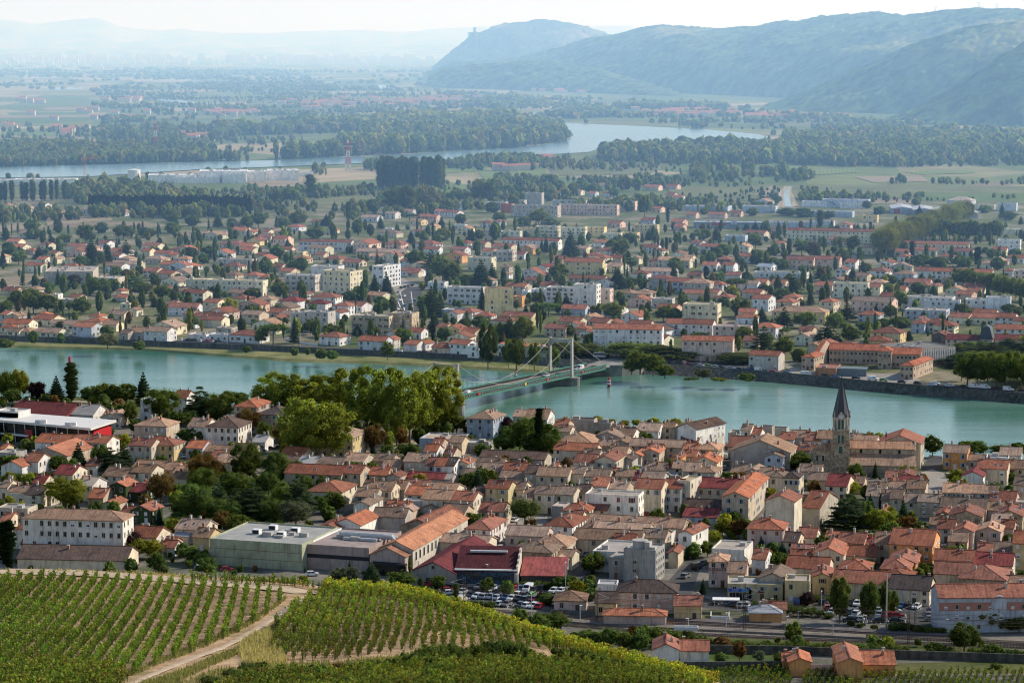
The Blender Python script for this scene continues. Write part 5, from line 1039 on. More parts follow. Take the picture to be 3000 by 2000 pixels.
# long modern block behind with pillared front
h = house(*tp_('MR', 1560, 1238), tp_('MR', 1880, 0)[0], 7.6, 26, 'f', 'c', 'k', 28, True, name='college_block', wcol=(.50, .45, .37), rcol=(.21, .20, .19), blank=True, label='long flat grey-roofed college block with a row of pale pillars', cat='college')
for k in range(26):
    mb = MB(); mb.box(-.22, .22, -.35, 0, 0, 7.2); o = mb.build('pillar', M['white'], h['o']); o.location = (h['w'] * (k + .5) / 26, 0, 0)
    if k % 2 == 0: place(WIN['dark'], 'window', h['o'], (h['w'] * (k + 1.0) / 26, 0, 4.6), (0, 0, 0), (1.8, 1, 1.7)); place(WIN['dark'], 'window', h['o'], (h['w'] * (k + 1.0) / 26, 0, 1.2), (0, 0, 0), (1.8, 1, 1.7))
# mansard pavilion
h = house(*tp_('MR', 2042, 1160), tp_('MR', 2135, 0)[0], 5.2, 12, 'f', 'b', 'l', -16, True, name='mansard_pavilion', wcol=(.46, .40, .34), rcol=(.2, .22, .25), label='pavilion with a tall curved slate mansard roof in the far town', cat='pavilion')
mb = MB(); w_, d_ = h['w'], h['d']; lv = [(-.4, 5.3), (.3, 6.8), (.9, 9.0), (1.7, 11.2), (3.4, 12.2)]
for (i0, z0), (i1, z1) in zip(lv, lv[1:]): mb.prism([(i0, i0), (w_ - i0, i0), (w_ - i0, d_ - i0), (i0, d_ - i0)], z0, z1, 0, [(i1, i1), (w_ - i1, i1), (w_ - i1, d_ - i1), (i1, d_ - i1)])
mb.build('mansard_roof', M['slate'], h['o']); world_occ(h['mw'], mb)
# big corrugated shed on the industrial estate
for k in range(4):
    h = house(*tp_('MR', 1440 + k * 150, 262 + k * 10), tp_('MR', 1590 + k * 150 - 3, 0)[0], 5.2, 40, 'p', 'l', 'z', -6, True, name='factory_shed', wcol=(.38, .40, .45), rcol=(.48, .51, .55), blank=True, nchim=0, pitch=9, label=['first bay from the left of the wide pale corrugated shed', 'second bay from the left of the wide pale corrugated shed', 'third bay from the left of the wide pale corrugated shed', 'rightmost bay of the wide pale corrugated shed'][k], cat='factory shed')
    mb = MB(); mb.box(h['w'] * .1, h['w'] * .4, -.1, 0, 0, 4.2); mb.build('roller_door', M['paint'], h['o'], (.38, .06, .06))
# supermarket with red fascia
h = house(*tp_('MR', 75, 357), tp_('MR', 590, 0)[0], 5, 22, 'f', 'l', 'l', -8, True, name='supermarket', wcol=(.33, .37, .43), rcol=(.37, .40, .44), blank=True, label='long grey supermarket with a red sign on its front', cat='supermarket')
mb = MB(); mb.box(h['w'] * .25, h['w'] * .43, -.3, -.05, 2.9, 4.9); mb.build('red_sign', M['paint'], h['o'], (.55, .03, .04))
mb = MB(); mb.box(h['w'] * .50, h['w'] * .58, -.3, -.05, 4.2, 6.4); sg = mb.build('sign_board', M['paint'], h['o'], (.68, .70, .74))
mb = MB(); x = h['w'] * .54; mb.add([(x - .25, -.36, 5.3), (x - 1.5, -.36, 5.3), (x - .35, -.36, 6.0), (x - .35, -.36, 4.6)], [(1, 3, 0, 2)], 0); mb.add([(x + .25, -.36, 5.3), (x + 1.5, -.36, 5.3), (x + .35, -.36, 6.0), (x + .35, -.36, 4.6)], [(1, 2, 0, 3)], 1)
RED = plain('sign_red', (.55, .03, .04)); BLUE = plain('sign_blue', (.03, .12, .45)); mb.build('emblem', [RED, BLUE], sg)
mb = MB(); mb.box(0, h['w'], -.15, -.03, 4.2, 5.0); mb.build('fascia', M['paint'], h['o'], (.10, .18, .34))
# ---------------- white factory by the far river, tank, crane and pylons
TT = lambda x, y: (x * 1500 / 2352, y * 1500 / 2352)
for x1, y1, x2, hw, d, lb in ((915, 788, 1135, 12, 40, 'highest white factory hall beside the far river'), (1132, 790, 1225, 11, 36, 'white factory hall in the middle of the far row'), (1227, 785, 1372, 11, 38, 'white factory hall at the right end of the far row'), (1022, 803, 1130, 9, 20, 'small white office block in front of the far factory halls'), (680, 806, 905, 8, 30, 'low white factory shed left of the far halls'), (800, 820, 1010, 5, 12, 'long low cream shed in front of the far factory'), (65, 826, 232, 6, 24, 'grey white shed at the far left beyond the poplars'), (232, 824, 352, 6, 20, 'white shed behind the orange crane'), (-30, 828, 62, 5, 18, 'white shed at the left edge near the far river'), (1380, 792, 1440, 4, 12, 'little white building at the right end of the far factory')):
    house(*TT(x1, y1), TT(x2, 0)[0], hw, d, 'f', 'w', 'w', 5, True, name='factory_hall', wcol=(.90, .88, .84), rcol=(.80, .80, .77), blank=True, label=lb, cat='factory')
p_ = G(*TT(617, 838)); root = thing('storage_tank', p_, 0, 'tall white cylindrical tank beside the far factory sheds', 'tank'); mb = MB(); mb.tube([(0, 0, -1), (0, 0, 14)], [7, 7], 20); mb.tube([(0, 0, 14), (0, 0, 15.2)], [7, .5], 20); mb.build('tank', M['paint'], root, (.72, .72, .7))
def lattice(root, pts, w0, w1, H, bays, col_, name='mast', mats=None):
    mb = MB(); th = w0 * .038
    for i in range(bays):
        for s in range(4):
            z0, z1 = H * i / bays, H * (i + 1) / bays; a0, a1 = w0 + (w1 - w0) * i / bays, w0 + (w1 - w0) * (i + 1) / bays
            c = [(-.5, -.5), (.5, -.5), (.5, .5), (-.5, .5)]; m_ = (i * 5 // bays) % 2 if mats else 0
            p0, p1, q0, q1 = c[s], c[(s + 1) % 4], c[s], c[(s + 1) % 4]
            mb.obox((p0[0] * a0, p0[1] * a0, z0), (q0[0] * a1, q0[1] * a1, z1), th * 2, th * 2, m_); mb.obox((p0[0] * a0, p0[1] * a0, z0), (q1[0] * a1, q1[1] * a1, z1), th * 1.4, th * 1.4, m_); mb.obox((p1[0] * a0, p1[1] * a0, z0), (q0[0] * a1, q0[1] * a1, z1), th * 1.4, th * 1.4, m_)
    return mb.build(name, mats or [col_], root)
WHT = plain('mast_white', (.7, .68, .66)); REDM = plain('mast_red', (.55, .10, .07)); GRY = plain('mast_grey', (.25, .28, .32))
def pylon(px, yb, yt, mats, label):
    p_ = G(px, yb); H = (yb - yt) / SC(p_); root = thing('electricity_pylon', p_, .3, label, 'pylon'); lattice(root, None, H * .17, H * .025, H, 9, None, 'mast', mats)
    for f_, l_ in ((.66, .13), (.78, .17), (.90, .12)):
        mb = MB(); z = H * f_; mb.obox((-H * l_, 0, z), (H * l_, 0, z), H * .009, H * .009, 0); mb.obox((-H * l_, 0, z), (0, 0, z + H * .05), H * .012, H * .012, 0); mb.obox((H * l_, 0, z), (0, 0, z + H * .05), H * .012, H * .012, 0); mb.build('cross_arm', [mats[1] if f_ != .78 else mats[0]], root)
pylon(1020, 500, 410, [WHT, REDM], 'red and white electricity pylon standing near the far river bank'); pylon(456, 440, 352, [WHT, REDM], 'red and white electricity pylon among the fields on the far left'); pylon(209, 424, 376, [GRY, GRY], 'small grey electricity pylon among the far left fields')
for px, yb, yt in ((2740, 38, 18), (2868, 31, 8), (2920, 32, 9), (2576, 45, 30)):
    p_ = AT(px, yb + 3, 7400); H = (yb + 3 - yt) / SC(p_); root = thing('electricity_pylon', p_, .5, {2740: 'hazy pylon on the ridge, second from the left of its row', 2868: 'hazy pylon on the ridge, second from the right of its row', 2920: 'hazy pylon on the ridge, rightmost of its row', 2576: 'hazy pylon on the ridge, leftmost of its row'}[px], 'pylon')
    lattice(root, None, H * .16, H * .10, H * .62, 5, None, 'mast', [GRY, GRY]); mb = MB(); mb.obox((-H * .08, 0, H * .62), (-H * .22, 0, H * .95), 1, 1); mb.obox((H * .08, 0, H * .62), (H * .22, 0, H * .95), 1, 1); mb.obox((-H * .3, 0, H * .96), (H * .3, 0, H * .96), 1.2, 1.2); mb.build('cross_arm', GRY, root)
p_ = G(*TT(391, 840)); H = (840 - 725) * .638 / SC(p_); ORG = plain('crane_orange', (.75, .22, .05)); root = thing('tower_crane', p_, .15, 'orange tower crane beside the white sheds near the far river', 'crane')
lattice(root, None, H * .09, H * .09, H * .95, 12, None, 'mast', [ORG, ORG]); mb = MB(); J = H * .62
mb.obox((-H * .14, 0, H * .95), (J, 0, H * .99), H * .02, H * .02); mb.obox((0, 0, H * .95), (0, 0, H * 1.03), H * .03, H * .03); mb.obox((0, 0, H * 1.03), (J * .7, 0, H * .985), H * .01, H * .01); mb.obox((0, 0, H * 1.03), (-H * .13, 0, H * .95), H * .01, H * .01); mb.build('jib', ORG, root)
mb = MB(); mb.box(-H * .15, -H * .10, -1, 1, H * .88, H * .95); mb.build('counterweight', M['concrete'], root)
# ---------------- navigation marks in the river
def mark(px, yb, yt, stripes, label, rad=.55):
    p_ = G(px, yb, ZW); H = (yb - yt) / SC(p_); root = thing('navigation_mark', p_, 0, label, 'navigation mark')
    mb = MB(); mb.tube([(0, 0, -2), (0, 0, H * .08)], [rad * 1.5, rad * 1.5], 10); mb.build('base', M['concrete'], root)
    n_ = len(stripes)
    for i, c in enumerate(stripes):
        mb = MB(); mb.tube([(0, 0, H * (.08 + .80 * i / n_)), (0, 0, H * (.08 + .80 * (i + 1) / n_))], [rad, rad], 12); mb.build('band', M['paint'], root, c)
    mb = MB(); mb.tube([(0, 0, H * .88), (0, 0, H * .92), (0, 0, H)], [rad * .5, rad * .6, rad * .15], 8); mb.build('lamp', M['paint'], root, stripes[-1])
r_, w__, k_ = (.50, .025, .03), (.70, .68, .66), (.03, .03, .03)
mark(1784, 1136, 1104, [k_, r_, w__, r_, w__, r_], 'red and white banded navigation pole on a black foot in the river', .75); mark(204, 1072, 1042, [r_, r_, r_], 'plain red navigation pole in the left part of the river', .7); mark(1453, 1212, 1190, [(.05, .3, .2), (.65, .68, .66), (.05, .3, .2)], 'green and white navigation mark in front of the grey house roof', .6); mark(1510, 1100, 1086, [w__, r_], 'small red and white navigation mark behind the bridge deck', .7)

# ---------------- long pale blue residence with brick band (bottom right)
h = house(*tp_('BR', 1768, 588), 3150, 8.6, 11, 'g', 'l', 'r', 2, False, name='apartment_block', wcol=(.50, .54, .60), rcol=(.36, .15, .10), blank=True, nchim=2, label='long pale blue residence with a brick-red top band and white shutters', cat='apartment block')
mb = MB(); mb.box(-.06, h['w'] * .38, -.06, .0, 6.0, 8.3); mb.box(h['w'] * .50, h['w'] + .06, -.06, .0, 6.0, 8.3); mb.build('brick_band', M['paint'], h['o'], (.42, .20, .15))
mb = MB(); w_ = h['w']; n = 10; arc = [(w_ * .385, 6.5)] + [(w_ * .44 - w_ * .055 * math.cos(PI * i / n), 8.6 + 1.5 * math.sin(PI * i / n)) for i in range(n + 1)] + [(w_ * .495, 6.5)]
mb.add([(x, -.3, z) for x, z in arc] + [(x, 2.5, z) for x, z in arc], [tuple(range(len(arc)))] + [(i, i + 1, len(arc) + i + 1, len(arc) + i) for i in range(len(arc) - 1)]); mb.build('round_gable', M['wall'], h['o'], (.55, .58, .63))
for f_, z in enumerate((.9, 3.6, 6.4)):
    for k in range(12):
        st_ = ['white', 'plain', 'half', 'dark'][(k * 7 + f_ * 3) % 4]
        if (k + f_) % 3 != 1 or f_ == 2: place(WIN[st_], 'window', h['o'], (w_ * (k + .6) / 12.2, -.06, z), (0, 0, 0), (1.0, 1, 1.35 if k % 2 else .8))
# ================================================================= trees
def leafquads(P, N, size, r):
    """quads at P facing N"""
    n = len(P); a = np.cross(N, r.normal(size=(n, 3))); a /= np.linalg.norm(a, axis=1, keepdims=True) + 1e-9
    b = np.cross(N, a); s = (size * r.uniform(.6, 1.3, n))[:, None]
    a, b = a * s, b * s * r.uniform(.6, 1.0, n)[:, None]
    V = np.stack([P - a - b * .3, P + b * -1.0 + a * .2, P + a + b * .3, P + b - a * .2], 1).reshape(-1, 3)
    return V, np.arange(4 * n).reshape(n, 4)
def core(r, cx, rad, seed):
    u = np.linspace(0, 2 * PI, 9)[:-1]; v = np.linspace(-PI / 2, PI / 2, 6)
    V = []; 
    for vv in v:
        for uu in u: V.append((math.cos(vv) * math.cos(uu), math.cos(vv) * math.sin(uu), math.sin(vv)))
    V = np.array(V) * (np.array(rad) * (1 + r.uniform(-.18, .18, (len(V), 1)))) + np.array(cx)
    Fq = [(i * 8 + j, i * 8 + (j + 1) % 8, (i + 1) * 8 + (j + 1) % 8, (i + 1) * 8 + j) for i in range(5) for j in range(8)]
    return V, np.array(Fq)
def crown(kind, seed, n):
    """crown of a tree of height 1 and width 1 (x, y in -.5 .. .5): many small leaf faces in clumps"""
    r = np.random.default_rng(seed); P, N, L, Cs = [], [], [], []
    cores = []
    def lobe(c, rad, k, lo=.55, flat=1.0, tone=1.0):
        d = r.normal(size=(k, 3)); d /= np.linalg.norm(d, axis=1, keepdims=True)
        q = d * (np.array(rad) * (r.uniform(lo ** 3, 1.75, k) ** (1 / 3))[:, None]); P.append(q + np.array(c)); nn = d / np.array(rad); nn /= np.linalg.norm(nn, axis=1, keepdims=True); N.append(nn)
        L.append(np.full(k, tone) * r.uniform(.75, 1.25, k))
        cores.append((c, np.array(rad) * .64))
    if kind in ('round', 'tall'):
        z0, zc, hz_ = (.18, .60, .40) if kind == 'round' else (.12, .56, .44)
        m = 15 if kind == 'round' else 17
        for i in range(m):
            g = i * 2.39996 + r.uniform(-.5, .5); t_ = (i + .5) / m; zz = zc + hz_ * (2 * t_ - 1) * .72
            rr = math.sqrt(max(0, 1 - (2 * t_ - 1) ** 2)) * .30 + .02
            rad = r.uniform(.15, .235); lobe((rr * math.cos(g) * r.uniform(.8, 1.15), rr * math.sin(g) * r.uniform(.8, 1.15), zz + r.uniform(-.04, .04)), (rad, rad, rad * .82), n // m, tone=r.uniform(.72, 1.25))
        lobe((0, 0, zc), (.26, .26, hz_ * .7), n // 14, tone=.8)
    elif kind == 'billow':
        for i in range(36):
            g = i * 2.39996 + r.uniform(-.5, .5); t_ = (i + .5) / 36; zz = .57 + .42 * (2 * t_ - 1) * .80
            rr = math.sqrt(max(0, 1 - (2 * t_ - 1) ** 2)) * .36 + .03; rad = r.uniform(.085, .155)
            lobe((rr * math.cos(g) * r.uniform(.75, 1.15), rr * math.sin(g) * r.uniform(.75, 1.15), zz + r.uniform(-.03, .03)), (rad, rad, rad * .55), n // 36, tone=r.uniform(.45, 1.5))
        lobe((0, 0, .55), (.27, .27, .33), n // 12, tone=.8)
    elif kind == 'ball':
        for i in range(9):
            g = i * 2.4; t_ = (i + .5) / 9; zz = .62 + .3 * (2 * t_ - 1) * .6; rr = math.sqrt(max(0, 1 - (2 * t_ - 1) ** 2)) * .22
            lobe((rr * math.cos(g), rr * math.sin(g), zz), (.27, .27, .21), n // 9, tone=r.uniform(.85, 1.15))
    elif kind == 'column':
        for i in range(21):
            t_ = i / 20; zz = .10 + .84 * t_; w_ = (math.sin(PI * (.10 + .84 * (1 - t_)) ** .8) ** .7) * .30 + .10
            for _ in range(2): lobe((r.uniform(-.10, .10), r.uniform(-.10, .10), zz), (w_ * .9, w_ * .9, .06), n // 42, tone=r.uniform(.75, 1.2))
    elif kind == 'cone':
        T = 11
        for i in range(T):
            t_ = i / (T - 1); zz = .10 + .86 * t_; rr = .46 * (1 - t_) ** .85 + .02; k = max(4, int(8 * (1 - t_) + 4))
            for j in range(k):
                g = 2 * PI * j / k + i * 1.3 + r.uniform(-.2, .2); q = rr * r.uniform(.5, .74)
                lobe((q * math.cos(g), q * math.sin(g), zz - .02), (rr * .36 + .02, rr * .36 + .02, .042), max(4, n // 95), tone=r.uniform(.7, 1.2), lo=.3)
        cores.append(((0, 0, .4), np.array((.22, .22, .34))))
    elif kind == 'cedar':
        for i in range(8):
            t_ = i / 7; zz = .16 + .80 * t_; rr = .44 * (1 - t_ ** 1.8) + .05; k = int(6 * (1 - t_)) + 4
            for j in range(k):
                g = 2 * PI * j / k + i * .9 + r.uniform(-.35, .35); q = rr * r.uniform(.45, .85)
                lobe((q * math.cos(g), q * math.sin(g), zz + r.uniform(-.03, .03)), (rr * .36 + .03, rr * .36 + .03, .034), max(6, n // 58), lo=.2, tone=r.uniform(.65, 1.2))
        cores.append(((0, 0, .45), np.array((.17, .17, .3))))
    elif kind == 'umbrella':
        for i in range(11):
            g = i * 2.4; rr = .36 * math.sqrt((i + .5) / 11); lobe((rr * math.cos(g), rr * math.sin(g), .78 - .28 * rr + r.uniform(-.02, .02)), (.19, .19, .12), n // 11, tone=r.uniform(.8, 1.2))
    elif kind == 'bush':
        for i in range(10):
            g = i * 2.4; rr = .30 * math.sqrt((i + .5) / 10); lobe((rr * math.cos(g), rr * math.sin(g), .40 + r.uniform(-.12, .22)), (.22, .22, .34), n // 10, tone=r.uniform(.75, 1.25))
    P, N, L = np.concatenate(P), np.concatenate(N), np.concatenate(L)
    inner = np.zeros(len(P), bool)
    for c, rad in cores:
        inner |= (((P - np.array(c)) / (np.array(rad) * 1.02)) ** 2).sum(1) < .55
    P, N, L = P[~inner], N[~inner], L[~inner]
    NN = N * .75 + r.normal(size=N.shape) * .6; NN /= np.linalg.norm(NN, axis=1, keepdims=True)
    size = np.full(len(P), 1.25 / math.sqrt(n) * (.55 if kind in ('cone', 'cedar', 'column') else .72))
    V, Fq = leafquads(P, NN, size, r)
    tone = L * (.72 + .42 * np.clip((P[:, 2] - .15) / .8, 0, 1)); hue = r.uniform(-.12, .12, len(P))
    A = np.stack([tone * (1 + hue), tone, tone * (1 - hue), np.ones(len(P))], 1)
    Vs, Fs, As = [V], [Fq], [A]; off = len(V)
    for i, (c, rad) in enumerate(cores):
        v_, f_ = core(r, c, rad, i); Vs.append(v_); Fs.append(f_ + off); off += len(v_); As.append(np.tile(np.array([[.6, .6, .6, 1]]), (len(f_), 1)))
    return np.concatenate(Vs), np.concatenate(Fs), np.concatenate(As)
def trunk_mesh(kind):
    mb = MB()
    if kind in ('cone', 'column', 'cedar'): mb.tube([(0, 0, -.03), (0, 0, .3), (0, 0, .88)], [.028, .020, .004], 7)
    else:
        top = .3 if kind != 'umbrella' else .62
        mb.tube([(0, 0, -.04), (.008, .004, top * .6), (.0, .0, top)], [.034, .026, .022], 8)
        for g in (0.3, 1.7, 2.9, 4.2, 5.4):
            mb.tube([(0, 0, top * .92), (.10 * math.cos(g), .10 * math.sin(g), top + .13), (.2 * math.cos(g), .2 * math.sin(g), top + .30)], [.017, .011, .005], 5)
    me = bpy.data.meshes.new('trunk'); me.from_pydata(mb.v, [], mb.f); me.materials.append(M['bark']); me.update(); return me
KIND = {  # letter: (shape, colour, name, words)
    'b': ('round', (.115, .160, .045), 'broadleaf_tree', 'dark green broadleaf tree'), 'l': ('round', (.115, .150, .044), 'broadleaf_tree', 'light green broadleaf tree'), 'y': ('round', (.25, .26, .045), 'broadleaf_tree', 'yellow green broadleaf tree'),
    'r': ('round', (.17, .105, .045), 'broadleaf_tree', 'rust brown broadleaf tree'), 'u': ('round', (.060, .034, .042), 'broadleaf_tree', 'dark purple broadleaf tree'), 't': ('billow', (.26, .30, .06), 'plane_tree', 'huge yellowish green plane tree'),
    'c': ('cedar', (.074, .108, .058), 'cedar_tree', 'dark cedar with flat layered branches'), 'k': ('cone', (.064, .104, .056), 'fir_tree', 'dark pointed fir tree'), 'p': ('column', (.085, .120, .046), 'poplar_tree', 'tall slender poplar'),
    's': ('column', (.016, .030, .014), 'cypress_tree', 'thin dark cypress'), 'o': ('round', (.15, .165, .11), 'willow_tree', 'silvery grey green tree'), 'i': ('umbrella', (.075, .12, .036), 'umbrella_pine', 'umbrella pine with a flat spreading crown'), 'a': ('ball', (.13, .15, .048), 'pollard_tree', 'round clipped pollard tree'),
    'v': ('tall', (.10, .135, .042), 'broadleaf_tree', 'tall leafy broadleaf tree')}
PROTO = {}
def proto(shape, lod):
    key = (shape, lod)
    if key not in PROTO:
        nq = {0: 4600, 1: 1300, 2: 400}[lod]; PROTO[key] = []
        for sd in range(3 if lod < 2 else 4):
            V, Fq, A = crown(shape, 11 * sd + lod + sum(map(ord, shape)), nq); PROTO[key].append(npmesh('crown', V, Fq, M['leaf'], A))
        if (shape, 't') not in PROTO: PROTO[(shape, 't')] = trunk_mesh(shape)
    return random.choice(PROTO[key]), PROTO[(shape, 't')]
TREES = []
SPEC = []
def tree(pos, h, w, k, group=None, **kw): SPEC.append((pos, h, w, k, group, kw))
def build_tree(pos, h, w, k, group=None, label=None, lod=None, name=None, cat='tree'):
    shape, c, nm, words = KIND[k]
    if h < 3.2: shape, nm, words, cat = 'bush', 'shrub', words.replace('broadleaf tree', 'shrub').replace('tree', 'shrub'), 'shrub'
    px = h * SC(pos); lod = lod if lod is not None else (0 if px > 75 else 1 if px > 26 else 2)
    cm, tm = proto(shape, lod); root = thing(name or nm, pos, random.uniform(0, 6.28))
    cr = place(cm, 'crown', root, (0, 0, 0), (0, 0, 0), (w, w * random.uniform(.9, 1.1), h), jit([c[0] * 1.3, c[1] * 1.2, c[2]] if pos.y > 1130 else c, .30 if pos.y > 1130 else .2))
    if shape != 'bush': place(tm, 'trunk', root, (0, 0, 0), (0, 0, 0), (max(w, h * .5) * .9, max(w, h * .5) * .9, h))
    n_ = 8; vs_ = [(pos.x + w * .36 * math.cos(g) * math.cos(e), pos.y + w * .36 * math.sin(g) * math.cos(e), pos.z + h * .56 + h * .33 * math.sin(e)) for e in (-1.2, 0, 1.2) for g in [2 * PI * i / n_ for i in range(n_)]]
    occ(vs_, [(a * n_ + i, a * n_ + (i + 1) % n_, (a + 1) * n_ + (i + 1) % n_, (a + 1) * n_ + i) for a in range(2) for i in range(n_)])
    TREES.append(dict(o=root, c=pos + Vector((0, 0, h * .6)), h=h, w=w, k=k, words=words, name=name or nm, group=group, label=label, cat=cat)); return root
def trees(tile, txt, z=0.0):
    for rec in txt.replace('\n', ';').split(';'):
        q = rec.split()
        if len(q) < 5: continue
        x, y0, y1, w = map(float, q[:4]); a, b = tp_(tile, x, y1); p = G(a, b, z); s = SC(p) * ZS
        tree(p, (y1 - y0) / s * 1.05, w / s * (1.22 if q[4] not in 'pst' else 1.45), q[4])
TR = {}
TR['TL'] = """
40 210 425 170 b;140 195 420 130 y;255 275 425 120 u;390 240 432 150 k;495 150 424 120 p;620 310 436 130 b;700 295 436 150 b;780 300 440 130 b;870 285 442 150 b;990 215 440 130 k;900 420 590 100 l;820 400 480 90 r;1120 330 545 230 b;1380 320 560 270 c;1520 365 572 200 l;1590 345 450 140 b;1660 355 440 110 b;1710 465 645 160 r;1290 600 722 130 b;1370 605 722 130 b;1240 480 600 150 b;210 380 440 90 b;90 330 440 120 b;320 360 440 90 b
540 700 895 150 k;760 735 905 220 c;860 710 875 130 c;690 720 885 130 b;395 785 905 130 b;1410 785 1000 240 r;1390 880 1060 210 b;1700 700 965 220 v;1900 770 995 190 v;1850 900 1085 150 l;1620 905 1095 210 b;1500 980 1185 200 c;1350 990 1255 240 b;1110 910 1115 190 r;1740 980 1250 300 c;2060 920 1210 260 c;2040 1100 1285 210 o;1640 1020 1225 210 c;1480 1080 1260 200 b;1250 1090 1240 120 b;1230 985 1100 110 b;1560 1100 1270 200 b;1880 1090 1270 180 b;1960 1000 1180 170 b;1710 1215 1290 130 y;450 945 1158 290 y;240 1120 1185 130 b;690 1330 1485 200 b;890 1300 1485 200 u;1045 1360 1495 140 y;850 1410 1505 110 b;1260 1390 1485 90 b;1310 1415 1525 130 b;1390 1450 1540 100 b;2300 1040 1175 130 l;100 910 985 150 b;230 905 990 150 b;320 900 975 110 b;1210 1405 1440 60 r;620 560 700 60 b;20 800 900 60 l;1240 820 890 60 b;1030 800 850 60 b;960 795 840 70 b;1140 820 850 80 l;740 1115 1150 100 b
1890 205 560 250 t;2010 225 565 230 t;2130 235 568 240 t;2240 240 565 220 t;2070 395 815 250 t;2285 410 822 240 t;2180 430 818 200 t;1960 560 765 150 r;1850 300 560 190 t;1830 560 720 120 b;2160 560 760 120 t
"""
TR['TM'] = """
30 190 610 240 t;180 178 650 250 t;340 188 695 250 t;470 235 705 220 t;575 182 665 240 t;700 172 650 220 t;30 450 700 200 t;-70 470 720 180 t;230 578 765 150 r;380 420 720 150 t;795 505 650 170 a;660 530 660 140 b;500 602 655 36 s;540 602 655 36 s;580 560 660 90 b;330 620 760 60 t;420 600 740 90 r
1360 465 805 75 s;1280 530 765 200 b;1420 570 805 190 b;1330 640 800 170 b;1230 600 760 130 b;1150 525 645 80 u;1120 645 775 140 b;1140 590 700 110 b;460 705 795 150 b;1265 1083 1275 215 a;940 870 1045 130 k;1010 880 1005 120 b;900 900 1010 110 b;960 860 1000 120 c;1745 1455 1592 130 l;1850 1450 1565 100 l;1700 1490 1600 110 b;1540 515 560 80 y;1765 515 570 72 y;1855 525 572 84 y;1950 535 582 76 y;2040 535 585 80 y;2150 530 588 95 y;2300 535 588 90 y;1650 520 566 70 y;970 690 760 110 l;910 710 760 80 l
1250 820 860 80 l;1180 815 856 80 l;1320 825 862 80 l;1100 805 850 80 l;1390 835 868 60 l;190 1290 1320 80 l;295 1288 1316 100 l;2250 805 850 90 b;1180 935 970 40 y;450 1040 1090 40 b;830 940 1010 40 b;60 1300 1330 60 l
"""
TR['TR'] = """
820 780 885 190 l;760 790 870 110 l;1170 975 1065 120 y;1140 1058 1312 330 c;1290 1050 1210 100 k;1370 1160 1335 170 y;1310 1180 1330 140 y;1430 1250 1375 130 b;1470 1260 1340 90 b;1520 1095 1295 130 k;1440 1140 1260 80 y;1635 1240 1335 120 b;1580 1170 1290 60 b;1860 1100 1165 100 b;345 1170 1265 110 b;275 1222 1345 110 y;340 1278 1350 90 y;425 1222 1305 100 l;215 1303 1405 100 y;170 1378 1485 100 l;75 1390 1495 90 l;540 1343 1475 90 k;685 1388 1505 110 k;650 1460 1555 150 b;2250 1330 1405 90 l;1760 1195 1310 110 b;1350 630 695 64 y;1720 655 795 130 l;1230 622 668 80 y;1290 622 668 70 y;2010 685 795 190 l;1930 690 780 90 l;2190 713 795 150 l;2310 700 778 110 l;1280 685 735 110 b;1170 690 740 70 l;1480 1200 1300 80 b;1290 1500 1570 90 b;390 840 870 40 b
1690 1530 1600 120 b;1800 1540 1600 110 y;1760 1510 1560 70 r
"""
TR['BR'] = """
1080 450 765 150 v;1280 470 765 135 v;1385 480 725 90 v;1440 535 705 100 v;860 550 645 80 u;610 580 645 100 b;1690 358 455 110 l;1760 338 435 70 r;1755 388 485 110 l;1840 358 465 90 y;2110 650 805 220 b;2240 720 820 170 b;2320 720 825 150 b;1940 762 965 190 v;140 455 565 60 k;465 533 612 22 s;2240 400 465 46 l;2325 388 455 60 l;1720 510 605 90 u;1620 858 925 55 b;390 888 1035 90 r;525 950 1045 80 o;260 965 1055 80 b;690 960 1040 130 b;270 862 945 110 r;740 630 705 90 b;810 640 715 90 b;880 645 715 90 b;950 665 720 80 b;1010 690 730 70 b;500 605 670 70 b;1320 765 810 60 b;1460 745 820 110 l;1540 750 820 120 l;1620 770 825 120 l;1700 775 830 120 l;1780 780 835 90 l;1230 750 790 70 l;1160 740 780 60 l;40 820 900 100 b;140 845 915 110 b;200 860 925 90 b;330 880 930 110 l;430 870 945 140 b;560 885 950 150 b;690 880 955 160 b;820 880 955 150 b;950 885 960 150 l;1080 890 965 170 b;1220 895 970 170 l;1350 900 975 150 b;1480 905 980 160 l;1740 900 985 150 b;1830 920 990 120 l;2010 925 1000 120 b;2130 905 1000 140 b;2250 930 1005 140 b;2330 945 1010 100 l;2160 1030 1075 90 b;2060 860 930 40 b;920 560 610 100 l;1000 570 615 90 l;1180 590 620 90 l;1120 585 620 70 l
"""
TR['BM'] = """
60 375 515 140 o;-20 390 500 120 o;210 345 525 190 k;410 408 545 200 b;670 430 545 90 l;1000 458 565 100 l;1145 468 585 80 l;545 455 535 42 p;595 498 555 32 p;790 490 650 52 p;1420 558 635 120 b;1720 525 605 100 b;1380 540 605 70 u;1450 690 825 230 b;1310 728 805 120 b;1700 465 560 90 b;1690 800 860 110 b;1250 470 520 120 l;1340 470 525 120 l;1420 475 525 110 l;1500 450 530 100 b;1580 440 530 110 b;1660 470 540 100 b;870 600 660 90 b;940 602 662 90 b;1020 605 665 90 b;420 500 590 130 l;520 510 600 140 l;620 530 620 150 l;700 560 630 120 b;1650 820 900 150 b;1760 820 920 160 b;1860 800 940 150 b;1960 830 960 170 b;2060 820 975 160 b;2150 790 930 150 b;2260 810 920 150 b;2340 800 870 90 b;2080 780 900 100 b;1800 880 950 130 l;460 300 420 46 b
"""
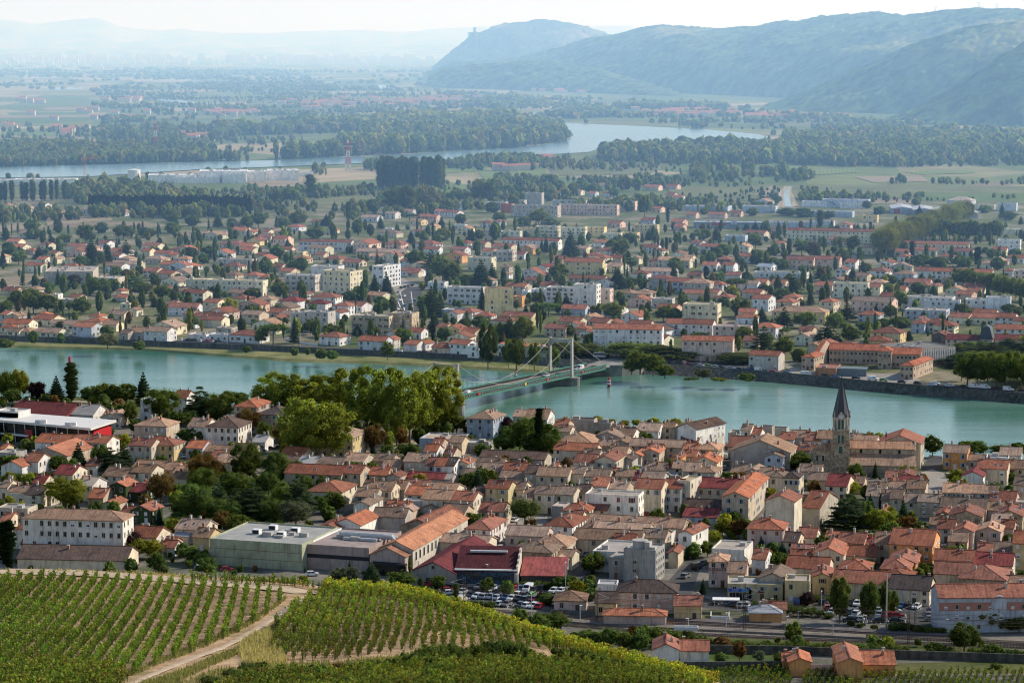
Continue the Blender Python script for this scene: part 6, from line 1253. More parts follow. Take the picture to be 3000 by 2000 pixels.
TR['ML'] = """
1420 750 835 110 i;1505 760 825 90 i;1595 755 838 115 i;1885 1038 1205 180 i;1800 1090 1200 90 b;870 485 605 110 c;630 470 645 140 k;590 370 510 120 b;740 520 625 100 k;1100 460 545 110 k;1180 280 355 90 l;1040 245 315 70 y;975 770 872 140 l;850 380 475 140 l;2140 30 195 95 p;1910 140 240 80 b;2010 110 235 140 b;560 880 995 140 b;130 820 965 140 b;230 830 985 150 b;330 850 985 140 b;30 900 1000 110 l;1120 790 890 120 b;1290 820 880 70 b;1240 860 920 80 b;925 860 930 60 k;1065 860 940 60 k;1440 520 600 80 b;1310 530 610 110 l;1400 570 640 60 l;270 520 610 110 k;40 370 480 80 k;130 560 650 110 b;360 460 540 60 p;450 430 520 110 i;240 400 470 120 b;560 590 670 100 b;680 560 640 80 b;800 660 720 60 b;680 740 860 150 b;770 750 840 100 b;930 730 800 120 b;1070 720 800 70 l;870 680 740 70 r;520 710 780 110 r;400 680 790 50 k;330 770 830 90 b
1480 800 880 90 b;1560 760 850 60 b;1930 770 890 120 l;1740 810 890 110 l;1700 930 1000 90 k;1820 930 1040 70 k;1660 990 1100 70 k;1760 960 1040 80 l;1590 880 990 100 y;2080 600 690 80 b;1830 610 700 90 l;1910 520 610 90 b;2030 620 690 90 b;1980 460 540 50 k;2170 390 470 110 l;2250 300 380 100 k;2050 290 370 120 b;1950 330 400 100 b;1700 310 400 80 b;1780 290 390 110 b;1500 290 390 80 k;1600 330 390 70 b;1330 310 380 90 b;1190 360 430 100 b;1010 395 460 120 b;700 360 430 80 b;400 340 430 60 l;220 340 410 100 b;1330 1010 1080 80 l;1220 1030 1090 100 l;1130 1040 1100 70 l;740 1070 1150 90 l;420 1040 1100 60 b;2030 1000 1190 70 k;2140 1030 1130 100 l;2290 1060 1150 130 b;230 1105 1190 70 b;420 1120 1190 50 b;740 1125 1225 130 o;960 1170 1235 80 b;30 1160 1220 120 b;1700 1205 1255 55 b;2030 1220 1275 50 b;2215 1230 1295 80 b;2290 1240 1300 70 b;2120 1220 1270 30 b;60 500 590 90 b;20 540 660 70 k
"""
TR['MM'] = """
400 108 295 220 l;590 110 275 170 o;950 60 230 110 v;1030 65 232 110 v;1360 268 375 140 l;50 218 345 52 p;1010 1050 1360 130 v;1205 1170 1375 140 l;1150 1170 1360 90 b;1330 1190 1370 90 l;1460 1230 1360 90 b;1160 1010 1185 180 k;1250 1010 1195 170 b;1110 1050 1180 90 b;965 620 805 180 k;1040 640 790 110 k;700 600 765 170 b;620 548 705 140 c;520 550 680 150 b;760 640 790 120 b;740 680 800 60 k;230 715 870 110 k;310 700 860 100 k;120 800 895 100 b;60 830 900 100 b;620 800 1005 180 k;560 860 990 90 b;680 830 960 80 k;970 795 975 66 k;1020 888 985 24 s;1580 418 590 150 k;1650 430 570 100 k;1215 690 845 60 k;1250 700 835 50 k;1905 680 810 170 k;1550 858 955 100 k;1430 900 1005 160 i;1350 910 1000 90 b;1870 908 1035 140 l;1900 980 1040 70 l;2210 788 875 80 k;1930 478 595 120 b;1860 480 570 80 b;1410 450 570 60 k;1380 470 560 40 k;640 980 1110 120 k;630 1090 1190 32 s;710 1080 1170 90 b;960 1000 1080 110 b;850 1020 1080 80 l;450 1100 1200 90 b;320 1180 1300 90 l;420 1090 1200 110 b;150 1040 1120 90 b;110 1060 1130 80 k;800 780 830 110 b;860 720 800 120 b;1140 740 800 120 i;1390 830 900 70 k;1330 840 900 80 l;1240 870 930 90 l;700 400 480 100 y;660 440 510 60 l;480 410 500 70 k;570 420 500 60 b;630 360 470 22 s;690 310 420 80 k;900 400 510 90 k;880 410 490 24 s;950 410 470 70 b;1060 360 480 70 b;1150 460 510 90 i;1260 320 380 90 b;1440 330 390 120 b;1470 240 300 70 b;1040 220 290 90 l;2090 170 320 80 l;2000 190 260 80 l;2120 400 480 70 k;2240 460 550 30 s;2250 260 360 30 s;1990 430 500 90 b;1500 650 760 120 l;1460 660 720 60 l;1870 530 590 50 y;1800 450 530 70 b;2060 730 830 120 i;2000 740 800 80 b;1990 600 660 90 b;2300 600 680 90 l;2110 890 970 70 k;2220 940 1040 120 b;2300 950 1040 90 b;1560 1060 1140 90 l;1710 1120 1230 90 b;1740 1210 1290 26 k;1840 1220 1290 24 k;1920 1215 1260 50 l;1980 1250 1300 100 l;2060 1255 1400 180 b;2150 1270 1410 150 b;2230 1340 1430 130 b;2000 1300 1400 110 b;300 900 960 80 l;270 870 950 90 l;1860 1120 1170 60 b;1390 970 1030 60 s;1370 1000 1050 50 k
1180 170 250 60 b;1500 70 150 80 b;1440 30 130 90 v;1600 90 160 80 b;1660 60 140 80 b;1740 90 160 100 b;1270 50 130 90 v;1330 100 150 80 b;1880 120 180 60 b;1960 50 130 80 l;2040 50 140 60 l;870 150 210 100 l;780 140 230 120 b;660 200 250 90 o;270 170 250 80 b;210 200 280 80 l;540 220 280 80 b;110 340 430 70 b;200 370 450 50 l;270 310 400 60 k;470 290 360 110 i;820 300 370 70 b;1090 290 350 90 b;740 240 300 70 b
"""
TR['MR'] = """
945 275 400 60 p;500 440 545 95 b;230 375 485 75 k;140 400 485 120 b;180 345 410 40 k;1175 448 565 95 b;760 700 865 120 c;880 808 925 65 k;2030 530 655 75 s;1580 488 605 48 s;1135 918 1035 140 c;840 978 1085 150 b;700 945 1085 110 c;1160 1078 1195 130 b;1000 1050 1200 170 c;1040 985 1105 120 b;700 1150 1285 150 b;560 1080 1255 160 c;800 1228 1315 100 b;690 1078 1145 125 i;370 728 855 130 i;440 790 860 90 k;420 1078 1185 120 l;390 878 1005 140 l;440 900 1000 70 p;60 938 1025 90 k;545 938 1045 90 k;230 948 1035 50 p;175 968 1025 28 s;340 790 865 80 y;120 1110 1160 120 i;2100 1258 1490 200 b;1960 1262 1480 190 b;2220 1258 1500 210 b;2330 1262 1505 200 b;2030 1300 1480 150 b;2160 1290 1490 160 b;1920 1330 1450 100 b;140 1365 1435 110 o;440 1395 1450 100 l;60 1420 1445 120 l;250 1425 1450 120 l;940 640 760 90 c;1000 660 760 80 k;1170 660 760 80 k;1260 640 700 80 b;1420 720 780 110 b;1620 770 850 90 l;1500 830 960 100 b;1330 920 980 50 k;1630 900 950 110 b;1660 960 1050 90 k;1830 1000 1050 40 k;1920 920 980 90 l;1990 950 990 110 l;2250 920 980 100 b;1500 1010 1080 130 b;1380 1020 1080 90 l;1260 1040 1090 120 l;1430 930 1000 90 b;1560 1100 1170 60 k;1110 1030 1080 80 l;1150 750 790 70 b;1400 780 840 110 b;990 660 700 70 b;1100 540 640 90 l;1400 500 590 130 c;820 480 580 110 b;900 490 590 90 r;620 500 580 80 k;700 520 590 50 k;520 550 640 100 l;650 510 570 60 k;230 530 600 90 l;190 560 640 70 l;280 510 590 90 l;400 490 560 24 s;160 660 760 40 s;230 710 770 90 b;440 700 770 70 l;630 600 660 70 l;680 610 680 90 b;560 780 840 70 b;600 790 840 40 k;670 810 890 110 b;740 830 870 90 b;800 890 930 90 l;680 1000 1070 70 l;280 870 930 70 l;960 460 520 60 b;910 430 490 60 b;1080 460 510 80 l;750 420 460 60 l;1060 380 410 40 b;280 270 320 60 b;150 260 300 60 l;480 260 310 70 l;610 240 290 110 k;720 260 310 120 b;830 260 320 120 b;1030 200 250 60 l;1270 210 260 60 b;1610 190 240 60 b;1630 240 310 60 k;1360 250 300 70 l;1325 255 330 24 s;1000 280 330 90 l;2200 220 330 60 k;2080 240 290 80 b;2250 280 340 90 b;1520 390 430 70 b;640 170 230 60 b;570 350 450 60 l;500 350 420 80 k;440 360 410 60 k;2330 310 370 50 k;2130 540 600 70 l;2290 540 600 90 b;1640 580 650 130 b;1760 600 660 140 l;1920 590 660 120 l;1480 560 610 70 k;1870 560 600 80 l;2170 600 680 90 b;2140 730 790 90 b;1210 740 800 30 k;1320 790 850 28 s;1250 1110 1150 30 k;1360 1160 1190 60 k;1080 1150 1190 60 k;980 1170 1230 120 l;1500 1205 1290 120 b;1710 1240 1280 80 b;1820 1240 1280 70 b;1960 1180 1250 130 l;2060 1180 1245 120 l;1900 1190 1260 90 l;2310 940 1000 60 b
"""
for k_, v_ in TR.items(): trees(k_, v_)
# avenue of tall clipped planes and other rows
def row(a, b, n, h, w, k, group=None, jitr=.6, bend=None):
    pa, pb = G(*a), G(*b)
    for i in range(n):
        t_ = i / (n - 1); p = pa.lerp(pb, t_)
        if bend: p += Vector(bend) * math.sin(PI * t_)
        p += Vector((random.uniform(-jitr, jitr), random.uniform(-jitr, jitr), 0)); tree(p, h * random.uniform(.92, 1.08), w * random.uniform(.9, 1.1), k, group)
mr = lambda x, y: tp_('MR', x, y); ml = lambda x, y: tp_('ML', x, y); mm = lambda x, y: tp_('MM', x, y)
row(mr(1345, 600), mr(1915, 382), 22, 22, 17, 'a', 'clipped plane trees along the avenue', .8, (0, 8, 0))
row(mr(1400, 600), mr(1960, 375), 20, 22, 17, 'a', 'clipped plane trees along the avenue', .8, (0, 8, 0))
row(mr(1900, 800), mr(2352, 905), 16, 13, 11, 'l', 'row of leafy trees behind the white flats', 1.5)
row(mr(1630, 470), mr(2170, 480), 20, 15, 12, 'b', 'dark row of trees behind the long red roofed flats', 2)
row(mm(265, 132), mm(690, 132), 22, 34, 11, 'p', 'dense block of tall poplars at the edge of the fields', 4)
row(mm(265, 120), mm(690, 120), 20, 34, 11, 'p', 'dense block of tall poplars at the edge of the fields', 5)
row(ml(10, 215), ml(420, 205), 18, 20, 8, 'p', 'row of poplars by the glasshouses', 4)
# ---- gardens of the far town: smaller trees between the houses, then distant woods as masses
BOX = []
for h in HOUSES:
    c = h['c']; BOX.append((c.x, c.y, max(h['w'], h['d']) * .5 + 1.5, h['mw'].inverted(), h['w'], h['d']))
CELL = {}
for b_ in BOX:
    r_ = b_[2] + 8
    for i in range(int((b_[0] - r_) // 20), int((b_[0] + r_) // 20) + 1):
        for j in range(int((b_[1] - r_) // 20), int((b_[1] + r_) // 20) + 1): CELL.setdefault((i, j), []).append(b_)
def free(x, y, m):
    for bx, by, r_, inv, w_, d_ in CELL.get((int(x // 20), int(y // 20)), ()):
        q = inv @ Vector((x, y, 0))
        if -m < q.x < w_ + m and -m < q.y < d_ + m: return False
    return True
def inpoly(x, y, P):
    c = False; j = len(P) - 1
    for i in range(len(P)):
        if (P[i][1] > y) != (P[j][1] > y) and x < (P[j][0] - P[i][0]) * (y - P[i][1]) / (P[j][1] - P[i][1]) + P[i][0]: c = not c
        j = i
    return c
from collections import Counter
CLEAR = [[(1150, 870), (1155, 835), (1185, 800), (1235, 838), (1240, 905), (1210, 935), (1165, 910)], [(1385, 1070), (1420, 1030), (1900, 1055), (2350, 1085), (3000, 1120), (3000, 1170), (2300, 1110), (1800, 1075)], [(470, 985), (700, 985), (700, 1020), (470, 1010)], [(2790, 1040), (2560, 1060), (2400, 1040), (2330, 1090), (2800, 1120)]]
# more houses in the gaps of the far town
nfill = 0; spots = []
for _ in range(9000):
    y = random.uniform(1200, 1950); x = random.uniform(-.21, .21) * y; a, b = PX((x, y, 0))
    if not (-20 < a < 3020) or b > lerp_marks(QUAY_FAR, a) - 22 or b < 600: continue
    if any(inpoly(a, b, P) for P in CLEAR) or (a < 640 and b < 700) or (a > 1900 and b > 1030): continue
    if not free(x, y, 9) or any((x - p) ** 2 + (y - q) ** 2 < 400 for p, q in spots): continue
    spots.append((x, y))
    if len(spots) > 58: break
for x, y in spots:
    kd = random.choice('ggph'); hw_ = random.choice([3.3, 4.5, 5, 5.5]); e_ = PX((x - 5, y - 4, hw_)); e2 = PX((x + random.uniform(4, 8), y - 6, hw_))
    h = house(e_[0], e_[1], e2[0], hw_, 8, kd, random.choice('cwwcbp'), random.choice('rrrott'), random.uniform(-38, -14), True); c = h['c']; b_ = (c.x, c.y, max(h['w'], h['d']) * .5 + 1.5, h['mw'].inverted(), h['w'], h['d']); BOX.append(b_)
    for i in range(int((b_[0] - 20) // 20), int((b_[0] + 20) // 20) + 1):
        for j in range(int((b_[1] - 20) // 20), int((b_[1] + 20) // 20) + 1): CELL.setdefault((i, j), []).append(b_)
print('FILL', len(spots), Counter(h['name'] for h in HOUSES))
# candidate spots in the far town
cand = []
yy = 1180.0
while yy < 2150:
    step = 10.5 + (yy - 1180) * .006; xx = -yy * .23
    while xx < yy * .23:
        x, y = xx + random.uniform(-.45, .45) * step, yy + random.uniform(-.45, .45) * step; xx += step
        a, b = PX((x, y, 0))
        if not (-80 < a < 3080): continue
        if b > lerp_marks(QUAY_FAR, a) - 10 or b < 565: continue
        if any(inpoly(a, b, P) for P in CLEAR): continue
        dens = .50 if b < 900 else .42
        if a > 1850 and b > 1000: dens = .25
        if b < 600 + (40 if a > 1600 else 0): dens *= .55
        if a < 700 and b < 680: dens *= .45
        nz_ = math.sin(x * .031 + 1.3) * math.sin(y * .027 + x * .011) * .5 + .5
        if random.random() > dens * (.55 + .7 * nz_): continue
        if not free(x, y, 1.2): continue
        # do not hide the front of a house
        cand.append((x, y, a, b))
    yy += step
random.shuffle(cand); cand.sort(key=lambda c: -c[3])
far_list = []
TONE = [('b', .36), ('l', .33), ('k', .10), ('c', .04), ('y', .09), ('p', .03), ('r', .03)]
for x, y, a, b in cand:
    r_ = random.random(); k = 'b'
    for kk, pr in TONE:
        if r_ < pr: k = kk; break
        r_ -= pr
    front = not free(x, y + 9, 1) or not free(x, y + 5, 1)
    h = random.choice([4.5, 5.5, 7, 8, 10, 13]) * (.55 if front else 1)
    if h > 5.5 and any(not free(x, y + q, 0) for q in (10, 16, 24)): h = random.uniform(3.6, 5.5); w_ = h * random.uniform(.7, 1.05) * (.55 if k in 'k' else .35 if k == 'p' else 1)
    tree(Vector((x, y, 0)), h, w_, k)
# near town: shrubs and small trees in the yards
KEEP = [[(480, 1000), (1490, 1000)]]
NOGO = [('BM', [(440, 500), (1500, 470), (1500, 680), (820, 680)]), ('BR', [(860, 590), (1830, 590), (1830, 800), (860, 800)]), ('BR', [(-400, 470), (160, 290), (180, 560), (760, 620), (760, 720), (2400, 860), (2400, 960), (-900, 850)]), ('TM', [(1020, 1560), (1050, 1400), (1100, 1180), (1420, 1180), (1420, 1310), (1160, 1310), (1120, 1560)]), ('TR', [(1640, 780), (1800, 780), (1910, 960), (1690, 1090)]), ('BM', [(-3000, 660), (2600, 720), (4900, 930), (4900, 960), (2600, 850), (900, 720)])]
NG = [[(v.x, v.y) for v in (G(*tp_(tl, *q)) for q in P)] for tl, P in NOGO]
yy = 660.0
while yy < 1120:
    xx = -yy * .22
    while xx < yy * .22:
        x, y = xx + random.uniform(-3, 3), yy + random.uniform(-3, 3); xx += 6.5
        a, b = PX((x, y, 0))
        if not (-40 < a < 3040) or b < np.interp(a, [q[0] for q in BANK_NEAR], [q[1] for q in BANK_NEAR]) + 8 or b > 1960: continue
        if a < 2000 and b > np.interp(a, [c[0] for c in CREST], [c[1] for c in CREST]) + 30: continue
        if not free(x, y, 1.0) or any(inpoly(x, y, P) for P in NG) or random.random() > .42: continue
        k = random.choice('bbbllyrkb'); front = not free(x, y + 6, 1)
        h = random.choice([1.6, 2.2, 2.8, 3.6, 5, 6.5]) * (.7 if front else 1)
        tree(Vector((x, y, 0)), h, h * (random.uniform(.8, 1.15) if k != 'k' else .5), k)
    yy += 6.5
# the trees that show largest become things of their own, the rest one mass of garden foliage
def shape_name(k, h): return KIND[k][2] if h >= 3.2 else 'shrub'
SPEC.sort(key=lambda q: -(q[1] * q[2] * SC(q[0]) ** 2) * (4 if q[4] else 1))
count = Counter()
LIM = {'broadleaf_tree': 298, 'shrub': 200, 'fir_tree': 140, 'cedar_tree': 110, 'poplar_tree': 160}
for pos_, h_, w_, k_, g_, kw_ in SPEC:
    nm = shape_name(k_, h_)
    if count[nm] < LIM.get(nm, 200): count[nm] += 1; build_tree(pos_, h_, w_, k_, g_, **kw_)
    else: far_list.append((pos_.x, pos_.y, 0, h_, w_, 'cone' if k_ == 'k' else 'column' if k_ == 'p' else 'round', KIND[k_][1]))
print('TREES', count, len(far_list))
# ---- far woods (masses nobody could count)
LOW = {}
for sh, n in (('round', 70), ('column', 70), ('cone', 70), ('round1', 30), ('column1', 30), ('round2', 9), ('column2', 9)):
    LOW[sh] = []; lod_ = sh; sh = sh.rstrip('12')
    for sd in range(5):
        r = np.random.default_rng(sd * 7 + len(sh)); V0, F0 = core(r, (0, 0, .52), (.44, .44, .46) if sh == 'round' else (.30, .30, .48), 0)
        if sh == 'cone': V0[:, :2] *= np.clip(1.35 - V0[:, 2:3] * 1.25, .08, 1.2)
        d = r.normal(size=(n, 3)); d /= np.linalg.norm(d, axis=1, keepdims=True)
        P = d * np.array((.46, .46, .46) if sh == 'round' else (.33, .33, .48)) * r.uniform(.82, 1.1, (n, 1)) + np.array((0, 0, .52))
        if sh == 'cone': P[:, :2] *= np.clip(1.35 - P[:, 2:3] * 1.25, .08, 1.2)
        N = d + r.normal(size=(n, 3)) * .5; N /= np.linalg.norm(N, axis=1, keepdims=True)
        V1, F1 = leafquads(P, N, np.full(n, 1.1 / math.sqrt(n)), r)
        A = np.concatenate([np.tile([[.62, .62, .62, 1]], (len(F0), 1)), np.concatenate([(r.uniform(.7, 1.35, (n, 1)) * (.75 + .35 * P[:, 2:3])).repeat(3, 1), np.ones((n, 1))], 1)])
        LOW[lod_].append((np.concatenate([V0, V1]), np.concatenate([F0, F1 + len(V0)]), A))
def mass(name, items, label=None, white=(1, 1, 1)):
    Vs, Fs, As, off = [], [], [], 0
    r = np.random.default_rng(len(items))
    for x, y, z, h, w_, sh, c in items:
        V, Fq, A = LOW[sh][r.integers(5)]; g = r.uniform(0, 6.28); ca, sa = math.cos(g), math.sin(g)
        V = np.stack([(V[:, 0] * ca - V[:, 1] * sa) * w_ + x, (V[:, 0] * sa + V[:, 1] * ca) * w_ + y, V[:, 2] * h + z], 1)
        cc = np.array(list(c) + [1]) * np.append(r.uniform(.75, 1.3) * (1 + r.uniform(-.1, .1, 3)), 1)
        Vs.append(V); Fs.append(Fq + off); As.append(A * cc); off += len(V)
    o = new(name, npmesh(name, np.concatenate(Vs), np.concatenate(Fs), M['leaf_far'], np.concatenate(As)), None, white)
    return tag(o, label, None, None, 'stuff')
if far_list: mass('garden_foliage', far_list, 'mass of small garden trees among the roofs of the far town')
WOODS = """
.9 13 b -50 425 60 418 300 425 500 440 640 455 900 462 1000 466 560 475 260 472 0 480 -50 482|.95 20 b 640 462 900 440 1050 400 1100 352 1500 345 1560 362 1650 378 1672 390 1640 408 1500 425 1210 442 900 458|.9 19 b 960 350 1450 338 1540 360 1100 372 700 385 620 400 640 370
.30 9 b 0 360 300 370 640 350 960 345 1000 420 620 455 300 425 0 420|.50 12 b 280 372 600 360 900 355 960 380 620 400 640 450 400 430 300 400|.32 9 b 270 300 640 300 960 330 960 350 640 345 300 360|.30 9 b 640 290 1270 290 1300 330 960 345 640 310|.30 9 b 260 260 900 250 1260 265 1270 300 700 290 300 290
.24 9 b 0 235 900 238 1260 260 900 255 0 262|.24 9 b 0 196 1270 205 1270 250 880 240 0 232|.85 15 b 1280 345 1400 342 1530 350 1590 358 1700 366 2080 384 2220 394 2230 386 2060 366 1700 350 1600 350 1520 340 1300 335|.35 9 b 1270 300 1600 300 1800 330 1700 345 1540 340 1300 335|.30 9 b 1270 262 1800 290 1800 312 1300 300
.85 13 b 1600 322 1800 318 1820 334 1700 340 1600 338|.38 10 b 1800 330 2300 350 2300 395 2230 388 2070 368 1800 345|.9 17 b 1750 450 1800 432 1960 426 2200 424 2300 414 2330 424 2320 462 2180 466 1900 462 1760 458|.85 17 b 2300 395 2500 385 3050 385 3050 432 2700 440 2320 450|.8 14 b 2320 440 3050 428 3050 470 2600 478 2330 470|.3 8 b 2280 352 2500 346 3050 372 3050 388 2700 388 2300 395
.55 11 b 1280 470 1500 460 1720 460 1760 472 2000 472 2010 482 1700 488 1290 490|.75 15 b 2010 500 2060 478 2180 470 2330 480 2400 505 2330 520 2200 520 2030 515|.35 7 b 1640 515 2300 515 2320 540 1650 545|.6 9 b 1700 520 1980 518 2000 545 1720 548|.35 6 b 2330 545 3050 545 3050 575 2350 590|.6 9 b 2340 570 2700 562 2720 576 2360 590|.6 9 b 2590 515 2720 505 2740 520 2600 530|.45 7 b 2700 510 3050 500 3050 545 2760 545
.22 9 b 0 512 140 516 330 514 500 505 760 496 900 490 900 500 600 508 300 522 0 530|.5 12 b 860 490 1150 475 1220 470 1210 482 900 505|.75 15 b 190 545 480 530 600 548 600 585 380 590 240 580 190 565|.4 9 b 600 545 1100 540 1110 560 640 590|.35 6 b 1100 530 1640 530 1640 560 1120 580|.6 12 b 1100 580 1640 545 1700 560 1640 590 1200 610|.55 11 b 1450 520 1640 520 1640 545 1450 545|.5 11 b 560 590 1100 590 1320 610 1100 630 560 620|.8 12 b 260 592 735 590 735 620 560 626 270 622|.5 10 b 0 590 200 600 260 630 0 640
.5 9 b 1620 590 2000 575 2280 590 2280 606 1640 612|.35 5 l 1660 590 2290 548 2290 585 1680 605|.35 5 l 2330 545 2900 548 2900 590 2350 592|.3 5 l 1060 536 1290 532 1280 560 1080 575|.4 6 b 1640 488 2000 482 2010 505 1650 512|.4 5 b 600 560 1100 548 1100 566 620 588
.75 13 b 1280 305 1420 295 1500 280 1600 290 1600 305 1300 318|.8 13 b 1800 292 2100 306 2300 330 2300 345 1990 328 1800 318|.5 11 b 2300 330 2700 352 2700 372 2300 350
"""
RW = [[(v.x, v.y) for v in (G(a, b) for a, b in m)] for m in (
 [(-200, 548), (0, 524), (255, 520), (574, 500), (893, 488), (1212, 475), (1500, 461), (1723, 449), (1806, 424), (1946, 417), (2200, 413), (2262, 403), (2220, 391), (2074, 378), (1883, 368), (1691, 360), (1590, 355), (1640, 367), (1674, 383), (1682, 398), (1650, 416), (1500, 434), (1212, 449), (829, 468), (574, 474), (0, 489), (-200, 493)],
 [(1285, 338), (1500, 328), (1670, 325), (1645, 335), (1540, 338), (1519, 349), (1403, 344)])]
def in_water(x, y): return any(inpoly(x, y, P) for P in RW)
items = []; rr_ = random.Random(5)
for rec in WOODS.replace('\n', '|').split('|'):
    q = rec.split()
    if len(q) < 9: continue
    dens, ht, tone = float(q[0]), float(q[1]), q[2]; c = list(map(float, q[3:])); P = list(zip(c[::2], c[1::2]))
    ht *= .8; dens = dens if dens > .8 else dens * (.40 if P[0][1] > 470 else .55 if P[0][1] > 345 else .8)
    P = [(a, b + .55 * ht * (b - 110) / 160) for a, b in P]
    W = [G(a, b) for a, b in P]; x0, x1, y0, y1 = min(w.x for w in W), max(w.x for w in W), min(w.y for w in W), max(w.y for w in W)
    Pw = [(w.x, w.y) for w in W]; D = (y0 + y1) / 2
    stp = max(ht * .62, 6.5) * (1 if D < 3000 else 1.3 if D < 4500 else 1.7 if D < 8000 else 3.2)
    sc_ = 1 if D < 3000 else 1.12 if D < 4500 else 1.1 if D < 8000 else 1.25
    yv = y0; n0 = len(items)
    while yv < y1:
        xv = x0
        while xv < x1:
            x, y = xv + rr_.uniform(-.5, .5) * stp, yv + rr_.uniform(-.5, .5) * stp; xv += stp * rr_.uniform(.8, 1.2)
            if not inpoly(x, y, Pw) or in_water(x, y): continue
            nz_ = .5 + .5 * math.sin(x * .021 + 2) * math.sin(y * .012 + x * .006)
            if dens < .8 and D > 2600:
                bn_ = mnoise.fractal(Vector((x / (300 if D < 8000 else 700), y / (120 if D < 8000 else 330), 3.7)), 1.0, 2.0, 3)
                if bn_ < (.0 if D < 8000 else .12): continue
            if rr_.random() > dens * (1 if dens > .8 else .45 + 1.1 * nz_): continue
            if y < 2200 and not free(x, y, 3): continue
            h = ht * rr_.uniform(.6, 1.25) * (.75 + .5 * nz_) * sc_; k = rr_.random(); col_ = (.14, .18, .058) if k < .4 else (.20, .235, .078) if k < .80 else (.27, .265, .11)
            if tone == 'l': col_ = (.085, .115, .045)
            sh = 'round' if rr_.random() < .86 else 'column'
            items.append((x, y, -.3, h, h * (rr_.uniform(.65, 1.0) if sh == 'round' else .38) * (1 if D < 4500 else 1.3 if D < 8000 else 2.4), sh + ('1' if y < 4500 else '2'), col_))
        yv += stp * (1.0 if D < 3500 else 1.25)
print('WOODS', len(items))
mass('riverside_woods', [i for i in items if i[1] < 4200], 'mass of riverside woods and hedges on the plain beyond the town')
mass('distant_woods', [i for i in items if i[1] >= 4200], 'far off woods and tree belts across the hazy plain')
# long dark windbreak hedge of cypresses in the fields
hp, hq = G(*ml(625, 300)), G(*ml(1715, 306)); hb_ = []
n = 120
for i in range(n):
    p_ = hp.lerp(hq, i / (n - 1)); hb_.append((p_.x + random.uniform(-1, 1), p_.y + random.uniform(-1.5, 1.5), 0, random.uniform(15, 18), 7, 'column', (.014, .028, .016)))
o = mass('windbreak_hedge', hb_); o['kind'] = 'thing'; tag(o, 'long dark evergreen windbreak hedge across the fields', 'hedge')
# distant town: pale blocks in the haze
mb = MB(); rr2 = random.Random(9)
for i in range(760):
    a = rr2.choice([rr2.uniform(0, 480), rr2.uniform(150, 480), rr2.uniform(480, 1260), rr2.uniform(700, 1200)]); b = rr2.gauss(179, 5) + (a / 1260) * 3 + (rr2.uniform(0, 22) if rr2.random() < .3 else 0)
    b = min(max(b, 166), 215); p_ = G(a, b); s_ = p_.y / 15000; w_, h_ = rr2.uniform(12, 50) * s_, rr2.uniform(8, 36) * s_ * (1 if b < 188 else .5)
    mb.box(p_.x - w_ / 2, p_.x + w_ / 2, p_.y, p_.y + 14, -1, h_)
o = mb.build('distant_town', M['paint'], None, (.85, .83, .79)); tag(o, 'pale blocks of a far off town lying in the haze', None, None, 'stuff')
# villages on the plain
mbw, mbr = MB(), MB()
for cx, cy_, sx, sy, n in ((2010, 335, 190, 12, 70), (1640, 268, 110, 10, 30), (1250, 300, 160, 14, 45), (950, 308, 200, 16, 50), (660, 334, 110, 8, 24), (2300, 345, 150, 8, 26), (560, 408, 80, 10, 10), (150, 385, 160, 16, 14), (330, 296, 90, 8, 8), (250, 340, 180, 20, 10), (1720, 330, 60, 5, 8), (1850, 262, 60, 6, 8), (1560, 475, 60, 8, 10), (1480, 500, 60, 8, 8), (80, 300, 80, 12, 6), (2450, 395, 60, 6, 3)):
    for i in range(n):
        a, b = rr2.gauss(cx, sx * .42), rr2.gauss(cy_, sy * .42); p_ = G(a, b); s_ = 1 + p_.y / 12000
        w_, d_, h_ = rr2.uniform(9, 17) * s_, 9 * s_, rr2.uniform(3.5, 6.5) * s_; x0, y0 = p_.x, p_.y
        mbw.box(x0, x0 + w_, y0, y0 + d_, -1, h_, 0)
        mbr.add([(x0 - .4, y0 - .5, h_), (x0 + w_ + .4, y0 - .5, h_), (x0 + w_ + .4, y0 + d_ / 2, h_ + 2.2), (x0 - .4, y0 + d_ / 2, h_ + 2.2), (x0 + w_ + .4, y0 + d_ + .5, h_), (x0 - .4, y0 + d_ + .5, h_)], [(0, 1, 2, 3), (3, 2, 4, 5), (1, 4, 2), (0, 3, 5)])
vo = thing('distant_villages', (0, 0, 0)); tag(vo, 'far off villages of pale houses with red roofs on the plain', None, None, 'stuff')
mbw.build('walls', M['paint'], vo, (.58, .52, .44)); mbr.build('roofs', M['paint'], vo, (.42, .17, .10))
# ================================================================= ground details: roads, car parks, railway, walls
def zsheet(name, tile, pts, z, mat): return px_sheet(name, [tp_(tile, x, y) for x, y in pts], z, mat)
zsheet('car_park', 'BM', [(470, 520), (700, 470), (1200, 490), (1490, 505), (1500, 600), (1460, 660), (830, 655), (560, 590)], .012, M['asphalt'])
zsheet('car_park', 'BR', [(880, 600), (1700, 600), (1790, 640), (1800, 790), (1060, 760), (900, 690)], .012, M['asphalt'])
zsheet('road', 'BR', [(-400, 560), (-100, 470), (60, 300), (140, 300), (110, 420), (60, 560), (190, 600), (500, 640), (740, 640), (740, 690), (450, 690), (0, 640), (-400, 650)], .008, M['asphalt'])
zsheet('road', 'BM', [(1600, 300), (1720, 280), (1740, 470), (1640, 560), (1560, 560), (1590, 420)], .008, M['asphalt'])
zsheet('road', 'TM', [(1020, 1560), (1060, 1400), (1110, 1260), (1150, 1190), (1230, 1190), (1180, 1290), (1120, 1420), (1110, 1560)], .008, M['asphalt'])
zsheet('courtyard', 'TM', [(1100, 1160), (1420, 1200), (1420, 1300), (1150, 1290)], .010, M['paving'])
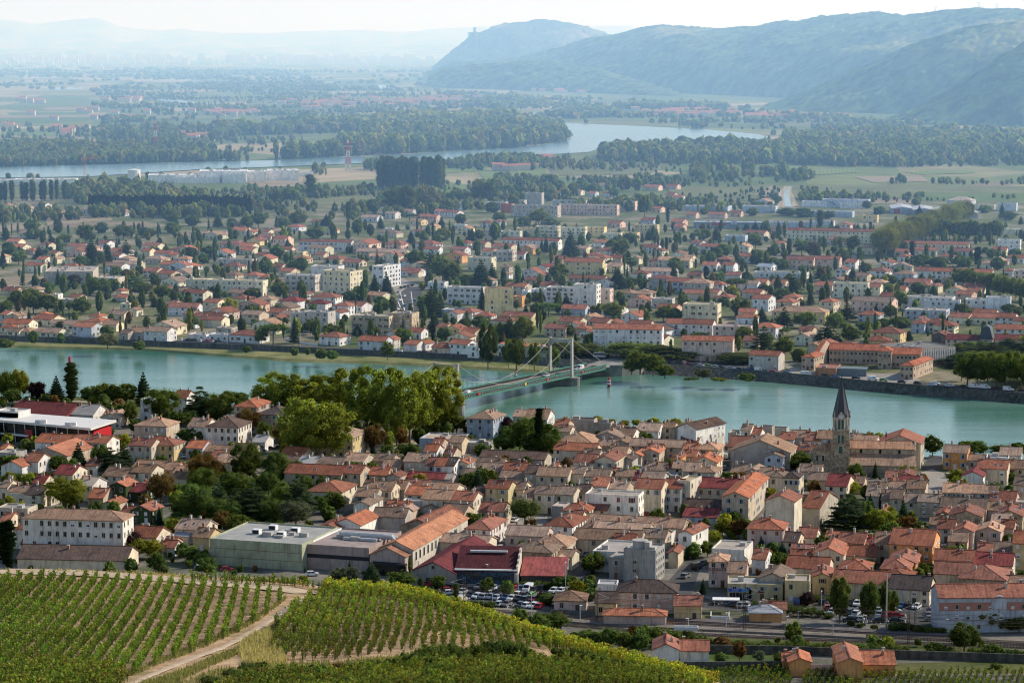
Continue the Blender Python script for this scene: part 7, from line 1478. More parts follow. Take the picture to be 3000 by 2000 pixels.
zsheet('square', 'TR', [(1640, 900), (1720, 880), (1790, 900), (1900, 960), (1800, 1050), (1690, 1080), (1660, 1000)], .010, M['paving'])
zsheet('street', 'TR', [(1650, 900), (1690, 800), (1700, 780), (1790, 790), (1780, 900), (1740, 920)], .008, M['asphalt'])
zsheet('street', 'TR', [(245, 700), (310, 700), (315, 860), (290, 920), (235, 920)], .008, M['asphalt'])
zsheet('square', 'TL', [(1750, 660), (2100, 640), (2100, 790), (1800, 800)], .010, M['asphalt'])
zsheet('lawn', 'TL', [(1060, 1240), (1230, 1180), (1250, 1260), (1130, 1310), (1050, 1300)], .012, M['lawn'])
zsheet('lawn', 'TL', [(1150, 1000), (2000, 900), (2200, 1100), (1900, 1290), (1200, 1290)], .006, M['lawn'])
zsheet('lawn', 'TL', [(300, 380), (1000, 380), (1100, 460), (500, 470)], .008, M['grass'])
zsheet('path', 'TL', [(500, 405), (800, 425), (800, 432), (500, 414)], .02, M['gravel'])
zsheet('lawn', 'TL', [(0, 760), (70, 740), (120, 800), (60, 850), (0, 870)], .012, M['lawn'])
zsheet('garden', 'BR', [(-100, 960), (700, 960), (720, 1120), (-100, 1140)], .010, M['lawn'])
zsheet('garden', 'BR', [(1460, 1040), (2500, 1010), (2500, 1110), (1460, 1110)], .010, M['grass'])
zsheet('embankment', 'BR', [(-300, 850), (700, 870), (1500, 900), (2500, 960), (2500, 1010), (1500, 960), (500, 930), (-300, 900)], .014, M['grass'])
zsheet('square', 'TM', [(180, 560), (720, 560), (780, 660), (560, 760), (180, 760)], .008, M['gravel'])
zsheet('garden', 'TM', [(860, 700), (1500, 640), (1450, 800), (1000, 830)], .006, M['lawn'])
zsheet('garden', 'TR', [(960, 1180), (1560, 1160), (1700, 1300), (1500, 1370), (960, 1330)], .006, M['lawn'])
# far bank: quay road, avenue and roundabout
def strip_px(name, A, B, z, mat): return px_sheet(name, A + B[::-1], z, mat)
xs_ = [-700, 0, 425, 723, 1000, 1383, 1700, 2000, 2213, 2425, 2638, 3000, 3700]
strip_px('road', [(x, lerp_marks(QUAY_FAR, x) - 1.5) for x in xs_], [(x, lerp_marks(QUAY_FAR, x) - (9 if x < 1500 else 15)) for x in xs_], .010, M['asphalt'])
zsheet('road', 'MM', [(350, 960), (370, 900), (420, 830), (460, 800), (550, 800), (560, 870), (540, 980), (490, 1010), (400, 1010)], .012, M['asphalt'])
zsheet('car_park', 'MM', [(340, 770), (420, 740), (540, 790), (380, 860)], .010, M['paving'])
zsheet('square', 'MM', [(1600, 1260), (1830, 1230), (2300, 1290), (2351, 1330), (1850, 1330)], .014, M['asphalt'])
zsheet('car_park', 'MR', [(-40, 1300), (480, 1340), (480, 1370), (-40, 1345)], .014, M['asphalt'])
zsheet('field', 'ML', [(-60, 735), (300, 725), (300, 790), (-60, 805)], .02, M['field_t'])
zsheet('square', 'MR', [(700, 1340), (900, 1380), (1500, 1400), (1640, 1440), (1600, 1470), (760, 1400)], .012, M['paving'])
zsheet('road', 'MM', [(985, 410), (1035, 410), (1030, 520), (1000, 520)], .012, M['asphalt'])
# pale traffic lines on the avenue
for pts in ([(380, 880), (384, 880), (420, 960), (412, 962)], [(405, 840), (409, 840), (440, 960), (433, 962)], [(478, 830), (482, 830), (500, 960), (494, 960)]): zsheet('road_marking', 'MM', pts, .03, M['white'])
# painted bays in the two car parks
mbp = MB()
def bays(p, q, n, dep):
    P, Q = G(*p), G(*q); d = (Q - P); L = d.length; d.normalize(); n_ = Vector((-d.y, d.x, 0))
    for i in range(n + 1):
        c = P + d * (L * i / n); a, b = c + d * .06, c - d * .06; mbp.add([b + Vector((0, 0, .02)), a + Vector((0, 0, .02)), a + n_ * dep + Vector((0, 0, .02)), b + n_ * dep + Vector((0, 0, .02))], [(0, 1, 2, 3)])
k39 = lambda x, y: (1050 + x / 3.92, 1600 + y / 3.92)
for p, q, n, dep in ((k39(800, 470), k39(1250, 475), 9, 5), (k39(1340, 498), k39(2500, 540), 24, 5), (k39(1150, 565), k39(2060, 605), 19, 5), (k39(1150, 605), k39(2060, 645), 19, 5), (k39(1560, 700), k39(2150, 722), 12, 5), (tp_('BR', 940, 645), tp_('BR', 1640, 672), 24, 5), (tp_('BR', 980, 712), tp_('BR', 1540, 728), 19, 5), (tp_('BR', 1100, 760), tp_('BR', 1540, 770), 15, 5)): bays(p, q, n, dep)
o = mbp.build('road_marking', M['white']); o['kind'] = 'structure'
# ---- railway
M['platform'] = flatmat('platform_paving', (.17, .145, .12), (.26, .22, .18), .2)
M['ballast2'] = flatmat('platform_tarmac', (.10, .09, .085), (.17, .15, .14), .2)
def pxl(tile, pts): return [tp_(tile, *p) for p in pts]
UP = pxl('BM', [(800, 664), (1340, 705)]) + pxl('BR', [(0, 768), (700, 806), (1240, 848), (2352, 905), (2700, 922)])
LO = pxl('BM', [(1500, 770), (2000, 815)]) + pxl('BR', [(0, 836), (700, 868), (1240, 890), (2352, 930), (2700, 943)])
def offs(m, dy): return [(x, y + dy) for x, y in m]
strip_px('ballast', offs(UP, -5), offs(UP, 5), .016, M['ballast']); strip_px('ballast', offs(LO, -5), offs(LO, 5), .016, M['ballast'])
PL1 = pxl('BM', [(1060, 712), (1900, 775)]) + pxl('BR', [(0, 798), (700, 832), (1262, 862)])
mb = MB(); a = [G(*m) for m in offs(PL1, -3.5)]; b = [G(*m) for m in offs(PL1, 5.5)]; ring = a + b[::-1]
mb.prism([(v.x, v.y) for v in ring], 0, .55); o = mb.build('platform', M['platform']); o['kind'] = 'structure'
PL2 = pxl('BM', [(1380, 668), (1900, 730)]) + pxl('BR', [(0, 745), (700, 785), (1240, 825), (1830, 848)])
mb = MB(); a = [G(*m) for m in offs(PL2, -5)]; b = [G(*m) for m in offs(PL2, 4)]; mb.prism([(v.x, v.y) for v in a + b[::-1]], 0, .5); o = mb.build('platform', M['ballast2']); o['kind'] = 'structure'
def resample(marks, step):
    P = [G(*m) for m in marks]; out = []
    for a, b in zip(P, P[1:]):
        n = max(1, int((b - a).length / step)); out += [a.lerp(b, k / n) for k in range(n)]
    return out + [P[-1]]
RAIL = plain('rail_steel', (.20, .15, .12), .5, .5)
def track(marks, dys, label):
    for dy in dys:
        P = resample(offs(marks, dy), 2.4); root = thing('railway_track', P[0], 0, label[0], 'railway track'); label = label[1:]; P0 = P[0]
        mb = MB(); sl_ = MB()
        for i, (p, q) in enumerate(zip(P, P[1:])):
            d = (q - p).normalized(); n_ = Vector((-d.y, d.x, 0))
            for s in (-.72, .72): mb.obox(p - P0 + n_ * s + Vector((0, 0, .25)), q - P0 + n_ * s + Vector((0, 0, .25)), .14, .16)
            for k in (0, .33, .66):
                c = p.lerp(q, k) - P0; sl_.obox(c - n_ * 1.25 + Vector((0, 0, .12)), c + n_ * 1.25 + Vector((0, 0, .12)), .24, .12)
        wr = MB(); off_ = Vector((0, 0, 5.6)) - P0
        for a_, b_ in zip(P[::6], P[6::6]): wr.obox(a_ + off_, b_ + off_, .07, .07); wr.obox(a_ + off_ + Vector((0, 0, 1.2)), b_ + off_ + Vector((0, 0, 1.2)), .07, .07)
        wr.build('overhead_wire', M['wood'], root)
        mb.build('rails', RAIL, root); sl_.build('sleepers', M['wood'], root)
track(UP, (-2.2, 2.2), ['railway track nearest the station building', 'railway track along the inner edge of the island platform'])
track(LO, (0,), ['railway track beside the overgrown bank, nearest the vineyard'])
# station underpass stairs, shelter
def shelter(px, py, w_, d_, h_, label, rz=-.08):
    p_ = G(px, py); root = thing('platform_shelter', p_, rz, label, 'shelter'); mb = MB(); mb.box(-.3, w_ + .3, -.4, d_, h_, h_ + .18); mb.build('roof', M['white'], root)
    for x in (.3, w_ - .3):
        for y in (.2, d_ - .4): mb = MB(); mb.box(x - .08, x + .08, y - .08, y + .08, 0, h_); mb.build('post', M['steel'], root)
    return root
shelter(*tp_('BR', 212, 690), 7, 3, 3.6, 'white canopy on posts over the stairs beside the station')
for tile, x1, y1, x2, y2, h_, lb in (('BR', 185, 742, 205, 700, 1.2, 'left'), ('BR', 300, 742, 335, 690, 1.2, 'right')):
    pass
p_ = G(*tp_('BR', 190, 742)); root = thing('stair_parapet', p_, -.1, 'white parapet around the stairs down to the station subway', 'parapet'); mb = MB()
for q in ((0, 5.2, 0, .2), (0, .2, 0, 6), (5.0, 5.2, 0, 6)): mb.box(q[0], q[1], q[2], q[3], 0, 1.2)
mb.build('wall', M['white'], root)
p_ = G(*tp_('BR', -60, 815), .55); root = thing('stair_parapet', p_, -.1, 'white ribbed parapet around the island platform stairs', 'parapet'); mb = MB(); mb.box(0, 6.5, 0, .2, 0, 1.1); mb.box(6.3, 6.5, 0, 2.2, 0, 1.1); mb.box(0, 6.5, 2.0, 2.2, 0, 1.1); mb.build('wall', M['white'], root)
# ---- walls along the foot of the hill
def wall_run(name, marks, h_, th, mat, label, cat='wall', color=None):
    P = [G(*m) for m in marks]; mb = MB()
    for a, b in zip(P, P[1:]): mb.obox(a + Vector((0, 0, h_ / 2 - .2)), b + Vector((0, 0, h_ / 2 - .2)), th, h_ + .4)
    o = mb.build(name, mat, None, color); return tag(o, label, cat)
wall_run('stone_wall', pxl('BR', [(170, 968), (700, 975), (1060, 990), (1500, 1005), (2500, 1040)]), 2.2, .5, M['quay'], 'long grey retaining wall below the railway bank')
wall_run('stone_wall', pxl('BR', [(-60, 1092), (300, 1090), (735, 1085)]), 2.4, .5, M['quay'], 'dark stone garden wall in front of the white house at the hill foot')
wall_run('garden_wall', pxl('BR', [(885, 1075), (1080, 1078)]), 1.1, .2, M['white'], 'low white fence between the two orange buildings')
wall_run('garden_wall', pxl('ML', [(1970, 1165), (2080, 1195), (2190, 1205)]), 1.2, .3, M['white'], 'white curved parapet beside the ramp on the far quay')
wall_run('garden_wall', pxl('ML', [(1640, 960), (1720, 1020)]), 1.4, .3, M['white'], 'pale garden wall running down between far bank villas')
# ================================================================= cars
def car_mesh(kind):
    body, glass = MB(), MB()
    if kind == 'car': L, W, prof, cab, top = 4.1, 1.74, [(-2.05, .35), (2.05, .35), (2.05, .70), (1.85, .86), (.95, .95), (-1.75, .98), (-2.02, .85)], [(-1.85, .97), (1.02, .95), (.35, 1.44), (-1.35, 1.46)], 1.47
    elif kind == 'van': L, W, prof, cab, top = 5.0, 1.95, [(-2.5, .4), (2.5, .4), (2.5, .95), (2.2, 1.15), (1.6, 1.25), (-2.5, 1.25)], [(-2.5, 1.24), (1.7, 1.24), (1.0, 2.1), (-2.45, 2.15)], 2.16
    else: L, W, prof, cab, top = 6.5, 2.2, [(-3.2, .6), (3.2, .6), (3.2, 1.3), (-3.2, 1.3)], [(-3.2, 1.29), (3.15, 1.29), (2.9, 2.9), (-3.15, 2.9)], 2.9
    def ext(mb, P, w0, w1f, mat=0):
        n = len(P); vs = [(x, -w0, z) for x, z in P] + [(x, w0, z) for x, z in P]
        zm = max(z for _, z in P); zl = min(z for _, z in P)
        vs = [(x, y * (1 - w1f * (z - zl) / (zm - zl + 1e-6)), z) for x, y, z in vs]
        mb.add(vs, [tuple(range(n))[::1], tuple(range(n, 2 * n))[::-1]] + [((i + 1) % n, i, n + i, n + (i + 1) % n) for i in range(n)], mat)
    ext(body, prof, W / 2, .03)
    c = cab; x0, x1 = c[3][0], c[2][0]
    if kind == 'car':
        ext(glass, c, W / 2 - .04, .18); wr = (W / 2 - .04) * .84
        body.box(x0 - .02, x1 + .02, -wr, wr, 1.42, 1.49)
        for xa, xb in ((c[1][0], x1), (c[0][0], x0), (-.35, -.35)):
            for s in (-1, 1): body.obox((xa, s * (W / 2 - .03), .95), (xb, s * wr, 1.45), .10, .06)
    elif kind == 'van':
        ext(body, c, W / 2 - .02, .08); glass.box(1.05, 1.35, -W / 2 + .12, W / 2 - .12, 1.3, 1.75); glass.box(.1, 1.05, -W / 2 - .0, W / 2, 1.35, 1.8)
        glass.add([(1.72, -.8, 1.27), (1.72, .8, 1.27), (1.08, .72, 2.03), (1.08, -.72, 2.03)], [(0, 1, 2, 3)])
    else:
        ext(body, c, W / 2 - .02, .02); glass.box(-2.9, 2.9, -W / 2 - .01, W / 2 + .01, 1.7, 2.4); glass.box(3.0, 3.12, -.9, .9, 1.5, 2.5)
    bm_, gm_ = shared(body, 'body', [M['car']]), shared(glass, 'window', [M['glass']])
    lm = MB()
    for s in (-1, 1): lm.box(L / 2 - .04, L / 2 + .03, s * W * .38 - .16, s * W * .38 + .16, .6, .75, 0)
    return bm_, gm_, L, W
wm = MB(); wm.tube([(0, -.11, 0), (0, .11, 0)], [.32, .32], 12, 0); wm.tube([(0, -.13, 0), (0, .13, 0)], [.18, .18], 8, 1)
WHEEL = shared(wm, 'wheel', [M['rubber'], M['steel']])
CM = {k: car_mesh(k) for k in ('car', 'van', 'bus')}
CC = {'w': ((.72, .72, .71), 'white'), 's': ((.42, .43, .44), 'silver'), 'g': ((.16, .165, .17), 'grey'), 'd': ((.022, .024, .03), 'black'), 'r': ((.40, .02, .03), 'red'), 'b': ((.06, .12, .26), 'blue'), 'n': ((.20, .38, .10), 'green'), 'm': ((.13, .02, .04), 'dark red'), 'c': ((.55, .46, .36), 'beige')}
CARS = []
def car(px, py, c, rot, kind='car', z=0.0, group=None, label=None, where=''):
    p_ = G(px, py, z); root = thing('parked_car' if kind == 'car' and group else {'car': 'car', 'van': 'van', 'bus': 'bus'}[kind], p_ + Vector((0, 0, .02)), R(rot))
    bm_, gm_, L, W = CM[kind]; place(bm_, 'body', root, (0, 0, 0), color=jit(CC[c][0], .08)); place(gm_, 'window', root, (0, 0, 0))
    if SC(p_) > 5.6:
        for x in (-L * .31, L * .31):
            for y in (-W / 2 + .10, W / 2 - .10): place(WHEEL, 'wheel', root, (x, y, .32))
    CARS.append(dict(o=root, c=p_, col=CC[c][1], kind=kind, where=where, group=group, label=label)); return root
def cars39(txt, group, where):
    for rec in txt.split(';'):
        q = rec.split()
        if len(q) < 3: continue
        x, y = float(q[0]), float(q[1]); rot = float(q[3]) if len(q) > 3 else random.choice([66, 246]) + random.uniform(-4, 4)
        car(1050 + x / 3.92, 1600 + y / 3.92, q[2][0], rot, 'van' if 'V' in q[2] else 'car', 0.02, group, None, where)
g1 = 'cars in the station car park'
cars39('830 450 r 20;1010 455 d;1075 455 d;1150 460 d;1220 455 g;1385 480 s;1560 490 w;1790 510 r;1868 505 b;1945 512 wV;2022 510 d;2105 495 d;2242 528 w;2328 530 w;880 512 d;1030 522 r 10;1050 552 w 15;2400 520 s;2450 525 d', g1, 'in the back row of the station car park')
cars39('1190 540 s;1345 545 d;1425 548 s;1505 552 w;1580 556 d;1745 572 w;1820 575 w;1895 580 d;1985 582 n', g1, 'in the upper middle row of the station car park')
cars39('1180 582 s;1290 578 d;1360 590 w;1440 592 s;1525 596 s;1600 602 w;1690 604 b;1760 614 w;1840 620 d;1920 622 d;2005 626 m', g1, 'in the lower middle row of the station car park')
cars39('1620 678 s;1702 682 g;1855 692 d;1935 694 w;2012 700 w;2085 705 r;1180 640 cV', g1, 'in the front row of the station car park')
def carsT(tile, txt, group, where, dy=0, rdef=None, z=0.02):
    for rec in txt.split(';'):
        q = rec.split()
        if len(q) < 3: continue
        x, y = float(q[0]), float(q[1]); rot = float(q[3]) if len(q) > 3 else (rdef + random.uniform(-3, 3) if rdef is not None else random.choice([66, 246]) + random.uniform(-5, 5))
        car(*tp_(tile, x, y + dy), q[2][0], rot, 'van' if 'V' in q[2] else 'bus' if 'B' in q[2] else 'car', z, group, None, where)
g2 = 'cars parked under the tall plane trees'
carsT('BR', '970 632 d;1050 632 d;1150 636 d;1202 640 w;1015 672 r 10;1030 698 s;1145 702 d;1195 708 w;1238 684 d;1290 690 w;1345 690 s;1462 692 w 5;1355 716 w;1420 720 r 20;1470 722 r 10;1150 748 d 170;1202 750 w 170;1355 756 d 10;1470 756 d 5;1502 656 b;1552 658 d;1612 662 w;1705 720 g 12;1715 746 g 12;1732 690 m 15', g2, 'in the lot with tall trees')
carsT('BR', '235 630 d;315 634 b;360 642 d;402 650 s;446 650 w', 'cars in front of the station', 'in the row by the cream shop front')
carsT('BR', '100 388 dV 60;20 450 g 60;145 360 g 65;800 628 bV 70', None, 'on the road by the pink hotel')
carsT('TM', '1145 1245 w;1195 1240 w;1105 1308 w 60;1075 1362 s 60;1110 1452 w 60;195 1265 w 60;1690 1475 b 80;2105 1200 r 10;115 1038 s 70;1100 1430 s 60', None, 'in a narrow street of the old town')
carsT('TR', '255 895 d 75;285 880 g 75;300 805 wV 75;1840 935 w 20;270 860 d 75', None, 'in a side street near the river')
carsT('TL', '1265 800 w 10;850 590 b 20;2050 690 w 15;1800 760 b 20;1860 745 d 20;1920 740 d 25;1780 780 b 30;2010 720 d 20;870 600 d 20', None, 'on the shaded square by the plane trees')
carsT('BL', '1385 395 w 5;1450 400 d 10;1565 405 r 10;2150 437 w 10', None, 'behind the vineyard below the factory wall')
g3 = 'cars on the far quay road'
carsT('TR', '15 158 w;45 166 r;95 168 g;120 174 s;182 176 n;270 186 d;335 192 w;440 202 d;485 198 b;530 208 wV;625 218 r;720 224 b;850 233 wV;985 243 d;1055 250 b;1195 260 d;1310 268 wV;1385 275 n;1510 287 d;1620 294 d;1720 305 w;1742 298 w;1840 312 w;1940 320 d;2010 322 wV;2085 326 wV;2245 340 wV;2340 350 d;60 172 d;230 184 s;395 198 d;570 214 g', g3, 'on the far quay road', 0, -20)
carsT('ML', '1255 1170 w;1300 1173 d;1335 1175 d;1385 1177 w;1435 1179 r;1500 1183 d;1465 1181 s;1350 1088 wV', g3, 'beside the flat white pavilions on the far quay', 0, 70)
carsT('MM', '390 1252 wV;545 1259 d;580 1259 r;635 1257 w', g3, 'by the quay wall left of the bridge', 0, -12)
carsT('MM', '1780 1290 wB;1885 1297 m;1730 1270 d;1990 1300 b;1945 1278 s;2150 1310 bV;2260 1325 d;2300 1330 g;2330 1335 d;2200 1315 w', g3, 'at the far bridge head', 0, -15)
carsT('MM', '430 868 w;400 897 w;440 937 b;480 926 d;395 842 s;385 960 w;510 900 g;415 812 d;440 806 d;465 800 g;490 795 d', 'cars on the avenue in the far town', 'on the avenue beside the white tower block', 0, 75)
for s, y_, c, k, lb in ((16, 3.0, 'w', 'van', 'white box van on the bridge deck near the plane trees'), (10, 3.1, 's', 'car', 'silver car behind the white van on the bridge'), (-4, 3.0, 'w', 'car', 'white car at the near end of the bridge'), (98, 6.8, 'w', 'car', 'white car beside the far bridge tower'), (122, 3.2, 'w', 'car', 'white car past the far bridge tower'), (133, 6.6, 'w', 'van', 'white truck near the far end of the bridge'), (141, 3.0, 'r', 'car', 'red car at the far end of the bridge'), (104, 3.2, 'd', 'car', 'dark car passing between the far bridge columns')):
    p_ = A0 + bd * s + bn * y_; x_, yy_ = PX((p_.x, p_.y, dz(s) + .05)); car(x_, yy_, c, math.degrees(brz) + (0 if y_ < 5 else 180), k, dz(s) + .05, None, lb)
# ================================================================= lamps, masts, signs
LAMPS = []
def lamp(tile, x, yb, yt, arm=True, label=None):
    p_ = G(*tp_(tile, x, yb)); H = (yb - yt) / ZS / SC(p_); root = thing('street_lamp', p_, random.uniform(0, 6)); mb = MB(); mb.tube([(0, 0, -.2), (0, 0, H)], [.13, .09], 7); mb.build('pole', M['steel'], root)
    mb = MB(); mb.box(-.15, .75, -.16, .16, H, H + .16); mb.build('lamp_head', M['white'], root); LAMPS.append(dict(o=root, c=p_ + Vector((0, 0, H * .7)), label=label))
for a in (('BM', 1545, 560, 345), ('BM', 1310, 715, 560), ('BM', 1040, 660, 560), ('BM', 880, 660, 590), ('BM', 1645, 755, 640), ('BM', 533, 460, 330), ('BM', 1008, 500, 358), ('BM', 1220, 560, 425), ('BR', 300, 808, 690), ('BR', 715, 830, 715), ('BR', 795, 785, 680), ('BR', 1035, 855, 735), ('BR', 1830, 845, 735), ('BR', 38, 815, 730), ('BR', 955, 680, 540), ('BR', 1262, 810, 710), ('TL', 1705, 690, 588), ('TL', 905, 680, 632), ('TL', 285, 440, 380), ('MM', 1808, 1290, 1140), ('MM', 1848, 1290, 1170), ('MM', 2125, 1290, 1160), ('MR', 125, 1340, 1225), ('ML', 1565, 1190, 1130), ('ML', 2070, 1220, 1125), ('TM', 1480, 600, 540)): lamp(*a)
# catenary masts of the railway
MASTS = []
def mast(tile, x, yb, yt, arm=1):
    p_ = G(*tp_(tile, x, yb)); H = (yb - yt) / ZS / SC(p_); root = thing('catenary_mast', p_, -.1); mb = MB()
    for s in (-.22, .22): mb.box(s - .07, s + .07, -.12, .12, -.3, H)
    for k in range(int(H / .8)): mb.obox((-.2, 0, .4 + k * .8), (.2, 0, .8 + k * .8), .06, .06)
    mb.build('mast', M['wood'], root); mb = MB(); mb.obox((0, 0, H * .72), (arm * 3.6, -2.2, H * .86), .10, .10); mb.obox((0, 0, H * .95), (arm * 3.6, -2.2, H * .86), .06, .06); mb.build('bracket_arm', M['steel'], root); MASTS.append(dict(o=root, c=p_ + Vector((0, 0, H * .6))))
for a in (('BR', 425, 822, 480, 1), ('BR', 478, 690, 590, -1), ('BR', 1555, 905, 600, 1), ('BR', 1600, 835, 620, -1), ('BM', 848, 640, 440, -1), ('BM', 1760, 765, 540, 1)): mast(*a)
# tall pale pole by the second lot, wooden pole lines
for tile, x, yb, yt, lb in (('BR', 1402, 805, 415, 'tall pale round mast beside the car park with plane trees'), ('BL', 1120, 405, 155, 'slim wooden pole in front of the vineyard edge')):
    p_ = G(*tp_(tile, x, yb)); H = (yb - yt) / ZS / SC(p_); root = thing('pole', p_, 0, lb, 'pole'); mb = MB(); mb.tube([(0, 0, -.3), (0, 0, H)], [.24, .12], 8); mb.build('shaft', M['frame_stone'] if tile == 'BR' else M['wood'], root); mb = MB(); mb.box(-.5, .5, -.06, .06, H - .5, H - .38); mb.build('top_bracket', M['steel'], root)
# road sign gantry with blue and green panels
p_ = G(*tp_('TL', 1247, 788)); root = thing('road_sign', p_, 0, 'tall white road sign arm with a blue and green panel near the park', 'road sign'); mb = MB(); mb.tube([(0, 0, -.2), (0, 0, 6.6)], [.22, .18], 8); mb.build('post', M['white'], root)
mb = MB(); mb.obox((0, 0, 6.4), (-2.8, .6, 5.7), .25, .25); mb.build('arm', M['white'], root); mb = MB(); mb.box(-2.1, -1.2, -.15, 0, 6.1, 7.7); mb.build('blue_panel', M['paint'], root, (.04, .28, .62)); mb = MB(); mb.box(-2.1, -1.2, -.15, 0, 5.4, 6.08); mb.build('green_panel', M['paint'], root, (.03, .5, .28))
p_ = G(*tp_('TM', 322, 785)); root = thing('road_sign', p_, 0, 'small green and blue road sign in front of the park trees', 'road sign'); mb = MB(); mb.box(-.4, .4, -.1, 0, .6, 1.4); mb.build('green_panel', M['paint'], root, (.03, .4, .25)); mb = MB(); mb.box(-.4, .4, -.1, 0, 1.42, 2.0); mb.build('blue_panel', M['paint'], root, (.04, .28, .55)); mb = MB(); mb.tube([(0, .05, 0), (0, .05, 1.9)], [.06, .06], 6); mb.build('post', M['steel'], root)
# ---- lettering
def text(s, root, loc, size, mat, name='lettering', rot=(PI / 2, 0, 0), align='CENTER', ext=.02):
    cu = bpy.data.curves.new(name, 'FONT'); cu.body = s; cu.size = size; cu.align_x = align; cu.extrude = ext; tmp = bpy.data.objects.new(name, cu); col.objects.link(tmp)
    dg = bpy.context.evaluated_depsgraph_get(); me = bpy.data.meshes.new_from_object(tmp.evaluated_get(dg)); bpy.data.objects.remove(tmp)
    me.materials.clear(); me.materials.append(mat); o = new(name, me, root); o.location = loc; o.rotation_euler = rot; return o
DK = plain('dark_red_lettering', (.10, .03, .05))
ht = [h for h in HOUSES if h['wc'] == 'p' and abs(PX(h['c'])[0] - 2105) < 40 and abs(PX(h['c'])[1] - 1640) < 45]
for h in ht[:1]:
    h['label'] = 'pink hotel and restaurant with dark lettering painted on its front'; h['cat'] = 'hotel'
    text('Restaurant', h['o'], (h['w'] * .52, -.03, 5.0), 1.75, DK); 
    for k, ch in enumerate('Hotel'):
        if ch != 'e' or True: text(ch, h['o'], (h['w'] * .24, -.03, 7.6 - k * 1.15), 1.35, DK)
sh = [h for h in HOUSES if h['wc'] == 'y' and abs(PX(h['c'])[0] - 2205) < 40 and abs(PX(h['c'])[1] - 1705) < 40]
for h in sh[:1]:
    h['label'] = 'cream flat-roofed shop with a blue sign and a dark red sign'; h['cat'] = 'shop'; w_ = h['w']
    mb = MB(); mb.box(.2, w_ * .36, -.25, -.04, 2.7, 3.5); o = mb.build('blue_sign', BLUE, h['o']); mb = MB(); mb.box(w_ * .26, w_ * .36 + .02, -.27, -.05, 2.68, 3.52); mb.build('light_panel', M['paint'], o, (.10, .42, .68))
    mb = MB(); mb.box(w_ * .52, w_ * .66, -.15, -.04, 2.4, 2.95); mb.build('red_sign', M['paint'], h['o'], (.16, .02, .025))
    for k in range(3): place(WIN['shop'], 'shop_window', h['o'], (1.4 + k * 1.9, 0, .2), (0, 0, 0), (1.8, 1, 2.3))
    text('POMPES DE', o, (w_ * .14, -.27, 3.13), .36, M['white'], ext=.01); text('BIEN CLAS', o, (w_ * .14, -.27, 2.78), .36, M['white'], ext=.01)
# ================================================================= vines, shrubs and grass on the hill
def vine_geo(seed, n=46, full=1.0):
    r = np.random.default_rng(seed); P = np.stack([r.normal(0, .14 * full, n), r.normal(0, .17 * full, n), np.clip(r.beta(2.2, 1.5, n) * 1.45 + .18, .15, 1.75)], 1)
    N = r.normal(size=(n, 3)) + np.stack([P[:, 0] * 2, P[:, 1] * 2, np.full(n, .55)], 1); N /= np.linalg.norm(N, axis=1, keepdims=True)
    V, Fq = leafquads(P, N, np.full(n, .115), r)
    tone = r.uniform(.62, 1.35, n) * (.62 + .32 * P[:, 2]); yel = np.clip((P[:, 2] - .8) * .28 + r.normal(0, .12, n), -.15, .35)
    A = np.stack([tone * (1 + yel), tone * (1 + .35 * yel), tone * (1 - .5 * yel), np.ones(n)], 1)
    return V, Fq, A
VG = [vine_geo(i) for i in range(6)]
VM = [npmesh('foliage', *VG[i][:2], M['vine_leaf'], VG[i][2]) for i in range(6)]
sb = MB(); sb.tube([(0, 0, -.2), (.02, 0, 1.55)], [.03, .025], 5); sb.tube([(.06, .02, -.1), (.03, .02, .35), (0, .03, .7)], [.04, .035, .02], 5)
STK = shared(sb, 'stake', [M['wood']])
VINES = []
def vfield(poly, a, b, gap, step, hmul, tone, field, fill=.93, hill_=True):
    """rows through polygon (pixels), row direction from mark a to mark b"""
    g = (lambda m: on_hill(*m)) if hill_ else (lambda m: G(*m))
    W = [g(m) for m in poly]; W = [v for v in W if v]; Pw = [(v.x, v.y) for v in W]
    d = (g(b) - g(a)); d.z = 0; d.normalize(); n_ = Vector((d.y, -d.x, 0)); c0 = W[0]
    us = [(v - c0).dot(d) for v in W]; vs_ = [(v - c0).dot(n_) for v in W]
    v = min(vs_)
    while v < max(vs_):
        u = min(us)
        while u < max(us):
            x = c0.x + d.x * u + n_.x * v + random.gauss(0, .07 if field == 'left' else .09); y = c0.y + d.y * u + n_.y * v + random.gauss(0, .07); u += step * random.uniform(.8, 1.2)
            if not inpoly(x, y, Pw) or random.random() > fill: continue
            z = hz1(x, y) - .03 if hill_ else 0.0
            h = hmul * random.uniform(.68, 1.25)
            q = .5 + .5 * math.sin(x * .21 + y * .13) * math.sin(y * .17)
            t_ = [c * random.uniform(.8, 1.2) * (.75 + .5 * q) for c in tone]
            VINES.append((x, y, z, h, t_, field))
        v += gap
VT = (.135, .20, .036)
vfield([(-70, 1696), (100, 1692), (300, 1697), (500, 1709), (700, 1724), (845, 1745), (800, 1785), (740, 1828), (690, 1860), (560, 1912), (430, 1960), (330, 2008), (-90, 2040)], (515, 1946), (617, 1700), 1.56, .56, .86, VT, 'left', .86)
vfield([(-80, 1985), (200, 1975), (380, 1990), (330, 2045), (-90, 2055)], (0, 2000), (300, 2010), 1.1, .5, 1.05, (.13, .165, .035), 'left')
vfield([(560, 1695), (905, 1718), (990, 1718), (985, 1724), (905, 1728), (560, 1706)], (600, 1700), (900, 1722), 1.5, .7, .9, VT, 'left')
vfield([(880, 1775), (950, 1735), (1100, 1742), (1250, 1768), (1400, 1815), (1520, 1852), (1650, 1895), (1610, 1905), (1400, 1862), (1200, 1850), (1000, 1870), (900, 1880), (850, 1850), (800, 1870), (810, 1835)], (1000, 1860), (1040, 1745), 1.28, .52, 1.0, (.15, .195, .040), 'right', .92)
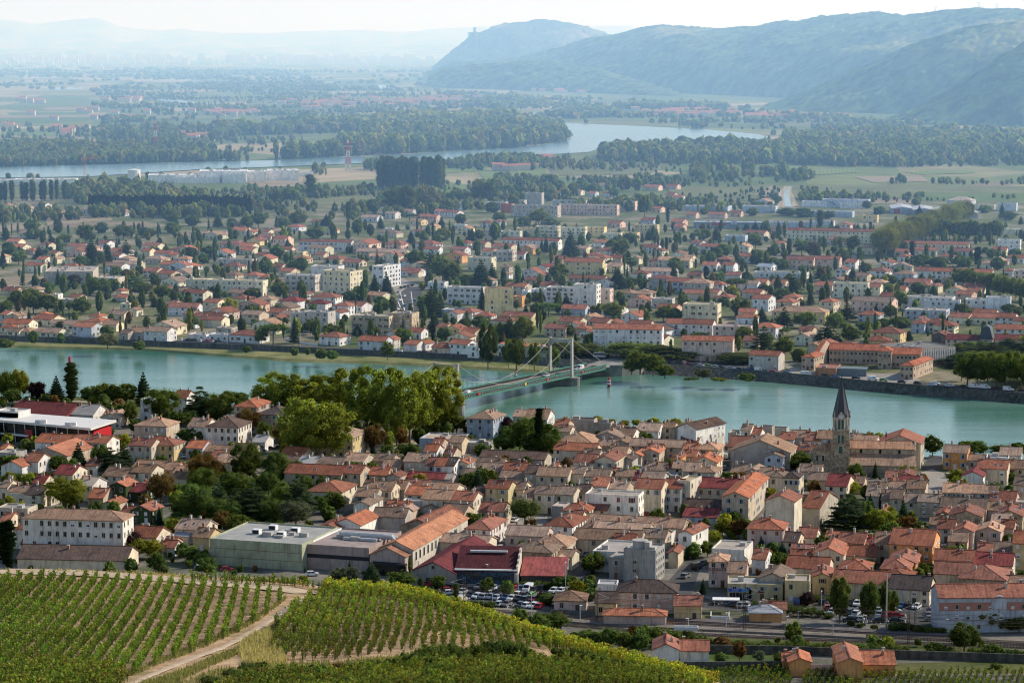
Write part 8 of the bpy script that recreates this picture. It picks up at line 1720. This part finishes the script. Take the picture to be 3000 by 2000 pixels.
vfield([(950, 1722), (1100, 1730), (1250, 1753), (1400, 1802), (1500, 1836), (1650, 1884), (1800, 1928), (1950, 1966), (2100, 2008), (2060, 2015), (1950, 1980), (1800, 1944), (1650, 1904), (1500, 1855), (1400, 1825), (1250, 1775), (1100, 1750), (950, 1740)], (1000, 1735), (1400, 1812), 1.1, .55, 1.0, (.275, .31, .045), 'right', .97)  # crest strip: sunlit yellow green is put into the vine colour
vfield([(1000, 1985), (1200, 1965), (1400, 1955), (1650, 1950), (1850, 1970), (2000, 1995), (2100, 2035), (900, 2060), (600, 2050), (760, 1990)], (1000, 2030), (1100, 1965), 1.2, .6, .95, (.12, .155, .034), 'right')
vfield([(810, 1850), (900, 1882), (1000, 1872), (1200, 1852), (1400, 1864), (1560, 1905), (1300, 1900), (1150, 1912), (960, 1935), (850, 1935), (790, 1905)], (900, 1925), (950, 1860), 1.15, .7, .82, (.115, .145, .036), 'right', .80)
vfield([(1990, 1972), (2310, 1962), (2325, 2030), (2050, 2030)], (2000, 2010), (2040, 1965), 1.6, 1.0, 1.25, (.12, .16, .035), 'foot', .95, False)
vfield([(2350, 1978), (2470, 1962), (2640, 1976), (3060, 1972), (3060, 2035), (2350, 2035)], (2400, 2020), (2440, 1970), 1.7, 1.0, 1.25, (.12, .16, .035), 'foot', .95, False)
VINES.sort(key=lambda q: math.hypot(q[0], q[1]))
def onscreen(q): x, y = PX((q[0], q[1], q[2] + .8)); return -10 < x < 3010 and y < 2010
big = [q for q in VINES if onscreen(q)][:296]; bigset = set(map(id, big))
VL = {'left': 'young vine tied to a stake near the bottom of the striped left vineyard', 'right': 'bushy vine tied to a stake in the lower right part of the hill vineyard', 'foot': 'vine in the flat vineyard at the foot of the hill'}
VGRP = {'left': 'nearest vines of the left vineyard', 'right': 'nearest vines of the right vineyard', 'foot': 'vines at the foot of the hill'}
for q in big:
    root = thing('vine_plant', (q[0], q[1], q[2]), random.uniform(0, 6.28), VL[q[5]], 'vine', VGRP[q[5]])
    place(random.choice(VM), 'foliage', root, (0, 0, 0), sc=(q[3], q[3], q[3]), color=q[4]); place(STK, 'stake', root, (0, 0, 0), sc=(1, 1, q[3]))
sx = STK; SV = np.array([v.co[:] for v in STK.vertices]); 
for fld, lab in (('left', 'rows of low green vines on stakes across the left side of the hill'), ('right', 'dense bright green vines on stakes over the right side of the hill'), ('foot', 'flat vineyard along the bottom edge beside the orange buildings')):
    Vs, Fs, As, off = [], [], [], 0; stv = MB()
    for q in VINES:
        if q[5] != fld or id(q) in bigset: continue
        V, Fq, A = VG[random.randrange(6)]; g = random.uniform(0, 6.28); ca, sa = math.cos(g), math.sin(g)
        Vs.append(np.stack([(V[:, 0] * ca - V[:, 1] * sa) * q[3] + q[0], (V[:, 0] * sa + V[:, 1] * ca) * q[3] + q[1], V[:, 2] * q[3] + q[2]], 1)); Fs.append(Fq + off); off += len(V); As.append(A * np.array(list(q[4]) + [1]))
        stv.obox((q[0], q[1], q[2] - .2), (q[0] + .03, q[1], q[2] + 1.5 * q[3]), .05, .05)
    if not Vs: continue
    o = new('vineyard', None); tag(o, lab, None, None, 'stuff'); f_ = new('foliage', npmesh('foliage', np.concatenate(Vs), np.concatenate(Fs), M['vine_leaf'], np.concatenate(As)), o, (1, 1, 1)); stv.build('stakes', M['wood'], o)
print('VINES', len(VINES), Counter(q[5] for q in VINES))
# shrubs on the hill
for rec in """1200 1945 3.0 2.6 b;1235 1935 3.1 2.8 b;1270 1928 3.1 3.0 b;1300 1920 3.1 2.6 b;1250 1955 2.8 2.4 b;1330 1915 2.6 2.4 b;1350 1925 2.6 2.6 b;1400 1918 2.8 2.6 b;1440 1912 3.1 2.8 b;1475 1910 3.1 3.0 b;1510 1915 3.0 2.8 b;1545 1922 2.6 2.4 b;1575 1932 2.2 2.2 b;1380 1940 2.2 2.4 l;1430 1942 2.2 2.6 b;1490 1940 2.0 2.4 l;1100 1945 1.5 2.6 l;1050 1950 1.5 2.6 b;1000 1950 1.4 2.4 r;1150 1945 1.7 2.6 b;1640 1915 2.2 2.4 b;1680 1918 2.2 2.6 l;1720 1925 2.4 2.6 b;1760 1935 2.2 2.4 b;1800 1945 2.0 2.6 l;1840 1955 2.2 2.6 b;1880 1965 2.0 2.6 b;1620 1940 1.8 2.4 l;720 1950 1.4 2.2 b;680 1970 1.4 2.4 l;760 1945 1.3 1.8 b;620 1990 1.4 2.4 b;1920 1975 1.8 2.4 b;930 1955 1.4 2.4 b;880 1960 1.3 2.2 l;1950 1990 1.7 2.4 b;1700 1950 1.6 2.2 b""".split(';'):
    q = rec.split(); p_ = on_hill(float(q[0]), float(q[1]) + 14)
    if p_: build_tree(p_ - Vector((0, 0, .15)), float(q[2]) * .85, float(q[3]) * 1.1, q[4], None, lod=1)
p_ = on_hill(22, 1668)
if p_: build_tree(p_, 7.6, 4.6, 's', None, 'dark cypress standing at the left end of the vineyard crest')
# grass: dry tufts along the crest, the track edges and the bare triangle
gr = np.random.default_rng(4); P, T = [], []
def tuft(poly, n, dry, h=.5):
    W = [on_hill(*m) for m in poly]; W = [v for v in W if v]; Pw = [(v.x, v.y) for v in W]
    x0, x1, y0, y1 = min(p[0] for p in Pw), max(p[0] for p in Pw), min(p[1] for p in Pw), max(p[1] for p in Pw)
    for _ in range(n * 3):
        if n <= 0: break
        x, y = random.uniform(x0, x1), random.uniform(y0, y1)
        if inpoly(x, y, Pw): P.append((x, y, hz1(x, y), h * random.uniform(.5, 1.4))); T.append(dry); n -= 1
tuft([(-60, 1668), (300, 1678), (600, 1692), (900, 1716), (900, 1712), (600, 1684), (300, 1670), (-60, 1658)], 2600, 1, .5)
tuft([(690, 1905), (740, 1860), (790, 1850), (840, 1935), (820, 1950), (720, 1945)], 1700, .85, .6)
tuft([(330, 2030), (500, 1975), (700, 1895), (850, 1800), (905, 1755), (870, 1800), (780, 1880), (620, 1950), (450, 2030)], 3600, .3, .4)
tuft([(330, 2000), (560, 1912), (760, 1818), (845, 1748), (830, 1752), (740, 1812), (540, 1902), (320, 1990)], 2600, .3, .38)
tuft([(420, 2040), (620, 1965), (850, 1945), (1150, 1925), (1600, 1925), (1900, 1970), (2000, 2040)], 9000, .25, .45)
P, T = np.array(P), np.array(T); n = len(P) * 3; P = P.repeat(3, 0); T = T.repeat(3)
g = gr.uniform(0, 6.28, n); o_ = np.stack([np.cos(g), np.sin(g), np.zeros(n)], 1); b_ = P[:, :3] + gr.normal(0, .12, (n, 3)) * np.array((1, 1, 0)); ln = o_ * gr.normal(0, .15, (n, 1)); wv = o_[:, [1, 0, 2]] * np.array((1, -1, 0)) * .045
h_ = P[:, 3:4] * np.array([[0, 0, 1]]); V = np.stack([b_ - wv, b_ + wv, b_ + wv * .3 + h_ + ln, b_ - wv * .3 + h_ + ln], 1).reshape(-1, 3)
dry = np.array([.50, .41, .24]); grn = np.array([.10, .13, .035]); cc = (T[:, None] * dry + (1 - T[:, None]) * grn) * gr.uniform(.6, 1.3, (n, 1))
o = new('grass', npmesh('grass', V, np.arange(4 * n).reshape(n, 4), M['leaf'], np.concatenate([cc, np.ones((n, 1))], 1)), None, (1, 1, 1)); tag(o, 'tufts of dry and green grass beside the vineyard tracks', None, None, 'stuff')
# ================================================================= labels that single each thing out
ORD = ['', 'second', 'third', 'fourth', 'fifth', 'sixth', 'seventh', 'eighth', 'ninth', 'tenth', 'eleventh', 'twelfth', 'thirteenth', 'fourteenth', 'fifteenth', 'sixteenth', 'seventeenth', 'eighteenth', 'nineteenth', 'twentieth', 'twenty-first', 'twenty-second', 'twenty-third', 'twenty-fourth', 'twenty-fifth', 'twenty-sixth', 'twenty-seventh', 'twenty-eighth', 'twenty-ninth', 'thirtieth']
def U(tile, x, y): return G(*tp_(tile, x, y))
LMN = [('church', U('TR', 1100, 900)), ('pale green hall', U('TL', 1760, 1500)), ('huge plane trees', U('TM', 300, 690)), ('white red-walled hall', U('TL', 500, 640)), ('long white apartment block', U('TL', 500, 1400)), ('grey-blue hip-roofed house', U('TM', 950, 680)), ('stone house', U('TM', 1300, 1540)), ('concrete silo', U('TM', 2080, 1600)), ('pink hotel', U('BR', 250, 540)), ('round street tree', U('TM', 1265, 1275)), ('big dark cedar', U('TR', 1140, 1310)), ('station', U('BM', 2100, 735)), ('white modern flats', U('TM', 1870, 1195)), ('pale town square', U('TR', 1750, 960)), ('tall dark cypress', U('TM', 1360, 800)), ('yellow corner house', U('TM', 1080, 1160)), ('brown park cedars', U('TL', 1500, 1150)), ('balcony block by the river', U('TR', 60, 690)), ('white and blue block', U('BR', 2000, 770)), ('arched-window hall', U('BM', 560, 240)), ('red-shuttered house', U('TR', 570, 1480)), ('ochre house on the square', U('TR', 1880, 900)), ('two orange buildings', U('BR', 1150, 1080))]
LMF = [('pink school', U('MR', 1200, 1390)), ('far bridge tower', U('MM', 1600, 1400)), ('yellow tower block', U('MM', 1090, 975)), ('white tower flats', U('MM', 100, 850)), ('grey gymnasium', U('ML', 470, 790)), ('long cream flats', U('ML', 1550, 830)), ('grey slab flats', U('MM', 1350, 310)), ('cream convent', U('MM', 1680, 700)), ('clipped tree avenue', U('MR', 1650, 470)), ('supermarket', U('MR', 330, 400)), ('dark windbreak hedge', U('ML', 1100, 300)), ('concrete block', U('ML', 2170, 1080)), ('white house on the left quay', U('ML', 1080, 1170)), ('long riverside flats', U('MM', 1970, 1250)), ('white stepped flats', U('MR', 1700, 960)), ('long red-roofed flats', U('MR', 1050, 480)), ('cream hip-roofed block', U('MR', 800, 1050)), ('pale blue riverside house', U('ML', 560, 1140)), ('avenue roundabout', U('MM', 450, 900)), ('pink flats pair', U('MM', 1760, 950)), ('mansard pavilion', U('MR', 2090, 1250)), ('far car park row', U('ML', 1400, 1175)), ('terraced grey flats', U('MM', 280, 1100)), ('red villa', U('MM', 770, 650)), ('white hip villas', U('ML', 2200, 930)), ('yellow flats row', U('MM', 1750, 460)), ('small field', U('ML', 300, 270))]
def near_lm(p, far):
    best = min((LMF if far else LMN), key=lambda l: (l[1].x - p.x) ** 2 + ((l[1].y - p.y) * .75) ** 2)
    dx, dy = p.x - best[1].x, p.y - best[1].y
    rel = ('behind' if dy > 0 else 'in front of') if abs(dy) > abs(dx) * 1.2 else ('right of' if dx > 0 else 'left of')
    return best[0], rel, math.hypot(dx, dy)
used = Counter()
def fit(lab):
    for a, b in (('the ', ''), (' with ', ', '), ('apartment block', 'block'), ('a slanting bracket', 'bracket'), ('closest ', 'nearest '), ('broadleaf ', ''), (' and ', '-'), ('on vineyard hill', 'on the hill'), (' roof', '')):
        if len(lab.split()) <= 16: return lab
        lab = lab.replace(a, b)
    return lab
def assign(recs):
    """recs: (obj, look words, position, far, category, group)"""
    buckets = {}
    for o, look, p, far, cat, grp in recs:
        lm, rel, dist = near_lm(p, far); buckets.setdefault((look, rel, lm), []).append((dist, o, cat, grp))
    for (look, rel, lm), L in buckets.items():
        L.sort(key=lambda q: q[0])
        for i, (dist, o, cat, grp) in enumerate(L):
            if len(L) == 1: lab = f'{look} {rel} the {lm}'
            elif i == 0: lab = f'{look} closest {rel} the {lm}'
            else: lab = f'{look}, {ORD[min(i, 29)]} closest {rel} the {lm}'
            lab = fit(lab); tag(o, lab, cat, grp)
def size_word(h):
    a = h['w']
    if h['hw'] > 9: return 'tall'
    if a > 26: return 'long'
    if a < 6: return 'narrow'
    if h['hw'] < 3.4: return 'low'
    return 'small' if a < 8.5 else ''
recs = []
for h in HOUSES:
    o = h['o']
    if h['label']: tag(o, h['label'], h['cat'] or 'house', h['group']); continue
    wc = WALLC[h['wc']][1]; rc = ROOFC[h['rc']][1]; nm = h['name']
    noun = {'town_house': 'house', 'villa': 'house', 'bungalow': 'bungalow', 'outbuilding': 'outbuilding', 'apartment_block': 'apartment block', 'warehouse': 'warehouse', 'shed': 'shed', 'flat_roofed_building': 'building'}.get(nm, 'building')
    roof = f'{rc} flat roof' if h['kind'] == 'f' else f'{rc} {"hipped" if h["kind"] == "h" else "lean-to" if h["kind"] == "s" else "gabled"} roof'
    recs.append((o, ' '.join(f'{size_word(h)} {wc} {noun} with {roof}'.split()), h['c'], h['far'], noun if noun != 'bungalow' else 'house', 'houses of the far town' if h['far'] else 'houses of the near town'))
assign(recs)
recs = []
for t_ in TREES:
    ROWL = {'clipped plane trees along the avenue': 'round clipped plane tree in the double row along the straight far avenue', 'row of leafy trees behind the white flats': 'leafy green tree in the row behind the white stepped flats', 'dark row of trees behind the long red roofed flats': 'dark tree in the row behind the long red-roofed flats', 'dense block of tall poplars at the edge of the fields': 'poplar in the dense dark block at the edge of the fields', 'row of poplars by the glasshouses': 'poplar in the loose row at the left by the glasshouses'}
    if t_['group'] in ROWL: tag(t_['o'], ROWL[t_['group']], 'tree', t_['group']); continue
    if t_['label']: tag(t_['o'], t_['label'], t_['cat'], t_['group']); continue
    sz = 'tiny' if t_['h'] < 2 else 'small' if t_['h'] < 5.5 else 'tall' if t_['h'] > 13 else ''
    w_ = t_['words']; w_ = w_ if sz == '' or w_.startswith(('tall', 'huge')) else f'{sz} {w_}'
    onh = t_['c'].y < 440
    if onh: recs.append((t_['o'], w_ + ' on the vineyard hill', t_['c'], False, t_['cat'], t_['group']))
    else: recs.append((t_['o'], w_, t_['c'], t_['c'].y > 1130, t_['cat'], t_['group'] or ('trees of the far town' if t_['c'].y > 1130 else 'trees of the near town')))
assign(recs)
bk = {}
for c in CARS:
    if c['label']: tag(c['o'], c['label'], {'car': 'car', 'van': 'van', 'bus': 'bus'}[c['kind']], c['group']); continue
    bk.setdefault((c['col'], c['kind'], c['where']), []).append(c)
for (cl, kd, wh), L in bk.items():
    L.sort(key=lambda c: PX(c['c'])[0])
    for i, c in enumerate(L):
        w_ = {'car': 'car', 'van': 'van', 'bus': 'bus'}[kd]
        pre = f'{cl} {w_} parked {wh}' if len(L) == 1 else f'leftmost {cl} {w_} {wh}' if i == 0 else f'rightmost {cl} {w_} {wh}' if i == len(L) - 1 else f'{ORD[i]} {cl} {w_} from the left {wh}'
        tag(c['o'], pre, w_, c['group'])
def simple(L, look, cat, grp):
    assign([(d['o'], look, d['c'], d['c'].y > 1130, cat, grp) for d in L])
simple(LAMPS, 'thin grey street lamp with a white head', 'street lamp', 'street lamps'); simple(MASTS, 'dark lattice catenary mast with a slanting bracket', 'catenary mast', 'catenary masts along the railway')
labs = Counter(o.get('label') for o in bpy.data.objects if o.parent is None and o.get('category') and not str(o.get('group', '')).startswith(('nearest vines', 'vines at')))
print('DUP', [k for k, v in labs.items() if v > 1][:10], 'LONG', [k for k in labs if k and len(k.split()) > 16][:5])
# ================================================================= windows and doors that can be seen from around the viewpoint
BV = BVHTree.FromPolygons([Vector(v) for v in OCC_V], OCC_F)
def seen(pt, slack=.6):
    for c in CAMS:
        d = pt - c; L = d.length; h = BV.ray_cast(c, d / L, L)
        if h[0] is None or h[3] > L - slack: return True
    return False
nwin = {}
for root, me, nm, loc, ang, sc, wc in PEND:
    x, y = PX(wc)
    if not (-60 < x < 3060 and -20 < y < 2020): continue
    if nwin.get(root.name, 0) >= 98 or not seen(wc): continue
    nwin[root.name] = nwin.get(root.name, 0) + 1
    place(me, nm, root, loc, (0, 0, ang), sc)
